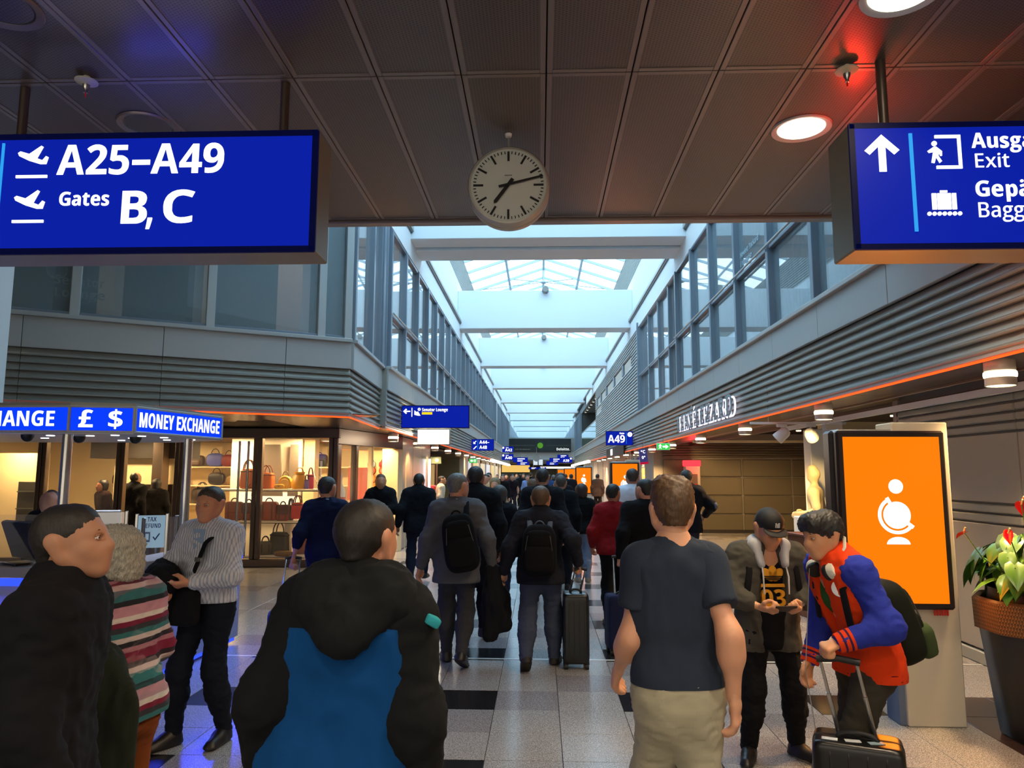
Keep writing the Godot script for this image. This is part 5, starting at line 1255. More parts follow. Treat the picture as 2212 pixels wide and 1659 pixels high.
func far_end() -> void:
	var w := thing("wall_far", "bridge and end wall closing the far end of the hall", "wall", Transform3D(), "", "structure")
	piece(w, "bridge_front", Vector3(-3.3, 3.0, -67.2), Vector3(3.6, 3.7, -66.6), M.alu2)
	piece(w, "bridge_face", Vector3(-3.3, 3.6, -67.0), Vector3(3.6, 5.0, -66.8), M.alu)
	piece(w, "bridge_under", Vector3(-13, 2.85, -96), Vector3(9, 3.1, -66.6), hexm("5e5c5a", .6))
	piece(w, "end_wall", Vector3(-13, 0, -96), Vector3(9, 3.0, -95.5), hexm("8a7a5a", .6))
	piece(w, "side_pier", Vector3(XR - .05, 2.6, -66.9), Vector3(9, 6.4, -66.4), hexm("8b8d8c", .6))
	piece(w, "side_pier", Vector3(-13, 2.6, -66.9), Vector3(XL + .05, 7.0, -66.4), M.alu)
	piece(w, "lit_end", Vector3(-4.4, 1.9, -84.2), Vector3(-1.2, 2.7, -84.0), glow("ffd070", .9))
	piece(w, "lit_line", Vector3(.0, 2.3, -80.2), Vector3(4.0, 2.5, -80.0), glow("fff4e0", 2.0))
	for i in 6: area(Vector3(-2.0 + 2.0 * (i % 3), 2.8, -70.0 - 8.0 * (i / 3)), Vector3.DOWN, 1.5, 1.5, 9.0, "ffe2b0")
	var d := thing("advertising_banner", "wide dark banner with a green dot and white lettering on the far bridge", "banner", xf(Vector3(-.17, 3.66, -66.3)))
	ob("board", b().box(Vector3(5.9, 1.22, .12), Vector3(0, .61, 0), .01), hexm("0c1416", .5), d)
	ob("green_dot", b(xf(Vector3(.17, .61, .07), 0, 90)).lathe([Vector2(0, .01), Vector2(.26, .01), Vector2(.26, 0)], 32), glow("6fbf3f", .55), d)
	ob("green_ring", b(xf(Vector3(.17, .61, .065), 0, 90)).lathe([Vector2(.36, .004), Vector2(.39, .004), Vector2(.39, 0)], 32), hexm("1d3a2c", .5), d)
	var lm := glow("e8f0ee", 1.2)
	text("Deloitte.", .22, xf(Vector3(1.62, .28, .07)), lm, d, "lettering", true, 1.2)
	text("d for the digital era", .10, xf(Vector3(-2.1, .27, .07)), glow("b8c8c0", .35), d, "lettering", false, 1.35)
	text("10001100010101110001", .10, xf(Vector3(-2.85, .61, .07)), glow("8fa8a0", .22), d, "lettering", false, 2.5)
	text("01010001010001100011", .10, xf(Vector3(.7, .61, .07)), glow("8fa8a0", .22), d, "lettering", false, 2.2)
	# blue boards and white screens below the bridge
	var bi := 0
	for q in [[1108, 988, 1140, 999, -61.0, "two-line blue direction board at the left under the bridge"], [1116, 997, 1144, 1005, -64.0, "lower blue direction board at the left under the bridge"], [1180, 996, 1206, 1005, -64.0, "lower blue direction board at the right under the bridge"], [1187, 989, 1214, 999, -61.5, "upper blue direction board at the right beside the A39 sign"], [1204, 982, 1228, 990, -65.0, "blue board tucked behind the A39 sign"], [1142, 1009, 1162, 1014, -76.0, "tiny blue board far under the bridge, left one"], [1163, 1009, 1180, 1014, -76.0, "tiny blue board far under the bridge, right one"]]:
		var lo := px(q[0], q[3], q[4])
		var hi := px(q[2], q[1], q[4])
		var t := sign_box("direction_board", q[5], Vector3(lo.x, lo.y, q[4] - .15), Vector3(hi.x, hi.y, q[4]), .02)
		var ww := hi.x - lo.x
		var hh := hi.y - lo.y
		for k in 2: bar(t, Vector2(lo.x + ww * .3, lo.y + hh * (.62 - .4 * k)), Vector2(lo.x + ww * (.8 - .15 * k), lo.y + hh * (.8 - .4 * k)), M.signwhite, "lettering_line")
		ob("hanger", b().cyl(Vector3(0, hh, -.07), Vector3(0, maxf(hh + .3, 3.0 - lo.y), -.07), .02), M.steel, t)
	for i in 2:
		var lo := px([1151.5, 1163][i], 1005, -60.5)
		var hi := px([1162, 1173][i], 992, -60.5)
		var t := thing("flight_screen", ["white flight information screen, left of the pair under the bridge", "white flight information screen, right of the pair under the bridge"][i], "screen", Transform3D(Basis(), Vector3((lo.x + hi.x) * .5, lo.y, -60.5)), "white flight screens")
		ob("case", b().box(Vector3(hi.x - lo.x, hi.y - lo.y, .12), Vector3(0, (hi.y - lo.y) * .5, -.07), .01), M.dark, t)
		ob("screen", b().box(Vector3(hi.x - lo.x - .04, hi.y - lo.y - .04, .01), Vector3(0, (hi.y - lo.y) * .5, 0)), glow("dfeefa", .9), t)
		ob("hanger", b().cyl(Vector3(0, hi.y - lo.y, -.07), Vector3(0, 3.0 - lo.y, -.07), .025), M.steel, t)
	var ck := thing("hall_clock", "small round grey hanging clock far down the corridor above the white screens", "clock", xf(px(1159, 990, -58.0)))
	ob("housing", b(xf(Vector3.ZERO, 0, 90)).lathe([Vector2(0, -.08), Vector2(.26, -.08), Vector2(.26, .08), Vector2(0, .08)], 24), M.grey, ck)
	ob("stem", b().cyl(Vector3(0, .25, 0), Vector3(0, .9, 0), .02), M.steel, ck)

# ---------------------------------------------------------------- people: x right, y up, facing -z, made for 1.75 m and scaled
var heads := {}
var hands := {}
var shoe_arr := []
var hairs := {}

func v3(a: float, c: float, d: float) -> Vector3:
	return Vector3(a, c, d)

func head_arr(kind: String) -> Array:   # kind: m, f (fine) or c (coarse)
	if heads.has(kind): return heads[kind]
	var fine := not kind.begins_with("c")
	var w := 0.93 if kind == "f" else 1.0
	var q := [[v3(0, .102, .02), v3(0, .105, -.022), .077, .074], [v3(0, .07, -.03), v3(0, .03, -.05), .066, .056], [v3(0, .03, -.045), v3(0, -.015, -.062), .05, .033],
		[v3(0, -.09, .03), v3(0, .04, .018), .056 * w, .054 * w], [v3(0, -.12, .03), v3(0, -.1, .03), .075 * w, .06 * w]]
	for s in [-1.0, 1.0]:
		q.append([v3(s * .048, .012, -.005), v3(s * .015, -.03, -.074), .026, .017])
		q.append([v3(s * .036, .042, -.066), v3(s * .03, .03, -.07), .026, .024])
		q.append([v3(s * .0865, .077, .018), v3(s * .079, .03, .006), .0225, .0135, v3(2.3, 1, 1)])
		q.append([v3(s * .012, .09, -.094), v3(s * .042, .089, -.083), .009, .008])
		q.append([v3(s * .011, .034, -.106), v3(s * .01, .035, -.1), .008, .007])
	q.append([v3(0, .074, -.096), v3(0, .042, -.119), .0075, .0125])
	q.append([v3(-.014, .0095, -.0955), v3(.014, .0095, -.0955), .0085, .0085])
	q.append([v3(-.012, .0, -.094), v3(.012, .0, -.094), .008, .008])
	q.append([v3(-.006, -.03, -.083), v3(.006, -.03, -.083), .018, .018])
	var carve := []
	for s in [-1.0, 1.0]: carve.append([v3(s * .031, .07, -.109), v3(.019, .013, .021)])
	heads[kind] = nets(q, .0048 if fine else .011, 95.0 if fine else 70.0, carve if fine else [])
	return heads[kind]

func hand_arr(pose: String) -> Array:   # right hand, wrist at the origin, fingers down (-y), palm to -x, thumb forward (-z)
	if hands.has(pose): return hands[pose]
	var bend: Array = {"relax": [18, 28, 18], "open": [6, 10, 6], "grip": [72, 88, 60], "hold": [30, 62, 40]}[pose]
	var q := []
	for i in 4:
		var z := -.032 + .0215 * i
		var kn := v3(0, -.088 + [.004, 0, .003, .011][i], z)
		q.append([v3(0, -.012, z * .55), kn, .0135, .0105, v3(1.1, 1, 1)])
		var p := kn
		var ang := 0.0
		for j in 3:
			ang += deg_to_rad(bend[j] + i * 3.0 * (1 if pose == "relax" else 0))
			var l: float = [.042, .027, .021][j] * [.93, 1.0, .94, .76][i]
			var e := p + v3(-sin(ang), -cos(ang), (z + .003) * .12 / .04 * .25) * l
			q.append([p, e, .0092 - .0009 * j, .0085 - .0009 * j])
			p = e
	q.append([v3(-.002, -.03, -.02), v3(-.002, -.07, .012), .014, .013, v3(1.0, 1, 1)])
	var th := [v3(-.006, -.022, -.026), v3(-.018, -.05, -.05), v3(-.024, -.078, -.056), v3(-.026, -.1, -.054)]
	if pose == "grip" or pose == "hold": th = [v3(-.006, -.022, -.026), v3(-.03, -.05, -.045), v3(-.052, -.07, -.038), v3(-.062, -.088, -.024)]
	for j in 3: q.append([th[j], th[j + 1], .0135 - .002 * j, .0115 - .002 * j])
	q.append([v3(0, .03, 0), v3(0, -.02, 0), .0275, .0265, v3(1.25, 1, 1)])
	hands[pose] = nets(q, .0045, 150.0)
	return hands[pose]

func hair_arr(kind: String) -> Array:
	if hairs.has(kind): return hairs[kind]
	var q := [[v3(0, .11, .024), v3(0, .112, -.016), .084, .08]]
	var carve := [[v3(0, .03, -.105), v3(.082, .1, .06)], [v3(0, -.03, -.01), v3(.1, .078, .06)]]
	for s in [-1.0, 1.0]: carve.append([v3(s * .09, .05, .0), v3(.03, .042, .026)])
	var fl := .012
	var k := 60.0
	match kind:
		"short": q.append([v3(0, .07, .045), v3(0, .03, .055), .062, .045])
		"thin":
			q = [[v3(0, .06, .045), v3(0, .03, .05), .066, .05], [v3(-.045, .075, .02), v3(.045, .075, .02), .04, .04], [v3(0, .11, .04), v3(0, .12, .02), .073, .06]]
		"quiff":
			q += [[v3(0, .07, .04), v3(0, .02, .05), .06, .046], [v3(-.03, .175, -.03), v3(.045, .168, -.045), .036, .034], [v3(-.03, .165, .03), v3(.03, .165, .03), .04, .04]]
		"fringe":
			q = [[v3(0, .112, .024), v3(0, .114, -.02), .086, .084], [v3(0, .07, .045), v3(0, .02, .052), .064, .047], [v3(-.045, .08, .02), v3(.045, .08, .02), .042, .042], [v3(-.04, .155, -.07), v3(.045, .15, -.07), .032, .03], [v3(.0, .15, -.08), v3(.03, .125, -.098), .026, .014], [v3(-.04, .14, -.085), v3(-.03, .118, -.098), .022, .012]]
			carve = [[v3(0, .025, -.105), v3(.08, .088, .062)], [v3(0, -.03, -.02), v3(.1, .085, .06)]]
		"bob":
			q += [[v3(0, .1, .03), v3(0, .02, .035), .094, .085], [v3(-.055, .1, .0), v3(-.062, -.0, .005), .045, .034], [v3(.055, .1, .0), v3(.062, -.0, .005), .045, .034]]
			carve = [[v3(0, .03, -.11), v3(.062, .095, .07)]]
			fl = -.03
		"fluffy":
			q += [[v3(0, .1, .03), v3(0, .0, .045), .1, .08], [v3(-.06, .12, -.0), v3(-.07, .0, .02), .05, .042], [v3(.06, .12, -.0), v3(.07, .0, .02), .05, .042], [v3(-.035, .16, -.02), v3(.035, .16, -.02), .05, .05], [v3(0, .0, .06), v3(0, -.02, .06), .07, .06]]
			carve = [[v3(0, .03, -.115), v3(.064, .095, .075)]]
			fl = -.09
		"beard":
			q = [[v3(-.05, .01, -.02), v3(0, -.035, -.075), .03, .028], [v3(.05, .01, -.02), v3(0, -.035, -.075), .03, .028]]
			carve = [[v3(0, .02, -.12), v3(.02, .012, .03)]]
			fl = -.09
	var a := nets(q, .0085, k, carve, fl)
	var fn := FastNoiseLite.new()
	fn.frequency = 1.0; fn.seed = 5
	for i in a[0].size():
		var p: Vector3 = a[0][i]
		a[0][i] = p + a[1][i] * (.012 if kind == "fluffy" else .006 if kind in ["quiff", "fringe"] else .0022) * (fn.get_noise_3d(p.x * 160.0, p.y * 60.0, p.z * 90.0) + fn.get_noise_3d(p.x * 50.0, p.y * 30.0, p.z * 50.0))
	hairs[kind] = [a[0], norms(a[0], a[2]), a[2]]
	return hairs[kind]

func shoe() -> Array:   # sole on y = 0, heel at z = +.07, toe at z = -.2
	if shoe_arr.size(): return shoe_arr
	var q := [[v3(0, .045, .035), v3(0, .05, -.04), .042, .043], [v3(0, .04, -.06), v3(0, .032, -.15), .043, .034, v3(1, 1.1, 1)], [v3(0, .09, .02), v3(0, .06, .02), .043, .045], [v3(0, .015, .045), v3(0, .015, -.155), .041, .043, v3(1, 2.4, 1)]]
	shoe_arr = nets(q, .011, 70.0, [], .002)
	return shoe_arr

func knee_of(a: Vector3, c: Vector3, l1: float, l2: float, pole: Vector3) -> Array:   # [middle joint, end that can be reached]
	var d := c - a
	var l := clampf(d.length(), absf(l1 - l2) + .01, (l1 + l2) * .998)
	var u := d.normalized()
	var e := a + u * l
	var m := (l1 * l1 - l2 * l2 + l * l) / (2.0 * l)
	var hgt := sqrt(maxf(l1 * l1 - m * m, 0.0))
	var p := (pole - u * pole.dot(u)).normalized()
	return [a + u * m + p * hgt, e]

# o: h height, at, turn (degrees, 0 = walking away from the camera), cell, skin, hair, hairm, top, topm, legm, shoem, build, lean, lf, rf, la, ra, lp, rp, head
func person(o: Dictionary) -> Dictionary:
	var s: float = o.h / 1.75
	var root := thing("person", o.label, "person", Transform3D(Basis.from_euler(Vector3(0, deg_to_rad(o.get("turn", 0.0)), 0)) * Basis.from_scale(Vector3.ONE * s), o.at), o.get("group", ""))
	var cell: float = o.get("cell", .02)
	var wide: float = o.get("build", 1.0)
	var top: String = o.get("top", "jacket")
	var th: float = o.get("thick", {"tee": .004, "shirt": .007, "sweater": .012, "suit": .016, "jacket": .024, "coat": .024}[top])
	var lf: Vector3 = o.get("lf", v3(-.1, 0, .0))      # ankle targets: x, lift, z
	var rf: Vector3 = o.get("rf", v3(.1, 0, .0))
	var hip := v3(o.get("sway", 0.0), .93, 0.0)
	for f in [[-1.0, lf], [1.0, rf]]:
		var dx: float = f[1].x - (hip.x + f[0] * .085)
		hip.y = minf(hip.y, .09 + f[1].y + sqrt(maxf(.825 * .825 - dx * dx - f[1].z * f[1].z, .2)) + .012)
	hip.y -= o.get("dip", 0.0)
	var lean := Basis.from_euler(v3(-deg_to_rad(o.get("lean", 2.0)), deg_to_rad(o.get("twist", 0.0)), deg_to_rad(o.get("bend", 0.0))))
	var chest := hip + lean * v3(0, .36, 0)
	var neck := hip + lean * v3(0, .545, .0)
	var atlas := hip + lean * v3(0, .63, -.012)
	var hd: Vector3 = o.get("head", Vector3.ZERO)      # pitch (up +), yaw (left +), roll
	var hx := Transform3D(Basis.from_euler(v3(deg_to_rad(hd.x), deg_to_rad(hd.y), deg_to_rad(hd.z))) * Basis.from_scale(Vector3.ONE * o.get("headsize", 1.0)), atlas)
	var leg := []
	for f in [[-1.0, lf, o.get("lpole", v3(-.1, 0, -1))], [1.0, rf, o.get("rpole", v3(.1, 0, -1))]]:
		var hj := hip + v3(f[0] * .085 * wide, -.01, 0)
		var r := knee_of(hj, v3(f[1].x, .09 + f[1].y, f[1].z), .425, .41, f[2])
		leg.append([hj, r[0], r[1]])
	var arm := []
	for f in [[-1.0, o.get("la", v3(-.09, -.52, .02)), o.get("lel", v3(-.35, 0, 1))], [1.0, o.get("ra", v3(.09, -.52, .02)), o.get("rel", v3(.35, 0, 1))]]:
		var sj := hip + lean * v3(f[0] * .160 * wide, .487, .01)
		var r := knee_of(sj, sj + f[1], .295, .255, f[2])
		arm.append([sj, r[0], r[1]])
	# --- body: one skin surface, with finer head and hands in the same mesh
	var bare: bool = top in ["tee"] or o.get("bare", false)
	var q := [[hip + v3(-.06, .0, 0), hip + v3(.06, .0, 0), .1, .1, v3(1, 1, 1.3)], [hip, chest, .1, .105, v3(1, 1, 1.3)], [chest + lean * v3(-.08, .03, 0), chest + lean * v3(.08, .03, 0), .095, .095, v3(1, 1, 1.3)],
		[chest, neck, .08, .06], [neck + lean * v3(0, -.03, .01), atlas + v3(0, -.03, .02), .055, .05]]
	for i in 2:
		var a: Array = arm[i]
		var l: Array = leg[i]
		q.append([neck + lean * v3(0, -.04, 0), a[0], .05, .048])
		q.append([a[0], a[1], .044, .035])
		q.append([a[1], a[1].lerp(a[2], .3), .034, .036])
		q.append([a[1].lerp(a[2], .3), a[2], .036, .024])
		q.append([l[0], l[1], .075, .05]); q.append([l[1], l[2], .05, .036])
	var B1 := b()
	B1.add(nets(q, minf(cell, .015) if bare else .03, 40.0), Transform3D())
	var hk: String = ("f" if o.get("female", false) else "m") if cell < .017 else "c"
	B1.add(head_arr(hk), hx)
	for i in 2:
		var pose: String = o.get(["lh", "rh"][i], "relax")
		if pose == "none": continue
		var a: Array = arm[i]
		var y: Vector3 = (a[1] - a[2]).normalized()
		var palm: Vector3 = o.get(["lpalm", "rpalm"][i], v3([1.0, -1.0][i], 0, .25))
		var hdir: Vector3 = o.get(["lhd", "rhd"][i], -y)
		y = -hdir.normalized()
		var xx: Vector3 = -(palm - y * palm.dot(y)).normalized()
		if i == 0: xx = -xx
		var z := xx.cross(y)
		B1.add(hand_arr(pose), Transform3D(Basis(xx, y, z), a[2]), i == 0)
	var bm := B1.mesh(skin(o.get("skin", "d9a488")))
	if cell < .017:
		var e := b(hx)
		for sd in [-1.0, 1.0]: e.blob(v3(sd * .031, .0695, -.0905), v3(.025, .025, .025), 1, 1, 12, 8)
		e.mesh(M.eye, bm)
		e = b(hx)
		for sd in [-1.0, 1.0]: e.blob(v3(sd * .031, .0690, -.0975), v3(.0125, .0125, .013), 1, 1, 10, 6)
		e.mesh(M.iris, bm)
		e = b(hx)
		for sd in [-1.0, 1.0]:
			e.tube([v3(sd * .017, .0765, -.1015), v3(sd * .031, .0795, -.1035), v3(sd * .044, .0745, -.097)], .0026, 6)
			e.tube([v3(sd * .019, .0655, -.101), v3(sd * .031, .0625, -.1025), v3(sd * .043, .066, -.0965)], .0022, 6)
		e.mesh(skin(o.get("skin", "d9a488")), bm)
		e = b(hx)
		e.tube([v3(-.022, .0045, -.0975), v3(-.009, .009, -.1045), v3(0, .008, -.1055), v3(.009, .009, -.1045), v3(.022, .0045, -.0975)], .0042, 8, -1, .7)
		e.tube([v3(-.02, .003, -.097), v3(0, .0, -.1035), v3(.02, .003, -.097)], .0046, 8, -1, .75)
		e.mesh(M.lip, bm)
	ob("body", bm, null, root)
	# --- hair
	var hk2: String = o.get("hair", "short")
	if hk2 != "none": ob("hair", as_mesh(hair_arr(hk2)), o.hairm, root, hx)
	if o.has("beard"): ob("beard", as_mesh(hair_arr("beard")), o.hairm, root, hx)
	if cell < .017 and o.get("brows", true):
		var e := b(hx)
		for sd in [-1.0, 1.0]: e.tube([v3(sd * .012, .0885, -.1035), v3(sd * .03, .0945, -.1035), v3(sd * .047, .088, -.091)], .0042, 6, .002, .6)
		ob("eyebrow", e, o.hairm, root)
	# --- trousers
	var lt: float = o.get("legthick", .012)
	q = [[hip + v3(-.062 * wide, -.02, .01), hip + v3(.062 * wide, -.02, .01), .098 + lt * .7, .098 + lt * .7, v3(1, 1, 1.22)], [hip + v3(-.055 * wide, .08, 0), hip + v3(.055 * wide, .08, 0), .082 + lt * .6, .082 + lt * .6, v3(1, 1, 1.3)]]
	for i in 2:
		var l: Array = leg[i]
		q.append([l[0], l[1], (.082 + lt) * sqrt(wide), .054 + lt]); q.append([l[1], l[1].lerp(l[2], .4), .054 + lt, .055 + lt]); q.append([l[1].lerp(l[2], .4), l[2] + v3(0, .0, .008), .055 + lt, .042 + lt])
		q.append([hip + v3([-.065, .065][i] * wide, -.06, .042), hip + v3([-.065, .065][i] * wide, -.09, .04), .056 + lt * .8, .052 + lt * .8])
	var ta := ruffle(nets(q, cell * 1.1, 34.0), .0075, v3(7, 13, 7), int(o.h * 977))
	ob(o.get("legname", "trousers"), as_mesh(ta), o.legm, root)
	# --- shoes
	for i in 2:
		var l: Array = leg[i]
		var ft: Vector3 = [lf, rf][i]
		var pitch: float = o.get(["lpitch", "rpitch"][i], 0.0)
		var bs := Basis.from_euler(v3(deg_to_rad(pitch), deg_to_rad([12.0, -12.0][i] + o.get(["lyaw", "ryaw"][i], 0.0)), 0))
		var sx := Transform3D(bs, Vector3(l[2].x, l[2].y, l[2].z) - bs * v3(0, .088, .012))
		var so := ob("shoe", as_mesh(shoe()), o.get("shoem", M.shoe), root, sx)
		if o.has("sole"): ob("sole", b().blob(v3(0, .012, -.055), v3(.094, .03, .28), .4, .8, 20, 6), o.sole, so)
	# --- top
	var topn: Node = root
	if top != "none":
		var hem: float = hip.y + o.get("hem", {"tee": -.1, "shirt": -.04, "sweater": -.06, "suit": -.17, "jacket": -.12, "coat": -.42}[top])
		var r := .112 + th
		q = [[chest + lean * v3(-.085 * wide, .0, .0), chest + lean * v3(.085 * wide, .0, .0), r, r, v3(1, 1, 1.22)], [chest + lean * v3(-.115 * wide, .1, .012), chest + lean * v3(.115 * wide, .1, .012), .07 + th, .07 + th, v3(1, 1, 1.05)],
			[hip + v3(-.07 * wide, .1, 0), hip + v3(.07 * wide, .1, 0), .104 + th, .104 + th, v3(1, 1, 1.28)], [chest + lean * v3(-.06, -.1, 0), chest + lean * v3(.06, -.1, 0), r, r, v3(1, 1, 1.25)],
			[hip + v3(-.066 * wide, .0, .012), hip + v3(.066 * wide, .0, .012), .120 + th, .120 + th, v3(1, 1, 1.12)], [neck + lean * v3(0, -.05, .0), neck + lean * v3(0, .0, .008), .07 + th * .5, (.062 if top == "tee" else .066) + th * .4]]
		if hem < hip.y - .05: q.append([v3(hip.x - .072 * wide, hem, .014), v3(hip.x + .072 * wide, hem, .014), .124 + th * 1.2, .124 + th * 1.2, v3(1, 1, 1.1)])
		if hem < hip.y - .25: q.append([v3(hip.x - .075 * wide, (hem + hip.y) * .5, .01), v3(hip.x + .075 * wide, (hem + hip.y) * .5, .01), .118 + th * 1.3, .118 + th * 1.3, v3(1, 1, 1.15)])
		if o.get("belly", 0.0) > 0.0: q.append([hip + v3(0, .14, -.06 - o.belly * .4), hip + v3(0, .2, -.05 - o.belly * .4), .1 + o.belly, .1 + o.belly])
		var sl: float = o.get("sleeve", .62 if top == "tee" else (1.96 if top != "shirt" else 1.9))
		var torso := q
		var sleeves := []
		for i in 2:
			var a: Array = arm[i]
			var loose := 1.18 if top == "tee" else 1.0
			if o.has("sleevem"): q = [[a[0].lerp(neck, .22), a[0], .05 + th, .056 + th]]
			(torso if o.has("sleevem") else q).append([neck + lean * v3([-.05, .05][i], -.06, .005), a[0].lerp(neck, .3 if o.has("sleevem") else 0.0), .066 + th, (.057 + th) * loose])
			if sl <= 1.0:
				sleeves.append(nets([[neck.lerp(a[0], .45), a[0], .055 + th, (.052 + th) * loose], [a[0], a[0].lerp(a[1], sl + .1), (.052 + th) * loose, (.055 + th) * loose]], cell, 34.0, [[a[0].lerp(a[1], sl), Vector3.ONE * .2, (a[1] - a[0]).normalized()]]))
			else:
				q.append([a[0], a[1], .054 + th, .046 + th]); q.append([a[1], a[1].lerp(a[2], minf(sl - 1.0, .94)), .047 + th, .034 + th * .9])
			if o.has("sleevem"):
				ob("sleeve", as_mesh(ruffle(nets(q, cell, 34.0), .006, v3(7, 12, 7), i + 4)), o.sleevem, root)
				q = torso
		if top in ["jacket", "coat"]: q.append([neck + v3(0, -.02, .012), neck + v3(0, .035, .012), .08, .074])
		var carve: Array = o.get("carve", [])
		var ja := ruffle(nets(q, cell, 34.0, carve, hem), o.get("fold", .007 if top != "tee" else .005), o.get("foldf", v3(6, 9, 6)), int(o.h * 1319), hem, cell)
		for e in sleeves:
			var m0: int = ja[0].size()
			ja[0].append_array(e[0]); ja[1].append_array(e[1])
			for t in e[2]: ja[2].append(t + m0)
		topn = ob(o.get("topname", {"tee": "t_shirt", "shirt": "shirt", "sweater": "sweater", "suit": "suit_jacket", "jacket": "jacket", "coat": "coat"}[top]), as_mesh(ja), o.topm, root)
		if top in ["suit", "sweater"] and o.get("collar", true):
			ob("shirt_collar", b(Transform3D(Basis(), neck + lean * v3(0, .005, .014))).lathe([Vector2(.072, -.02), Vector2(.068, .035), Vector2(.061, .04), Vector2(.06, -.02)], 20), o.get("collarm", M.white_cloth), topn)
	return {"root": root, "topn": topn, "hip": hip, "chest": chest, "neck": neck, "lean": lean, "arm": arm, "leg": leg, "hx": hx, "s": s}

func skin(h: String) -> StandardMaterial3D:
	var key := "skin" + h
	if not mats.has(key):
		var m := mat(Color.html(h), 0.5)
		m.subsurf_scatter_enabled = true; m.subsurf_scatter_strength = 0.12
		mats[key] = m
	return mats[key]


# ---------------------------------------------------------------- who is there
func at_px(u: float, v: float, z: float) -> Vector3:
	return px(u, v, z) * Vector3(1, 0, 1)

func worn(called: String, label: String, cat: String, p: Dictionary, at := Transform3D()) -> Node3D:
	return thing(called, label, cat, p.root.transform * at)

func pack_on(p: Dictionary, label: String, m: Material, size: Vector3, off := Vector3.ZERO, roll := 0.0, strap_m: Material = null, one := false) -> Node3D:
	var c: Vector3 = p.chest + Vector3(0, -.10, .155 + size.z * .5) + off
	var t := worn("backpack", label, "backpack", p, xf(c, 0, -4, roll))
	ob("bag_body", b().blob(Vector3.ZERO, size, .55, .55, 26, 16, .12), m, t)
	ob("front_pocket", b().blob(Vector3(0, -size.y * .16, size.z * .34), Vector3(size.x * .8, size.y * .5, size.z * .5), .5, .5, 22, 12), m, t)
	ob("upper_pocket", b().blob(Vector3(0, size.y * .22, size.z * .28), Vector3(size.x * .7, size.y * .34, size.z * .5), .6, .6, 20, 10), m, t)
	ob("zip", b().tube([Vector3(-size.x * .36, -size.y * .0, size.z * .50), Vector3(-size.x * .3, size.y * .27, size.z * .46), Vector3(0, size.y * .36, size.z * .44), Vector3(size.x * .3, size.y * .27, size.z * .46), Vector3(size.x * .36, 0, size.z * .50)], .004, 6), M.darksteel, t)
	ob("grab_handle", b().tube(arch(.045, size.y * .46, .05, -size.z * .25), .008, 6), strap_m if strap_m else m, t)
	for s in ([1.0] if one else [-1.0, 1.0]):
		var y0: float = p.neck.y - c.y
		ob("strap", b().tube([Vector3(s * size.x * .26, size.y * .36, -size.z * .3), Vector3(s * .105, y0 - .005, -size.z * .4 - .06), Vector3(s * .115, y0 + .035, -.20), Vector3(s * .12, y0 - .03, -.30), Vector3(s * .135, y0 - .22, -.33)], .028, 8, -1, .28), strap_m if strap_m else m, t)
	return t

func trolley(label: String, at: Vector3, turn: float, s: Vector3, m: Material, grip: Vector3, stickers := false, tilt := 0.0) -> Node3D:   # grip: handle end in the world
	var t := thing("trolley_suitcase", label, "suitcase", xf(at, turn, tilt))
	ob("shell", b().blob(Vector3(0, s.y * .5 + .045, 0), Vector3(s.x, s.y, s.z), .16, .2, 36, 18), m, t)
	for k in 4: ob("rib", b().blob(Vector3(s.x * (-.3 + .2 * k), s.y * .5 + .045, 0), Vector3(s.x * .07, s.y * .93, s.z * 1.03), .2, .4, 12, 12), m, t)
	ob("zip_band", b().blob(Vector3(0, s.y * .5 + .045, 0), Vector3(s.x * 1.012, s.y * 1.006, .03), .16, .3, 36, 18), M.rubber, t)
	for x in [-.4, .4]:
		for z in [-.36, .36]: ob("wheel", b().cyl(Vector3(s.x * x - .015, .025, s.z * z), Vector3(s.x * x + .015, .025, s.z * z), .025, -1, 14).box(Vector3(.04, .04, .04), Vector3(s.x * x, .055, s.z * z), .008), M.rubber, t)
	ob("carry_handle", b().tube(arch(s.x * .22, s.y + .045, .03, s.z * .12), .011, 8), M.rubber, t)
	var g := t.transform.affine_inverse() * grip
	for x in [-1.0, 1.0]:
		var a := Vector3(x * s.x * .20, s.y + .04, -s.z * .2)
		var e := g + Vector3(x * s.x * .20, 0, 0)
		ob("handle_tube", b().cyl(a, a.lerp(e, .55), .011, -1, 10).cyl(a.lerp(e, .5), e, .008, -1, 10), M.steel, t)
	ob("handle_grip", b().tube([g + Vector3(-s.x * .24, 0, 0), g + Vector3(0, .012, 0), g + Vector3(s.x * .24, 0, 0)], .016, 10), M.rubber, t)
	if stickers:
		for i in 3: ob("sticker", b().box(Vector3(.07, .003, .035), Vector3.ZERO, .001), [M.white_cloth, hexm("bfc6cf", .4), hexm("8fa8b8", .4)][i], t, xf(Vector3(-.12 + .1 * i, s.y + .046, .07 - .01 * i), 12 * i))
	return t

func drape(called: String, label: String, cat: String, p: Dictionary, pts: Array, m: Material, cell := .018) -> Node3D:   # a hanging coat or cloth as soft lobes: [a, b, ra, rb, squash] in the wearer's frame
	var t := worn(called, label, cat, p)
	ob("cloth_body", as_mesh(ruffle(nets(pts, cell, 30.0), .012, v3(8, 3, 8), 7)), m, t)
	return t

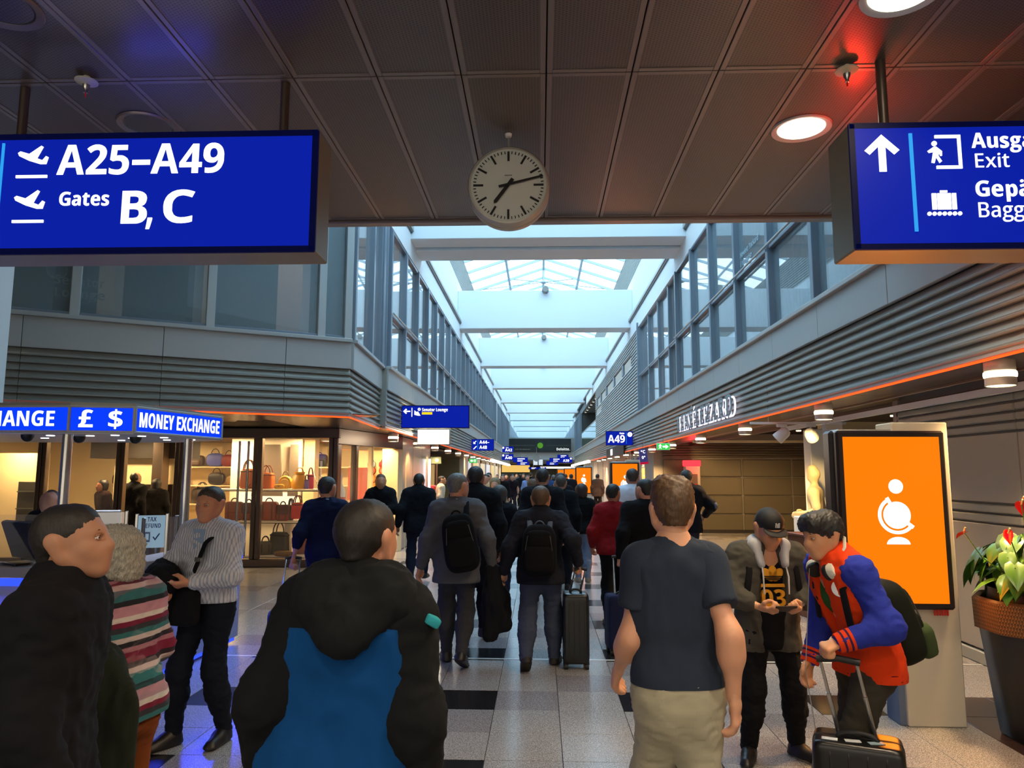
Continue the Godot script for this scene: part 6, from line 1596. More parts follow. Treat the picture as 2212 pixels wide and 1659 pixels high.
func people() -> void:
	var black := cloth("14151a")
	var navy := cloth("161b2c")
	var char_ := cloth("26272b")
	var jeans := cloth("2c3348")
	var H := {"dark": hairmat("15100d"), "brown": hairmat("2f1f14"), "lbrown": hairmat("6b431f"), "grey": hairmat("8a8680"), "dgrey": hairmat("4a4440"), "blond": hairmat("cbb07a"), "white": hairmat("f0e8d2"), "red": hairmat("30100e"), "black": hairmat("0c0c10")}
	var p := {}
	# man in black coat at the left edge, seen in profile
	p = person({"label": "man in a black coat with a dark stubbled profile, striding past the kiosk", "h": 1.70, "at": at_px(118, 1380, -2.3), "turn": -74, "cell": .014, "top": "coat", "topm": black, "legm": black, "hair": "short", "hairm": H.dark, "skin": "b98568", "head": v3(9, -6, 0), "build": 1.12, "hem": -.3, "lf": v3(-.09, .0, -.28), "rf": v3(.09, .05, .3), "la": v3(-.1, -.5, .12), "ra": v3(.1, -.5, -.14)})
	# woman with white hair and striped sweater
	var st := StandardMaterial3D.new()
	var im := Image.create(4, 128, false, Image.FORMAT_RGB8)
	var cols := ["7a1638", "7a1638", "1a1a22", "c7b6b4", "2e6e72", "2e6e72", "1a1a22", "c08a9a", "c08a9a", "d8cfc8", "7a1638", "30343c", "2e6e72", "c7b6b4", "1a1a22", "a9707e"]
	for y in 128: im.fill_rect(Rect2i(0, y, 4, 1), Color.html(cols[y / 8]))
	st.albedo_texture = ImageTexture.create_from_image(im)
	st.uv1_triplanar = true; st.uv1_scale = Vector3(2.6, 2.6, 2.6); st.roughness = .95
	p = person({"label": "white-haired woman in a colourful striped sweater behind the man in the black coat", "h": 1.53, "at": at_px(275, 1400, -3.15), "turn": 78, "cell": .015, "female": true, "top": "sweater", "topm": st, "collar": false, "legm": cloth("7a3f1c"), "hair": "fluffy", "hairm": H.white, "skin": "d2a080", "head": v3(-4, -14, 0), "lean": 7, "build": 1.05, "lf": v3(-.08, 0, -.2), "rf": v3(.08, .03, .2), "la": v3(-.02, -.3, -.26), "ra": v3(.05, -.36, -.22), "lh": "hold"})
	ob("collar", b(Transform3D(Basis(), p.neck + v3(0, .01, .012))).lathe([Vector2(.078, -.03), Vector2(.084, .01), Vector2(.074, .045), Vector2(.066, .045), Vector2(.06, -.02)], 20), cloth("8c1638"), p.topn)
	drape("folded_coat", "dark olive coat carried over the arm of the woman in the striped sweater", "coat", p, [[v3(-.30, 1.12, -.16), v3(-.28, 1.14, .08), .09, .11], [v3(-.32, 1.04, -.08), v3(-.32, .84, -.04), .11, .11, v3(1.4, 1, 1)], [v3(-.30, 1.06, .1), v3(-.32, .76, .12), .13, .14, v3(1.4, 1, 1)], [v3(-.3, 1.0, .22), v3(-.3, .7, .22), .1, .09, v3(1.4, 1, 1)]], cloth("262b24"))
	# man in pale striped shirt facing the camera
	var sm := StandardMaterial3D.new()
	im = Image.create(32, 4, false, Image.FORMAT_RGB8)
	for x in 32: im.fill_rect(Rect2i(x, 0, 1, 4), Color.html("8f9dbb") if x % 8 < 3 else Color.html("cfcfd6"))
	sm.albedo_texture = ImageTexture.create_from_image(im)
	sm.uv1_triplanar = true; sm.uv1_scale = Vector3.ONE * 12.0; sm.roughness = .9
	p = person({"label": "grey-haired man in a pale striped shirt facing the camera, black strap across his chest", "h": 1.67, "at": at_px(448, 1350, -4.95), "turn": 163, "cell": .013, "top": "shirt", "thick": .016, "topm": sm, "legm": cloth("121622"), "hair": "short", "hairm": hairmat("4a3c32"), "skin": "c98d70", "head": v3(-2, 12, 2), "build": 1.04, "belly": .03, "hem": .03, "lf": v3(-.13, 0, .06), "rf": v3(.14, 0, -.12), "la": v3(.1, -.30, -.25), "ra": v3(-.02, -.36, -.26), "lel": v3(-1, -.3, .5), "rel": v3(1, -.3, .5), "lh": "hold", "rh": "hold", "lpalm": v3(.5, 1, .3), "rpalm": v3(-.6, 1, .2)})
	ob("shirt_collar", b(Transform3D(Basis(), p.neck + v3(0, .0, .01))).lathe([Vector2(.076, -.03), Vector2(.082, .0), Vector2(.072, .04), Vector2(.064, .04), Vector2(.06, -.02)], 20), cloth("9fb4d6"), p.topn)
	ob("inner_shirt", b(Transform3D(Basis(), p.chest + v3(0, .05, -.118))).prism(PackedVector2Array([Vector2(-.05, .12), Vector2(.05, .12), Vector2(.03, -.12), Vector2(-.03, -.12)]), .012), cloth("8fa6c8"), p.topn)
	for i in 4: ob("button", b(Transform3D(Basis(), p.chest + v3(0, .12 - i * .09, -.135))).blob(Vector3.ZERO, Vector3(.012, .012, .006), 1, 1, 8, 6), M.white_cloth, p.topn)
	var t := worn("shoulder_bag", "black shoulder bag on a wide strap, hanging before the man in the pale shirt", "bag", p)
	ob("strap", b().tube([p.neck + v3(-.15, -.0, .09), p.neck + v3(-.13, .0, -.02), p.chest + v3(-.09, .08, -.15), p.chest + v3(-.02, -.14, -.18), p.hip + v3(.04, .12, -.2)], .026, 8, -1, .2), black, t)
	ob("strap_buckle", b(Transform3D(Basis(), p.chest + v3(-.055, -.03, -.172))).box(Vector3(.06, .03, .012), Vector3.ZERO, .004), M.steel, t)
	ob("bag_body", b(Transform3D(Basis(), p.hip + v3(.06, .02, -.2))).blob(Vector3.ZERO, Vector3(.30, .26, .1), .4, .5, 22, 12), black, t)
	drape("folded_coat", "black coat draped over the forearm of the man in the pale shirt", "coat", p, [[v3(.30, 1.12, -.12), v3(.10, 1.12, -.32), .10, .09], [v3(.30, 1.08, -.12), v3(.33, .82, -.12), .11, .1], [v3(.16, 1.08, -.28), v3(.2, .84, -.28), .1, .1], [v3(.34, 1.16, .0), v3(.34, .98, .0), .08, .09]], black)
	t = worn("paper_slip", "small white paper slip in the hands of the man in the pale shirt", "paper", p, xf(p.arm[0][2] + v3(.13, .0, -.09), 20, 25))
	ob("sheet", b().box(Vector3(.15, .002, .08), Vector3.ZERO), M.white, t)
	# man in black jacket with the blue back
	p = person({"label": "young man seen from behind in a black hooded jacket with a big blue back panel", "h": 1.69, "at": at_px(730, 1500, -2.2), "turn": -3, "cell": .014, "top": "jacket", "topm": cloth("15171a"), "legm": jeans, "hair": "short", "hairm": H.dark, "skin": "c98f72", "head": v3(2, -16, 0), "bend": -6, "build": .92, "thick": .024, "hem": -.2, "la": v3(-.13, -.5, .0), "ra": v3(.07, -.53, .0), "lf": v3(-.1, 0, -.15), "rf": v3(.1, .02, .2)})
	var c: Vector3 = p.chest
	var bl := [[c + v3(-.1, -.0, .012), c + v3(.1, -.0, .012), .150, .150, v3(1, 1, 1.22)], [c + v3(-.13, .1, .02), c + v3(.13, .1, .02), .106, .106, v3(1, 1, 1.05)], [p.hip + v3(-.08, .1, .016), p.hip + v3(.08, .1, .016), .148, .148, v3(1, 1, 1.2)], [c + v3(-.07, -.12, .014), c + v3(.07, -.12, .014), .152, .152, v3(1, 1, 1.2)], [p.hip + v3(-.08, 0, .022), p.hip + v3(.08, 0, .022), .165, .165, v3(1, 1, 1.12)], [p.hip + v3(-.08, -.2, .024), p.hip + v3(.08, -.2, .024), .172, .172, v3(1, 1, 1.1)]]
	var big := Vector3.ONE * 3.0
	ob("blue_back_panel", as_mesh(ruffle(nets(bl, .014, 34.0, [[c + v3(0, .125, 0), big, v3(0, 1, .2).normalized()], [c + v3(.185, 0, 0), big, v3(1, .22, 0).normalized()], [c + v3(-.185, 0, 0), big, v3(-1, .22, 0).normalized()], [c + v3(0, 0, .03), big, v3(0, 0, -1)], [c + v3(0, .215, .2), Vector3(.15, .12, .2)]], p.hip.y - .22), .007, v3(6, 4, 6), 9)), cloth("08437e"), p.topn)
	var n: Vector3 = p.neck
	ob("hood", as_mesh(ruffle(nets([[n + v3(-.10, .0, .06), n + v3(.10, .0, .06), .07, .07], [n + v3(-.11, -.02, .09), n + v3(0, -.09, .16), .062, .06], [n + v3(.11, -.02, .09), n + v3(0, -.09, .16), .062, .06], [n + v3(-.08, .03, .03), n + v3(-.085, .0, -.04), .05, .04], [n + v3(.08, .03, .03), n + v3(.085, .0, -.04), .05, .04]], .014, 36.0), .008, v3(9, 7, 9), 3)), cloth("191c1f"), p.topn)
	ob("shoulder_patch", b(Transform3D(Basis(), n + v3(.235, -.075, .06)) * xf(Vector3.ZERO, 20, 0, -30)).blob(Vector3.ZERO, Vector3(.05, .03, .07), .4, .5, 12, 8), cloth("2f9aa8"), p.topn)
	# man in the slate t-shirt
	p = person({"label": "young man walking away in a slate grey t-shirt and light khaki trousers, arms bare", "h": 1.755, "at": at_px(1463, 1450, -3.05), "turn": 2, "cell": .012, "top": "tee", "topm": cloth("2d3646"), "legm": cloth("a9a48e"), "hair": "quiff", "hairm": H.lbrown, "skin": "dba283", "head": v3(0, 0, 0), "build": .80, "thick": .008, "hem": .03, "fold": .008, "foldf": v3(7, 3.5, 7), "la": v3(-.08, -.46, -.18), "ra": v3(.07, -.50, .10), "lel": v3(-.05, 0, 1), "rel": v3(.1, 0, 1), "lh": "relax", "rh": "relax", "rpalm": v3(-1, 0, -.5), "lf": v3(-.08, 0, -.22), "rf": v3(.09, .03, .24), "legthick": .022, "shoem": hexm("3a342c", .6)})
	# young man with cap and phone
	p = person({"label": "young man in a black baseball cap and grey zip hoodie looking down at his phone", "h": 1.53, "at": at_px(1663, 1500, -4.85), "turn": 184, "cell": .013, "top": "jacket", "topname": "hoodie", "topm": cloth("4a4944"), "legm": black, "legthick": .016, "hair": "short", "hairm": H.black, "skin": "cf9a78", "head": v3(-27, 6, 0), "headsize": 1.08, "build": 1.2, "thick": .032, "hem": -.17, "lean": 4, "lf": v3(-.19, 0, .02), "rf": v3(.17, 0, -.02), "lyaw": 14, "ryaw": -14, "la": v3(.06, -.33, -.2), "ra": v3(-.07, -.33, -.2), "lhd": v3(.45, -.1, -.85), "rhd": v3(-.45, -.1, -.85), "lel": v3(-1, -.25, .25), "rel": v3(1, -.25, .25), "lh": "hold", "rh": "hold", "lpalm": v3(.45, .9, .2), "rpalm": v3(-.45, .9, .2), "sleeve": 1.62, "bare": true, "carve": [[Vector3(0, 1.0, -.2), Vector3(.105, .75, .125)]], "sole": hexm("a9a190", .6)})
	c = p.chest
	n = p.neck
	var tee := ob("t_shirt", as_mesh(nets([[c + v3(-.08, 0, .0), c + v3(.08, 0, .0), .126, .126, v3(1, 1, 1.2)], [p.hip + v3(-.055, .1, 0), p.hip + v3(.055, .1, 0), .10, .10, v3(1, 1, 1.2)], [c + v3(-.08, .1, .01), c + v3(.08, .1, .01), .08, .08], [p.hip + v3(-.05, -.05, 0), p.hip + v3(.05, -.05, 0), .10, .10, v3(1, 1, 1.15)], [p.hip + v3(0, .13, -.03), p.hip + v3(0, .2, -.03), .108, .108], [p.hip + v3(0, -.1, -.038), p.hip + v3(0, .12, -.038), .102, .102]], .013, 36.0, [], p.hip.y - .16)), cloth("101218"), p.root)
	for s in [-1.0, 1.0]:
		ob("hood_lining", as_mesh(nets([[n + v3(s * .075, .045, .03), n + v3(s * .105, .025, -.05), .042, .04], [n + v3(s * .105, .025, -.05), n + v3(s * .085, -.10, -.125), .04, .028], [n + v3(0, .045, .08), n + v3(s * .08, .045, .03), .055, .042]], .012, 50.0)), cloth("a9adb6"), p.topn)
		ob("drawstring", b().tube([n + v3(s * .085, -.10, -.135), n + v3(s * .09, -.18, -.165), n + v3(s * .088, -.30, -.17)], .006, 6), M.white_cloth, p.topn)
		ob("backpack_strap", b().tube([n + v3(s * .15, .0, .06), n + v3(s * .165, .0, -.05), c + v3(s * .17, .04, -.13), c + v3(s * .19, -.10, -.13)], .022, 8, -1, .3), black, p.root)
	var yl := hexm("d99a1c", .8)
	var logo := Transform3D(Basis(Vector3(-1, 0, 0), Vector3(0, 1, .05).normalized(), Vector3(0, 0, -1)), c + v3(0, .0, -.117))
	for a in [0.0, 40.0, -40.0]:
		var lf := PackedVector2Array()
		for i in 17:
			var u := PI * i / 16.0
			lf.append(Vector2(sin(u) * .031 * (1 if true else 0), .105 * (1.0 - cos(u)) * .5))
		for i in range(15, 0, -1):
			var u := PI * i / 16.0
			lf.append(Vector2(-sin(u) * .031, .105 * (1.0 - cos(u)) * .5))
		ob("trefoil_print", b().prism(lf, .012), yl, tee, logo * xf(Vector3(0, -.03, -.006), 0, 0, a))
	for i in 3: ob("print_gap", b().box(Vector3(.15 - .02 * i, .006, .02)), cloth("101218"), tee, logo * xf(Vector3(0, .0 - i * .012, .0)))
	ob("print_bar", b().box(Vector3(.19, .022, .014)), yl, tee, logo * xf(Vector3(0, -.065, -.012)))
	text("03", .115, logo * xf(Vector3(0, -.155, -.012)), yl, tee, "number_print", true, .17, true)
	for ch in tee.get_children():
		if ch.name.begins_with("number_print"): (ch as MeshInstance3D).mesh.depth = .03
	t = worn("baseball_cap", "black baseball cap with a white interlaced letter emblem, worn by the man with the phone", "cap", p, p.hx)
	ob("crown", as_mesh(nets([[v3(0, .118, .02), v3(0, .122, -.02), .086, .084]], .007, 60.0, [], .102)), hexm("15181c", .7), t)
	ob("brim", b(xf(v3(0, .105, -.055), 0, -8)).blob(v3(0, 0, -.04), v3(.16, .016, .13), .8, .9, 24, 8), hexm("15181c", .7), t)
	ob("panel_patch", b(xf(v3(-.062, .13, -.03), 0, 0, 25)).blob(Vector3.ZERO, v3(.03, .06, .09), .9, .9, 14, 10), cloth("4a4a3a"), t)
	for q in ["N", "Y"]: text(q, .03, Transform3D(Basis(Vector3(-1, 0, 0), Vector3(0, 1, .3).normalized(), Vector3(0, .3, -1).normalized()), v3(0, .147, -.1015)), hexm("c8ccd2", .6), t, "emblem", true, .03, true)
	t = worn("smartphone", "dark smartphone held in both hands by the man in the cap", "phone", p, xf((p.arm[0][2] + p.arm[1][2]) * .5 + v3(0, .01, -.11), 0, -55))
	ob("case", b().box(Vector3(.15, .075, .009), Vector3.ZERO, .003), M.black, t)
	ob("screen", b().box(Vector3(.13, .065, .002), Vector3(0, 0, .005)), glow("6b3a22", .5), t)
	t = worn("wristwatch", "dark wristwatch on the left wrist of the man in the cap", "watch", p, Transform3D(Basis(Quaternion(Vector3.UP, (p.arm[0][1] - p.arm[0][2]).normalized())), p.arm[0][2].lerp(p.arm[0][1], .12)))
	ob("strap", b().lathe([Vector2(.03, -.011), Vector2(.034, -.011), Vector2(.034, .011), Vector2(.03, .011)], 20), M.black, t)
	ob("dial", b().blob(v3(0, 0, -.035), v3(.034, .034, .012), .6, .9, 16, 8), M.steel, t)
	# young man in the orange varsity jacket
	var og := cloth("d63c12")
	p = person({"label": "young man in an orange varsity jacket with blue sleeves, bending over his suitcase handle", "h": 1.63, "at": at_px(1872, 1450, -3.95), "turn": 104, "cell": .013, "top": "jacket", "topm": og, "sleevem": cloth("28359a"), "legm": cloth("38352e"), "legthick": .02, "hair": "fringe", "hairm": H.black, "skin": "d49a72", "head": v3(-14, 2, 0), "lean": 18, "dip": .02, "build": 1.0, "thick": .02, "hem": -.1, "lf": v3(-.1, 0, -.1), "rf": v3(.1, 0, .16), "la": v3(-.05, -.34, -.16), "ra": v3(.02, -.52, -.08), "lel": v3(-.5, -.1, 1), "lh": "grip", "lpalm": v3(.3, -1, .2), "carve": [[Vector3(.03, 1.1, -.26), Vector3(.045, .55, .13)]]})
	c = p.chest
	n = p.neck
	ob("green_t_shirt", as_mesh(nets([[c + v3(-.07, 0, .0), c + v3(.07, 0, .0), .122, .122, v3(1, 1, 1.2)], [p.hip + v3(-.06, .1, 0), p.hip + v3(.06, .1, 0), .115, .115, v3(1, 1, 1.25)], [p.hip + v3(-.06, .2, -.02), p.hip + v3(.06, .2, -.02), .118, .118, v3(1, 1, 1.2)], [c + v3(-.05, .1, .0), c + v3(.05, .1, .0), .085, .085]], .014, 36.0, [], p.hip.y)), cloth("2c5c2a"), p.root)
	for i in 2:
		var w: Array = p.arm[i]
		var cb := Transform3D(Basis(Quaternion(Vector3.UP, (w[1] - w[2]).normalized())), w[2].lerp(w[1], .1))
		ob("cuff", b(cb).lathe([Vector2(.04, -.045), Vector2(.05, -.045), Vector2(.058, .035), Vector2(.04, .035)], 20), og, p.topn)
		for k in 2: ob("cuff_stripe", b(cb).lathe([Vector2(.0515 + k * .003, -.022 + k * .03), Vector2(.0545 + k * .003, -.016 + k * .03), Vector2(.0535 + k * .003, -.008 + k * .03)], 20), cloth("3a2048"), p.topn)
	for k in 2: ob("hem_stripe", as_mesh(nets([[p.hip + v3(-.072, -.05 - k * .03, .014), p.hip + v3(.065, -.05 - k * .03, .014), .157, .157, v3(1, 1, 1.1)], ], .012, 36.0, [[p.hip + v3(0, -.046 - k * .03, 0), big, v3(0, 1, 0)]], p.hip.y - .058 - k * .03)), cloth("5a1420"), p.topn)
	ob("chest_badge", b(Transform3D(Basis(Quaternion(Vector3.UP, v3(-.75, .1, -.65).normalized())), c + v3(-.115, .04, -.105))).lathe([Vector2(0, .01), Vector2(.045, .008), Vector2(.047, 0)], 24), M.white_cloth, p.topn)
	ob("pocket_slit", b().tube([p.hip + v3(-.13, .12, -.09), p.hip + v3(-.15, .02, -.03)], .006, 6), black, p.topn)
	t = pack_on(p, "black and dark green backpack on the man in the orange jacket", cloth("171a14"), Vector3(.32, .46, .20), v3(-.02, -.06, .01), 0, cloth("15161c"))
	t.transform = t.transform * xf(Vector3(0, 0, .0), 0, -14)
	ob("camouflage_flap", b(xf(Vector3(-.02, -.12, .10), 0, 0, 8)).blob(Vector3.ZERO, Vector3(.26, .2, .09), .5, .5, 18, 10), cloth("3c4a2c"), t)
	t = worn("headphones", "white and black headphones around the neck of the man in the orange jacket", "headphones", p, Transform3D(Basis.from_euler(v3(-.6, 0, 0)), n + v3(0, .03, -.03)))
	for s in [-1.0, 1.0]:
		ob("ear_cup", b(xf(v3(s * .082, -.045, -.075), s * -35, 0, s * -82)).lathe([Vector2(0, -.02), Vector2(.04, -.02), Vector2(.046, .0), Vector2(.04, .022), Vector2(0, .026)], 24), hexm("cfd0c4", .35), t)
		ob("ear_pad", b(xf(v3(s * .070, -.045, -.083), s * -35, 0, s * -82)).lathe([Vector2(0, -.03), Vector2(.042, -.026), Vector2(.046, -.01), Vector2(.04, .0)], 24), M.black, t)
	ob("head_band", b().tube([v3(-.09, -.01, -.02), v3(-.1, .02, .05), v3(-.06, .04, .10), v3(0, .045, .115), v3(.06, .04, .10), v3(.1, .02, .05), v3(.09, -.01, -.02)], .012, 8, -1, .5), hexm("cfd0c4", .35), t)
	var cordp: Vector3 = p.root.transform * (n + v3(.05, -.05, -.12))
	t = thing("headphone_cord", "thin dark cord hanging down in front of the man in the orange jacket", "cord")
	ob("cord", b().tube([cordp, cordp + v3(-.06, -.5, .05), cordp + v3(-.02, -.8, .05), cordp + v3(-.07, -1.05, .06), cordp + v3(-.05, -1.3, .05)], .0025, 5), M.grey, t)
	var gr: Vector3 = p.root.transform * (p.arm[0][2] + v3(.0, -.09, -.02))
	trolley("glossy black hard-shell cabin suitcase with stickers, in front of the man in the orange jacket", at_px(1852, 1600, -3.72), -22, Vector3(.40, .46, .24), hexm("0d0e10", .28), gr, true)

	# ------------- the walkers ahead
	p = person({"label": "man in a navy sweater walking left past the bag shop window, pulling a trolley", "h": 1.74, "at": at_px(703, 1150, -7.7), "turn": 12, "cell": .02, "top": "sweater", "topm": cloth("121a38"), "legm": cloth("151d3a"), "hair": "short", "hairm": H.dark, "skin": "c08468", "head": v3(0, -20, 0), "collarm": cloth("9fb4d6"), "la": v3(-.14, -.5, .14), "lh": "grip", "ra": v3(.12, -.5, .0), "sleeve": 1.5, "lf": v3(-.08, 0, -.2), "rf": v3(.08, .03, .25), "hem": -.02})
	ob("shirt_tail", as_mesh(nets([[p.hip + v3(-.07, -.0, .01), p.hip + v3(.07, -.0, .01), .13, .13, v3(1, 1, 1.2)]], .02, 34.0, [[p.hip + v3(0, .02, 0), big, v3(0, 1, 0)]], p.hip.y - .1)), cloth("6f86b4"), p.root)
	trolley("navy blue fabric trolley tilted behind the man in the navy sweater", at_px(622, 1290, -6.75), 20, Vector3(.34, .46, .22), cloth("20285a"), p.root.transform * p.arm[0][2])
	t = worn("carrier_bag", "white and green carrier bag in the right hand of the man in the navy sweater", "bag", p, Transform3D(Basis(), p.arm[1][2] + v3(.03, -.42, .05)))
	ob("bag_body", b().blob(v3(0, .15, 0), v3(.26, .3, .12), .3, .4, 18, 10), hexm("c3c8c4", .5), t)
	ob("green_top", b().blob(v3(.0, .30, 0), v3(.22, .12, .12), .8, .8, 16, 8), hexm("58b02a", .5), t)
	p = person({"label": "man in a dark navy jacket and sneakers walking by the steel wall panels", "h": 1.76, "at": at_px(903, 1150, -12.0), "turn": 5, "cell": .024, "top": "jacket", "topm": cloth("0f1118"), "legm": cloth("1c2030"), "hair": "short", "hairm": H.dark, "skin": "b98268", "build": 1.1, "sole": M.white_cloth, "la": v3(-.15, -.5, .1), "lf": v3(-.1, 0, .12), "rf": v3(.1, .04, -.2)})
	p = person({"label": "grey-haired man in a grey suit jacket with a black backpack on one shoulder", "h": 1.77, "at": at_px(986, 1250, -6.95), "turn": 4, "cell": .018, "top": "suit", "topm": cloth("54555c"), "legm": cloth("33343a"), "hair": "short", "hairm": H.grey, "skin": "c98f76", "head": v3(0, -34, 0), "build": 1.08, "la": v3(-.16, -.52, .02), "ra": v3(.16, -.5, .04), "rh": "grip", "lf": v3(-.09, 0, -.16), "rf": v3(.06, .07, .22), "rpitch": -25})
	ob("glasses_temple", b(p.hx).tube([v3(.078, .075, .0), v3(.074, .075, -.06), v3(.06, .07, -.1)], .003, 5), M.black, p.root)
	pack_on(p, "black backpack hanging off the right shoulder of the man in the grey suit", cloth("0e0f12"), Vector3(.33, .52, .17), v3(.04, -.06, .0), 10, black, true)
	drape("carried_coat", "black coat hanging from the hand of the man in the grey suit", "coat", p, [[p.arm[1][2] + v3(0, -.05, .0), p.arm[1][2] + v3(.02, -.3, .0), .07, .10, v3(1, 1, 1.3)], [p.arm[1][2] + v3(.02, -.3, 0), p.arm[1][2] + v3(-.02, -.62, .02), .10, .07, v3(1, 1, 1.3)], [p.arm[1][2] + v3(.06, -.3, 0), p.arm[1][2] + v3(.12, -.52, .02), .08, .07, v3(1, 1, 1.3)]], black)
	person({"label": "tall man in a long black coat with raised collar beyond the grey suit", "h": 1.84, "at": at_px(1026, 1150, -8.2), "turn": 3, "cell": .022, "top": "coat", "topm": black, "legm": black, "hair": "short", "hairm": H.black, "skin": "a87860", "build": 1.12, "lf": v3(-.1, 0, -.1), "rf": v3(.1, .02, .15)})
	person({"label": "woman with short dark hair in black top and dark blue trousers, arm swinging out", "h": 1.60, "at": at_px(1078, 1180, -9.5), "turn": -4, "cell": .022, "female": true, "top": "sweater", "collar": false, "topm": black, "legm": cloth("1a2036"), "hair": "bob", "hairm": H.dgrey, "skin": "b98a70", "ra": v3(.24, -.46, -.1), "la": v3(-.1, -.5, .1), "lf": v3(-.07, 0, -.1), "rf": v3(.07, .02, .15)})
	p = person({"label": "man with cropped hair, black backpack and faded jeans pulling a hard-shell suitcase", "h": 1.63, "at": at_px(1168, 1280, -6.95), "turn": -3, "cell": .016, "top": "jacket", "topm": cloth("1d1e28"), "legm": cloth("3a4258"), "legthick": .022, "hair": "short", "hairm": H.lbrown, "skin": "b98468", "build": 1.16, "headsize": 1.08, "la": v3(-.18, -.5, .04), "ra": v3(.19, -.40, .10), "rh": "grip", "lf": v3(-.13, .05, .25), "lpitch": -38, "rf": v3(.13, 0, -.1), "shoem": hexm("1d1712", .6)})
	pack_on(p, "big black backpack with grey straps on the man in faded jeans", cloth("0d0d10"), Vector3(.36, .50, .20), v3(0, -.04, 0), 0, cloth("5a6272"))
	trolley("black upright hard-shell suitcase rolling beside the man with the black backpack", at_px(1244, 1430, -6.95), 2, Vector3(.235, .62, .26), hexm("121416", .25), p.root.transform * (p.arm[1][2] + v3(.02, -.06, 0)))
	person({"label": "tall man in a black suit jacket with white collar, ahead of the big backpack", "h": 1.84, "at": at_px(1172, 1150, -10.2), "turn": 0, "cell": .022, "top": "suit", "topm": black, "legm": black, "hair": "short", "hairm": H.dark, "skin": "b98a72", "build": 1.2, "lf": v3(-.1, 0, -.15), "rf": v3(.1, .03, .15)})
	person({"label": "grey-haired man in a dark suit walking just right of the tall black suit", "h": 1.73, "at": at_px(1212, 1130, -11.4), "turn": 3, "cell": .024, "top": "suit", "topm": cloth("0f1014"), "legm": black, "hair": "short", "hairm": H.dgrey, "skin": "b98a72", "build": 1.05})
	p = person({"label": "worker in a fluorescent yellow safety vest over a blue shirt", "h": 1.66, "at": at_px(1207, 1110, -13.2), "turn": 0, "cell": .026, "top": "jacket", "topm": cloth("2f5ea8"), "legm": navy, "hair": "short", "hairm": H.dark, "skin": "b98a72", "build": 1.25})
	ob("safety_vest", as_mesh(nets([[p.chest + v3(-.13, .0, .0), p.chest + v3(.13, .0, .0), .15, .15, v3(1, 1, 1.15)], [p.chest + v3(-.15, .1, .01), p.chest + v3(.15, .1, .01), .115, .115], [p.hip + v3(-.1, .08, 0), p.hip + v3(.1, .08, 0), .15, .15, v3(1, 1, 1.15)]], .024, 34.0, [], p.hip.y)), glow_free("a6e82a"), p.root)
	p = person({"label": "woman with a dark red bob, black sweater and pale grey jeans", "h": 1.575, "at": at_px(1257, 1150, -12.3), "turn": 2, "cell": .02, "female": true, "top": "sweater", "topm": cloth("0d0d10"), "collarm": cloth("7a8294"), "legm": cloth("6d7890"), "hair": "bob", "hairm": H.red, "skin": "c09080", "headsize": 1.08, "lf": v3(-.08, 0, .1), "rf": v3(.09, 0, .12), "shoem": hexm("7a756c", .7), "ra": v3(.1, -.45, -.15), "sole": M.white_cloth})
	t = worn("shoulder_bag", "black shoulder bag and coat at the right side of the woman with the red bob", "bag", p)
	ob("bag_body", b(Transform3D(Basis(), p.hip + v3(.27, .12, .02))).blob(Vector3.ZERO, v3(.14, .36, .34), .5, .6, 18, 10), leather("16120f"), t)
	ob("strap", b().tube([p.neck + v3(.13, -.03, .0), p.chest + v3(.2, .05, .1), p.hip + v3(.27, .25, .08)], .014, 6), leather("16120f"), t)
	ob("hanging_coat", as_mesh(nets([[p.hip + v3(.3, -.0, .06), p.hip + v3(.32, -.28, .06), .08, .1, v3(1, 1, 1.2)]], .025)), black, t)
	person({"label": "man in a red sweater and glasses, cropped black hair", "h": 1.64, "at": at_px(1326, 1170, -8.9), "turn": -6, "cell": .02, "top": "sweater", "collar": false, "topm": cloth("8e1a1e"), "legm": cloth("16161a"), "hair": "short", "hairm": H.black, "skin": "b07a60", "head": v3(0, -18, 0), "la": v3(-.12, -.46, -.1), "lf": v3(-.08, 0, .1), "rf": v3(.08, 0, -.12)})
	p = person({"label": "man in a black suit jacket partly behind the young man in the t-shirt", "h": 1.70, "at": at_px(1396, 1170, -7.9), "turn": 2, "cell": .02, "top": "suit", "topm": cloth("0c0d12"), "legm": black, "hair": "short", "hairm": H.dark, "skin": "c08a74", "head": v3(0, 26, 0), "build": 1.14, "la": v3(-.12, -.5, .08), "lh": "grip", "collarm": cloth("c0a8a8")})
	trolley("dark navy trolley with a grey pouch, by the man in the black suit jacket", at_px(1346, 1310, -7.5), 8, Vector3(.34, .52, .24), cloth("1a2040"), p.root.transform * p.arm[0][2])
	person({"label": "man in a white shirt walking before the second orange screen", "h": 1.83, "at": at_px(1368, 1130, -10.8), "turn": 0, "cell": .022, "top": "shirt", "thick": .016, "topm": cloth("c9cedc"), "legm": navy, "hair": "short", "hairm": H.brown, "skin": "b9806a", "build": 1.05})
	p = person({"label": "man in a black jacket using the wall telephone with the red light", "h": 1.82, "at": at_px(1484, 1110, -11.8), "turn": -14, "cell": .022, "top": "jacket", "topm": cloth("0e0f16"), "legm": cloth("23263a"), "hair": "short", "hairm": H.dark, "skin": "a87860", "lean": 5, "head": v3(0, 20, 0), "ra": v3(.1, -.36, -.2), "rel": v3(1, -.2, .4)})
	ob("elbow_patch", b(Transform3D(Basis(), p.arm[1][1] + v3(.05, .0, .05))).blob(Vector3.ZERO, v3(.07, .1, .07), 1, 1, 12, 8), cloth("5a6070"), p.topn)
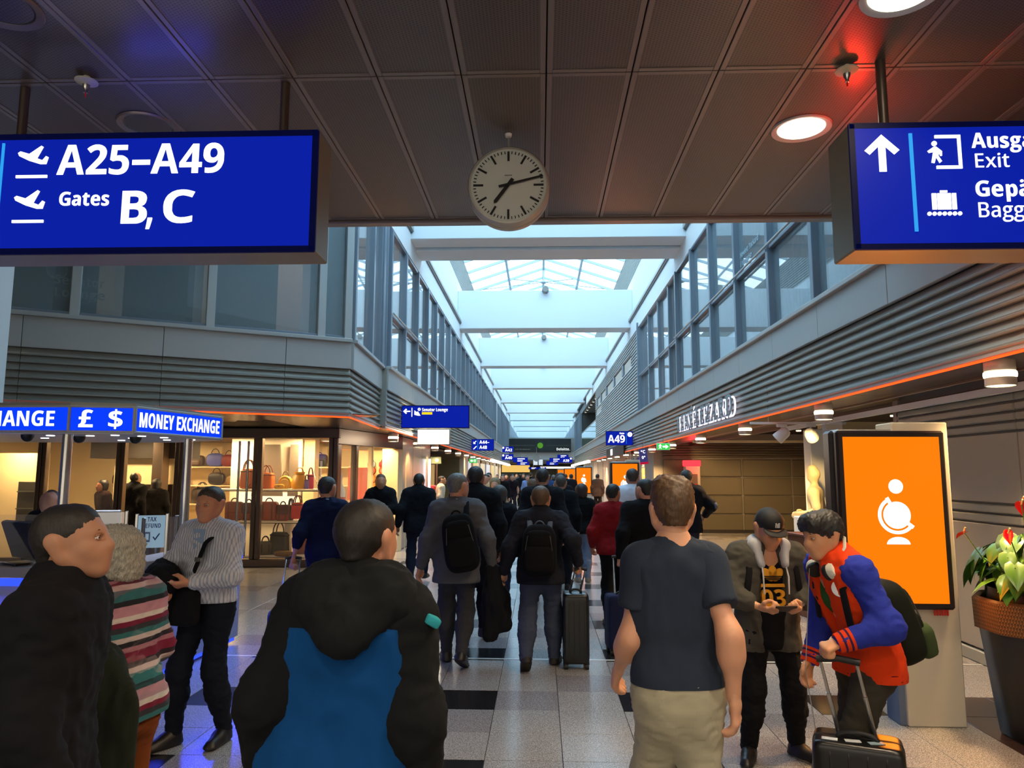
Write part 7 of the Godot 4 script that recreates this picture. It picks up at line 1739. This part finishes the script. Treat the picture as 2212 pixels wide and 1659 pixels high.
	person({"label": "man in a brown suit standing by the third orange screen with a briefcase", "h": 1.74, "at": at_px(1291, 1065, -33.0), "turn": -12, "cell": .034, "top": "suit", "topm": cloth("4a372c"), "legm": cloth("2c211c"), "hair": "short", "hairm": H.dark, "skin": "b98a72", "build": 1.12})
	# ------------- people in and around the bag shop
	p = person({"label": "man in a dark polo holding white paper at the shop's end wall of bags", "h": 1.74, "at": at_px(822, 1110, -12.2), "turn": 176, "cell": .022, "top": "jacket", "topm": cloth("0e0f14"), "legm": black, "hair": "short", "hairm": H.lbrown, "skin": "b07a58", "head": v3(0, 20, 0), "la": v3(.1, -.3, -.24), "ra": v3(-.08, -.32, -.26), "lel": v3(-1, -.2, .3), "rel": v3(1, -.2, .3)})
	t = worn("paper_sheet", "white paper sheet held up by the man in the dark polo", "paper", p, xf((p.arm[0][2] + p.arm[1][2]) * .5 + v3(0, .06, -.08), 0, 30, 20))
	ob("sheet", b().box(v3(.22, .28, .004), Vector3.ZERO), M.white, t)
	person({"label": "bald-crowned man in a black coat facing the red bags in the shop", "h": 1.76, "at": at_px(288, 1070, -14.6), "turn": -10, "cell": .026, "top": "coat", "topm": cloth("101014"), "legm": black, "hair": "thin", "hairm": H.dark, "skin": "b98a68", "build": 1.15})
	person({"label": "woman in a black hooded coat beside the man facing the red bags", "h": 1.62, "at": at_px(336, 1080, -14.9), "turn": 30, "cell": .026, "female": true, "top": "coat", "topm": cloth("0d0c0e"), "legm": black, "hair": "bob", "hairm": H.black, "skin": "b98a68"})
	person({"label": "reddish shopper with dark hair near the dark cabinet in the shop", "h": 1.60, "at": at_px(222, 1090, -14.6), "turn": 150, "cell": .028, "female": true, "top": "sweater", "collar": false, "topm": cloth("2a1414"), "legm": black, "hair": "bob", "hairm": H.dark, "skin": "b07050"})
	person({"label": "kiosk clerk with thinning hair behind the steel canopy post", "h": 1.58, "at": at_px(112, 1110, -7.3), "turn": 185, "cell": .02, "top": "jacket", "topm": cloth("1a1a20"), "legm": black, "hair": "thin", "hairm": H.dark, "skin": "b98a6a", "head": v3(-25, 0, 0)})
	person({"label": "stall keeper in a pale blouse at the bread rack", "h": 1.68, "at": at_px(951, 1080, -20.8), "turn": -70, "cell": .028, "top": "shirt", "thick": .014, "topm": cloth("d8c4a8"), "legm": black, "hair": "short", "hairm": H.dark, "skin": "c88a60"})
	# ------------- far crowd: [pixel x, depth, height, turn, top, top colour, trousers, hair, hair colour, words]
	var far := [[1051, -20.0, 1.76, 160, "shirt", "d8b48c", "20222a", "short", "dark", "man in a cream shirt coming past the food stall"], [1056, -22.5, 1.80, 170, "jacket", "c9c4bc", "20222a", "short", "black", "dark-haired person in a pale top close behind the cream shirt"], [1069, -15.5, 1.66, 182, "coat", "b9a684", "3a3a40", "fluffy", "blond", "blonde woman in a beige coat walking towards the camera"],
		[1086, -27.0, 1.74, 175, "sweater", "0f0f14", "16161c", "short", "dgrey", "person in a black sweater pulling a silver case down the hall"], [1107, -31.0, 1.74, 185, "tee", "1a1018", "1c1c22", "short", "dark", "bearded man in a dark t-shirt carrying a coat"], [1139, -33.0, 1.70, 186, "shirt", "7f96c8", "2a2c44", "short", "dgrey", "person in a light blue shirt and cap with a diagonal strap"],
		[1151, -15.0, 1.64, 0, "sweater", "3a0c18", "1a1a20", "fluffy", "lbrown", "woman in a maroon top behind the tall black suit"], [1124, -40.0, 1.74, 0, "jacket", "141418", "18181c", "short", "dark", "dark-clad walker in the far crowd, left of the white screens"], [1131, -46.0, 1.76, 180, "jacket", "2a2a30", "202024", "bob", "brown", "long-haired figure in grey in the far crowd"],
		[1146, -42.0, 1.82, 0, "suit", "101014", "101014", "short", "dark", "tall dark figure in the far crowd under the white screens"], [1162, -48.0, 1.72, 180, "shirt", "c8c4b8", "202024", "short", "brown", "pale shirted figure in the far crowd"], [1186, -26.0, 1.74, 0, "jacket", "2c4470", "1a1c26", "short", "dark", "walker in a blue jacket right of the tall black suit"], [1196, -30.0, 1.72, 0, "jacket", "1c2434", "1a1c26", "short", "grey", "grey-haired walker in dark blue further ahead"],
		[1211, -15.2, 1.78, 0, "suit", "121218", "16161a", "bob", "dark", "dark curly-haired walker before the far orange screens"], [1222, -36.0, 1.76, 10, "suit", "1a1a20", "1a1a20", "short", "lbrown", "man in a dark jacket passing the farthest orange screens"], [1234, -32.0, 1.76, 4, "suit", "14141c", "8a8478", "short", "dark", "man in a black jacket and beige trousers near the third screen"], [1094, -45.0, 1.7, 180, "jacket", "3a1a1e", "202024", "short", "dark", "person in dark red in the far crowd by the yellow-lit shop"],
		[1116, -52.0, 1.74, 180, "jacket", "4a4a50", "202024", "short", "lbrown", "grey-dressed figure far off between the bearded man and the screens"], [1074, -38.0, 1.72, 175, "jacket", "16181e", "1a1a1e", "short", "brown", "dark figure far behind the blonde woman"], [1172, -55.0, 1.74, 0, "jacket", "23262e", "1c1c20", "short", "dark", "very distant dark figure near the lit line"]]
	for i in far.size():
		var q: Array = far[i]
		var sw := .18 if i % 2 else -.18
		var fp := person({"label": q[9], "h": q[2], "at": at_px(q[0], 1060, q[1]), "turn": q[3], "cell": .026 if q[1] > -18.0 else .036, "top": q[4], "topm": cloth(q[5]), "legm": cloth(q[6]), "hair": q[7], "hairm": H[q[8]], "skin": "c08c72", "collar": false, "lf": v3(-.09, 0, sw), "rf": v3(.09, .02, -sw)})
		if i == 3: trolley("small silver trolley of the person in the black sweater down the hall", fp.root.position + Vector3(.35, 0, .1), 0, Vector3(.34, .5, .22), hexm("8a8c90", .3), fp.root.transform * fp.arm[0][2])
		if i == 4: drape("carried_coat", "black coat carried by the bearded man in the dark t-shirt", "coat", fp, [[fp.arm[0][2] + v3(-.05, .0, 0), fp.arm[0][2] + v3(-.1, -.35, 0), .08, .14]], black, .035)

func hairmat(h: String) -> StandardMaterial3D:
	var m := hexm(h, .55)
	m.albedo_texture = T.hair
	m.uv1_triplanar = true; m.uv1_scale = Vector3(9, 3, 9)
	m.albedo_color = Color.html(h).lightened(.16)
	return m

func glow_free(h: String) -> StandardMaterial3D:
	return hexm(h, .8)

# ---------------------------------------------------------------- mesh builder
class B:
	var v := PackedVector3Array()
	var n := PackedVector3Array()
	var uv := PackedVector2Array()
	var ix := PackedInt32Array()
	var x := Transform3D()

	func face(p: Array, smooth_n: Array = []) -> B:   # convex polygon, counter-clockwise seen from outside
		var q := []
		for a in p: q.append(x * (a as Vector3))
		if x.basis.determinant() < 0.0: q.reverse()
		var nn: Vector3 = Vector3.ZERO
		for i in range(1, q.size() - 1): nn += (q[i] - q[0]).cross(q[i + 1] - q[0])
		nn = nn.normalized()
		var at := v.size()
		for i in q.size():
			v.append(q[i]); n.append(nn)
			uv.append([Vector2(0, 1), Vector2(1, 1), Vector2(1, 0), Vector2(0, 0)][i % 4])
		for i in range(1, q.size() - 1):
			ix.append(at); ix.append(at + i + 1); ix.append(at + i)
		return self

	func conv(p: Array, c := Vector3.ZERO) -> void:   # as face(), turned so that it looks away from c
		var nn: Vector3 = (p[1] - p[0]).cross(p[2] - p[0])
		var m := Vector3.ZERO
		for a in p: m += a
		if nn.dot(m / p.size() - c) < 0.0: p.reverse()
		face(p)

	func box(s: Vector3, c := Vector3.ZERO, bev := 0.0) -> B:
		var h := s * 0.5
		if bev <= 0.0:
			for ax in 3:
				for sg in [-1.0, 1.0]:
					var p := []
					for k in [[-1, -1], [1, -1], [1, 1], [-1, 1]]:
						var q := Vector3.ZERO
						q[ax] = sg * h[ax]; q[(ax + 1) % 3] = k[0] * h[(ax + 1) % 3]; q[(ax + 2) % 3] = k[1] * h[(ax + 2) % 3]
						p.append(c + q)
					conv(p, c)
			return self
		var b := minf(bev, minf(h.x, minf(h.y, h.z)) * 0.98)
		var pt := func(sx: float, sy: float, sz: float, ax: int) -> Vector3:
			var q := Vector3(sx * (h.x - b), sy * (h.y - b), sz * (h.z - b))
			q[ax] = [sx, sy, sz][ax] * h[ax]
			return c + q
		for ax in 3:
			for sg in [-1.0, 1.0]:
				var p := []
				for k in [[-1, -1], [1, -1], [1, 1], [-1, 1]]:
					var s3 := [0.0, 0.0, 0.0]
					s3[ax] = sg; s3[(ax + 1) % 3] = k[0]; s3[(ax + 2) % 3] = k[1]
					p.append(pt.call(s3[0], s3[1], s3[2], ax))
				conv(p, c)
			var a1 := (ax + 1) % 3
			var a2 := (ax + 2) % 3
			for k in [[-1, -1], [1, -1], [1, 1], [-1, 1]]:
				var lo := [0.0, 0.0, 0.0]
				lo[ax] = -1.0; lo[a1] = k[0]; lo[a2] = k[1]
				var hi := lo.duplicate()
				hi[ax] = 1.0
				conv([pt.call(lo[0], lo[1], lo[2], a1), pt.call(hi[0], hi[1], hi[2], a1), pt.call(hi[0], hi[1], hi[2], a2), pt.call(lo[0], lo[1], lo[2], a2)], c)
		for sx in [-1, 1]:
			for sy in [-1, 1]:
				for sz in [-1, 1]: conv([pt.call(sx, sy, sz, 0), pt.call(sx, sy, sz, 1), pt.call(sx, sy, sz, 2)], c)
		return self

	func rows(r: Array, wrap := false, flip := false) -> B:   # a smooth sheet through rows of points
		var m: int = r[0].size()
		var k := r.size()
		var nn := PackedVector3Array()
		nn.resize(m * k)
		var tri := PackedInt32Array()
		for i in k - 1:
			for j in (m if wrap else m - 1):
				var a := i * m + j
				var b := i * m + (j + 1) % m
				var pa: Vector3 = r[i][j]
				var pb: Vector3 = r[i][(j + 1) % m]
				var pc: Vector3 = r[i + 1][(j + 1) % m]
				var pd: Vector3 = r[i + 1][j]
				var f := (pc - pa).cross(pd - pb)
				if flip: f = -f
				for t in [a, b, b + m, a + m]: nn[t] += f
				tri.append_array([a, b, b + m, a, b + m, a + m] if flip else [a, b + m, b, a, a + m, b + m])
		var at := v.size()
		var neg := x.basis.determinant() < 0.0
		var nb := x.basis.inverse().transposed()
		for i in k:
			for j in m:
				v.append(x * (r[i][j] as Vector3)); n.append((nb * nn[i * m + j]).normalized()); uv.append(Vector2(float(j) / (m - 1), float(i) / (k - 1)))
		for t in range(0, tri.size(), 3):
			ix.append(at + tri[t]); ix.append(at + tri[t + (2 if neg else 1)]); ix.append(at + tri[t + (1 if neg else 2)])
		return self

	func lathe(p: Array, seg := 24) -> B:   # p: Vector2(radius, height) from bottom to top, outside on the right
		for s in p.size() - 1:
			var a: Vector2 = p[s]
			var b: Vector2 = p[s + 1]
			var d := (b - a).normalized()
			var na := Vector2(d.y, -d.x)
			var n0 := na
			var n1 := na
			if s > 0:
				var e: Vector2 = (a - p[s - 1]).normalized()
				if e.dot(d) > 0.7: n0 = (na + Vector2(e.y, -e.x)).normalized()
			if s < p.size() - 2:
				var e: Vector2 = (p[s + 2] - b).normalized()
				if e.dot(d) > 0.7: n1 = (na + Vector2(e.y, -e.x)).normalized()
			var at := v.size()
			for j in seg + 1:
				var g := TAU * j / seg
				var c := cos(g)
				var z := sin(g)
				v.append(x * Vector3(a.x * c, a.y, a.x * z)); n.append((x.basis * Vector3(n0.x * c, n0.y, n0.x * z)).normalized())
				v.append(x * Vector3(b.x * c, b.y, b.x * z)); n.append((x.basis * Vector3(n1.x * c, n1.y, n1.x * z)).normalized())
				uv.append(Vector2(float(j) / seg, 1.0 - float(s) / (p.size() - 1))); uv.append(Vector2(float(j) / seg, 1.0 - float(s + 1) / (p.size() - 1)))
			for j in seg:
				var i := at + j * 2
				ix.append_array([i, i + 1, i + 3, i, i + 3, i + 2] if x.basis.determinant() < 0.0 else [i, i + 3, i + 1, i, i + 2, i + 3])
		return self

	func cyl(a: Vector3, b: Vector3, ra: float, rb := -1.0, seg := 12) -> B:
		if rb < 0.0: rb = ra
		var keep := x
		var y := (b - a).normalized()
		var s := y.cross(Vector3.RIGHT if absf(y.x) < 0.9 else Vector3.BACK).normalized()
		x = keep * Transform3D(Basis(s, y, s.cross(y)), a)
		var l := a.distance_to(b)
		lathe([Vector2(0, 0), Vector2(ra, 0), Vector2(rb, l), Vector2(0, l)], seg)
		x = keep
		return self

	func tube(p: Array, r: float, seg := 8, r1 := -1.0, flat := 1.0) -> B:   # round or flattened tube along points
		var rings := []
		var side := Vector3.ZERO
		for i in p.size():
			var t: Vector3 = (p[mini(i + 1, p.size() - 1)] - p[maxi(i - 1, 0)]).normalized()
			if i == 0: side = t.cross(Vector3.UP if absf(t.y) < 0.9 else Vector3.BACK).normalized()
			side = (side - t * side.dot(t)).normalized()
			var o := t.cross(side)
			var rr := r if r1 < 0.0 else lerpf(r, r1, float(i) / (p.size() - 1))
			var ring := PackedVector3Array()
			for j in seg:
				var g := TAU * j / seg
				ring.append(p[i] + side * cos(g) * rr + o * sin(g) * rr * flat)
			if i == 0: rings.append(dot_ring(p[0], seg))
			rings.append(ring)
			if i == p.size() - 1: rings.append(dot_ring(p[i], seg))
		return rows(rings, true, false)

	func dot_ring(c: Vector3, seg: int) -> PackedVector3Array:
		var q := PackedVector3Array()
		for j in seg: q.append(c)
		return q

	func blob(c: Vector3, s: Vector3, e1 := 1.0, e2 := 1.0, nu := 16, nv := 10, taper := 0.0) -> B:   # superellipsoid; e < 1 is boxy
		var pw := func(a: float, e: float) -> float: return signf(a) * pow(absf(a), e)
		var rings := []
		for i in nv + 1:
			var f := -PI / 2 + PI * i / nv
			var ring := PackedVector3Array()
			var yy: float = pw.call(sin(f), e1)
			var rr: float = pw.call(cos(f), e1) if i > 0 and i < nv else 0.0
			var tp := 1.0 - taper * (yy * 0.5 + 0.5)
			for j in nu:
				var g := TAU * j / nu
				ring.append(c + Vector3(s.x * 0.5 * rr * pw.call(cos(g), e2) * tp, s.y * 0.5 * yy, s.z * 0.5 * rr * pw.call(sin(g), e2) * tp))
			rings.append(ring)
		return rows(rings, true, true)

	func prism(p: PackedVector2Array, d: float, z0 := 0.0) -> B:   # outline counter-clockwise, from z0 to z0 + d
		var q := p
		if Geometry2D.is_polygon_clockwise(q):
			q = q.duplicate(); q.reverse()
		var t := Geometry2D.triangulate_polygon(q)
		for i in range(0, t.size(), 3):
			var a := [q[t[i]], q[t[i + 1]], q[t[i + 2]]]
			if (a[1] - a[0]).cross(a[2] - a[0]) < 0.0: a.reverse()
			var f := []
			var g := []
			for k in a:
				f.append(Vector3(k.x, k.y, z0 + d)); g.push_front(Vector3(k.x, k.y, z0))
			face(f); face(g)
		for i in q.size():
			var a := q[i]
			var b := q[(i + 1) % q.size()]
			face([Vector3(a.x, a.y, z0), Vector3(b.x, b.y, z0), Vector3(b.x, b.y, z0 + d), Vector3(a.x, a.y, z0 + d)])
		return self

	func arr() -> Array:
		var a := []
		a.resize(Mesh.ARRAY_MAX)
		a[Mesh.ARRAY_VERTEX] = v; a[Mesh.ARRAY_NORMAL] = n; a[Mesh.ARRAY_TEX_UV] = uv; a[Mesh.ARRAY_INDEX] = ix
		return a

	func mesh(m: Material = null, to: ArrayMesh = null) -> ArrayMesh:
		if to == null: to = ArrayMesh.new()
		to.add_surface_from_arrays(Mesh.PRIMITIVE_TRIANGLES, arr())
		if m: to.surface_set_material(to.get_surface_count() - 1, m)
		return to

	func add(a: Array, t: Transform3D, mirror := false) -> B:   # a: [v, n, ix]
		var at := v.size()
		var tt := x * t * (Transform3D(Basis.from_scale(Vector3(-1, 1, 1)), Vector3.ZERO) if mirror else Transform3D())
		for i in a[0].size():
			v.append(tt * a[0][i]); n.append((tt.basis * a[1][i]).normalized()); uv.append(Vector2.ZERO)
		var swap := tt.basis.determinant() < 0.0
		for i in range(0, a[2].size(), 3):
			ix.append(at + a[2][i]); ix.append(at + a[2][i + (2 if swap else 1)]); ix.append(at + a[2][i + (1 if swap else 2)])
		return self


func b(t := Transform3D()) -> B:
	var o := B.new()
	o.x = t
	return o

func xf(p: Vector3, yaw := 0.0, pitch := 0.0, roll := 0.0) -> Transform3D:
	return Transform3D(Basis.from_euler(Vector3(deg_to_rad(pitch), deg_to_rad(yaw), deg_to_rad(roll))), p)

func vbox(lo: Vector3, hi: Vector3, bev := 0.0) -> ArrayMesh:
	return b().box(hi - lo, (lo + hi) * 0.5, bev).mesh()

# ---------------------------------------------------------------- nodes
func ob(called: String, what, m: Material = null, parent: Node = null, at := Transform3D()) -> MeshInstance3D:
	var o := MeshInstance3D.new()
	o.name = called if parent else numbered(called)
	o.mesh = what.mesh() if what is B else what
	if m: o.material_override = m
	o.transform = at
	(parent if parent else self).add_child(o, true)
	if parent: o.name = part_name(parent, called, o)
	return o

var used := {}
func numbered(called: String) -> String:
	var k: int = used.get(called, -1) + 1
	used[called] = k
	return called if k == 0 else "%s_%03d" % [called, k]

func part_name(parent: Node, called: String, _o: Node) -> String:
	var key := "%d/%s" % [parent.get_instance_id(), called]
	var k: int = used.get(key, -1) + 1
	used[key] = k
	return called if k == 0 else "%s_%03d" % [called, k]

func tag(o: Node, label: String, category: String, group := "", kind := "") -> Node:
	o.set_meta("label", label); o.set_meta("category", category)
	if group: o.set_meta("group", group)
	if kind: o.set_meta("kind", kind)
	return o

func thing(called: String, label: String, category: String, at := Transform3D(), group := "", kind := "") -> Node3D:
	var o := Node3D.new()
	o.name = numbered(called)
	o.transform = at
	add_child(o, true)
	tag(o, label, category, group, kind)
	return o

func stuff(o: Node) -> Node:
	o.set_meta("kind", "stuff")
	return o

func nth(i: int) -> String:
	return ["first", "second", "third", "fourth", "fifth", "sixth", "seventh", "eighth", "ninth", "tenth", "eleventh", "twelfth", "thirteenth", "fourteenth", "fifteenth", "sixteenth", "seventeenth", "eighteenth"][i]

# ---------------------------------------------------------------- materials
func mat(c: Color, rough := 0.6, metal := 0.0, spec := 0.5) -> StandardMaterial3D:
	var m := StandardMaterial3D.new()
	m.albedo_color = c; m.roughness = rough; m.metallic = metal; m.metallic_specular = spec
	return m

func hexm(h: String, rough := 0.6, metal := 0.0, spec := 0.5) -> StandardMaterial3D:
	return mat(Color.html(h), rough, metal, spec)

func cloth(h: String, rough := 0.9, weave := 260.0) -> StandardMaterial3D:
	var key := "cloth" + h
	if mats.has(key): return mats[key]
	var m := mat(Color.html(h), rough, 0.0, 0.3)
	m.heightmap_enabled = true
	m.heightmap_texture = T.weave; m.heightmap_scale = 0.02
	m.uv1_triplanar = true; m.uv1_scale = Vector3.ONE * 5.0
	m.rim_enabled = true; m.rim = 0.25; m.rim_tint = 0.8
	mats[key] = m
	return m

func glow(h: String, e := 1.0) -> StandardMaterial3D:
	var m := mat(Color.html(h).darkened(0.9), 0.5, 0.0, 0.15)
	m.emission_enabled = true; m.emission = Color.html(h); m.emission_energy_multiplier = e
	return m

func glass(a := 0.08, tint := "ffffff") -> StandardMaterial3D:
	var m := mat(Color(Color.html(tint), a), 0.02)
	m.transparency = BaseMaterial3D.TRANSPARENCY_ALPHA
	return m

var mats := {}
var T := {}

func noise_tex(size: int, fn: Callable) -> ImageTexture:
	var im := Image.create(size, size, false, Image.FORMAT_RGB8)
	for y in size:
		for xx in size: im.set_pixel(xx, y, fn.call(xx, y))
	return ImageTexture.create_from_image(im)

func text(s: String, cap: float, at: Transform3D, m: Material, parent: Node, called := "lettering", bold := true, width := 0.0, center := false, serif := false) -> MeshInstance3D:
	var t := TextMesh.new()
	var f := SystemFont.new()
	f.font_names = PackedStringArray(["Droid Serif" if serif else "Droid Sans"])
	f.font_weight = 700 if bold else 400
	t.font = f; t.font_size = 64; t.text = s; t.depth = 0.004; t.curve_step = 2.0
	t.pixel_size = cap / (64 * 0.714)
	t.horizontal_alignment = HORIZONTAL_ALIGNMENT_CENTER if center else HORIZONTAL_ALIGNMENT_LEFT
	t.vertical_alignment = VERTICAL_ALIGNMENT_CENTER
	var k := at
	if width > 0.0: k = at * Transform3D(Basis.from_scale(Vector3(width / maxf(t.get_aabb().size.x, 0.001), 1, 1)), Vector3.ZERO)
	return ob(called, t, m, parent, k)

# ---------------------------------------------------------------- smooth bodies: tapered capsules joined on a grid, meshed as surface nets
# a bone: [a, b, ra, rb, squash]; a carve: [centre, radii]
func nets(bones: Array, cell: float, k := 28.0, carve := [], floor_y := -1e9) -> Array:
	var lo := Vector3.ONE * 1e9
	var hi := -lo
	for q in bones:
		var r: float = maxf(q[2], q[3]) + cell * 2.5
		lo = lo.min((q[0] as Vector3).min(q[1]) - Vector3.ONE * r); hi = hi.max((q[0] as Vector3).max(q[1]) + Vector3.ONE * r)
	var nx := int((hi.x - lo.x) / cell) + 2
	var ny := int((hi.y - lo.y) / cell) + 2
	var nz := int((hi.z - lo.z) / cell) + 2
	var acc := PackedFloat32Array()
	acc.resize(nx * ny * nz)
	var lim := minf(4.0 / k, 0.12)
	for q in bones:
		var s: Vector3 = q[4] if q.size() > 4 else Vector3.ONE
		var a: Vector3 = q[0] * s
		var c: Vector3 = q[1] * s - a
		var l2 := maxf(c.length_squared(), 1e-9)
		var ra: float = q[2]
		var dr: float = q[3] - ra
		var m: float = maxf(ra, ra + dr) + lim
		var p0: Vector3 = (((q[0] as Vector3).min(q[1]) - Vector3.ONE * m / s - lo) / cell).max(Vector3.ZERO)
		var p1: Vector3 = (((q[0] as Vector3).max(q[1]) + Vector3.ONE * m / s - lo) / cell + Vector3.ONE).min(Vector3(nx - 1, ny - 1, nz - 1))
		var x0 := int(p0.x)
		var x1 := int(p1.x)
		for iz in range(int(p0.z), int(p1.z) + 1):
			var pz := (lo.z + iz * cell) * s.z - a.z
			for iy in range(int(p0.y), int(p1.y) + 1):
				var py := (lo.y + iy * cell) * s.y - a.y
				var at := (iz * ny + iy) * nx
				var e := py * c.y + pz * c.z
				for ix in range(x0, x1 + 1):
					var px := (lo.x + ix * cell) * s.x - a.x
					var t := clampf((px * c.x + e) / l2, 0.0, 1.0)
					var dx := px - c.x * t
					var dy := py - c.y * t
					var dz := pz - c.z * t
					var d := sqrt(dx * dx + dy * dy + dz * dz) - ra - dr * t
					if d < lim: acc[at + ix] += exp(-k * d)
	for q in carve:
		var r: Vector3 = q[1]
		var p0: Vector3 = ((q[0] - r * 1.6 - lo) / cell).max(Vector3.ZERO)
		var p1: Vector3 = ((q[0] + r * 1.6 - lo) / cell + Vector3.ONE).min(Vector3(nx - 1, ny - 1, nz - 1))
		var mr := minf(r.x, minf(r.y, r.z))
		for iz in range(int(p0.z), int(p1.z) + 1):
			for iy in range(int(p0.y), int(p1.y) + 1):
				for ix in range(int(p0.x), int(p1.x) + 1):
					var w: Vector3 = lo + Vector3(ix, iy, iz) * cell - q[0]
					var at := (iz * ny + iy) * nx + ix
					if q.size() > 2:     # a plane: cut away what lies beyond it, within a ball of the given radius
						if w.length() < r.x: acc[at] = minf(acc[at], exp(-k * 2.0 * w.dot(q[2])))
					else: acc[at] = minf(acc[at], exp(k * ((w / r).length() - 1.0) * mr))
	if floor_y > -1e8:
		for iy in range(0, clampi(int((floor_y - lo.y) / cell) + 3, 0, ny)):
			var e := exp(k * 2.0 * (lo.y + iy * cell - floor_y))
			for iz in nz:
				var at := (iz * ny + iy) * nx
				for ix in nx: acc[at + ix] = minf(acc[at + ix], e)
	var vv := PackedVector3Array()
	var cells := PackedInt32Array()
	cells.resize(nx * ny * nz)
	var off := [0, 1, nx, nx + 1, nx * ny, nx * ny + 1, nx * ny + nx, nx * ny + nx + 1]
	var edges := [[0, 1], [2, 3], [4, 5], [6, 7], [0, 2], [1, 3], [4, 6], [5, 7], [0, 4], [1, 5], [2, 6], [3, 7]]
	var tri := PackedInt32Array()
	var f := PackedFloat32Array()
	f.resize(8)
	var big := cell * 1.5
	var o1: int = off[1]
	var o2: int = off[2]
	var o3: int = off[3]
	var o4: int = off[4]
	var o5: int = off[5]
	var o6: int = off[6]
	var o7: int = off[7]
	for iz in nz - 1:
		for iy in ny - 1:
			var row := (iz * ny + iy) * nx
			for ix in nx - 1:
				var g := row + ix
				var c0 := acc[g] >= 1.0
				var c7 := acc[g + o7] >= 1.0
				if c0 == c7 and c0 == (acc[g + o1] >= 1.0) and c0 == (acc[g + o2] >= 1.0) and c0 == (acc[g + o3] >= 1.0) and c0 == (acc[g + o4] >= 1.0) and c0 == (acc[g + o5] >= 1.0) and c0 == (acc[g + o6] >= 1.0): continue
				var sum := Vector3.ZERO
				var cnt := 0
				for i in 8: f[i] = clampf(-log(acc[g + off[i]] + 1e-9) / k, -big, big)
				for e in edges:
					var fa := f[e[0]]
					var fb := f[e[1]]
					if (fa <= 0.0) == (fb <= 0.0): continue
					var t := fa / (fa - fb)
					var i0: int = e[0]
					var i1: int = e[1]
					sum += Vector3(lerpf(i0 & 1, i1 & 1, t), lerpf((i0 >> 1) & 1, (i1 >> 1) & 1, t), lerpf(i0 >> 2, i1 >> 2, t))
					cnt += 1
				cells[g] = vv.size()
				vv.append(lo + (Vector3(ix, iy, iz) + sum / cnt) * cell)
				if iy > 0 and iz > 0 and c0 != (f[1] <= 0.0): quad(tri, cells[g], cells[g - nx], cells[g - nx - nx * ny], cells[g - nx * ny], c0)
				if ix > 0 and iz > 0 and c0 != (f[2] <= 0.0): quad(tri, cells[g], cells[g - nx * ny], cells[g - nx * ny - 1], cells[g - 1], c0)
				if ix > 0 and iy > 0 and c0 != (f[4] <= 0.0): quad(tri, cells[g], cells[g - 1], cells[g - 1 - nx], cells[g - nx], c0)
	return [vv, norms(vv, tri), tri]

func quad(tri: PackedInt32Array, a: int, bb: int, c: int, d: int, out: bool) -> void:
	if out:
		tri.append(a); tri.append(c); tri.append(bb); tri.append(a); tri.append(d); tri.append(c)
	else:
		tri.append(a); tri.append(bb); tri.append(c); tri.append(a); tri.append(c); tri.append(d)

func norms(vv: PackedVector3Array, tri: PackedInt32Array) -> PackedVector3Array:
	var nn := PackedVector3Array()
	nn.resize(vv.size())
	for i in range(0, tri.size(), 3):
		var p := vv[tri[i]]
		var w := (vv[tri[i + 2]] - p).cross(vv[tri[i + 1]] - p)
		nn[tri[i]] += w; nn[tri[i + 1]] += w; nn[tri[i + 2]] += w
	for i in nn.size(): nn[i] = nn[i].normalized()
	return nn

func ruffle(a: Array, amp: float, freq: Vector3, sd := 1, hem := -9.0, cell := 0.0) -> Array:   # folds: moves points along their normals
	var fn := FastNoiseLite.new()
	fn.seed = sd; fn.frequency = 1.0; fn.fractal_octaves = 2; fn.noise_type = FastNoiseLite.TYPE_SIMPLEX
	var vv: PackedVector3Array = a[0]
	for i in vv.size():
		var r := 1.0 - absf(fn.get_noise_3dv(vv[i] * freq)) * 2.2
		var up := vv[i].y - hem
		vv[i] += a[1][i] * amp * (r - 0.45) * clampf(up * 25.0, 0.0, 1.0)
		if up < cell * 0.9: vv[i].y = hem
	return [vv, norms(vv, a[2]), a[2]]

func as_mesh(a: Array, m: Material = null) -> ArrayMesh:
	return b().add(a, Transform3D()).mesh(m)
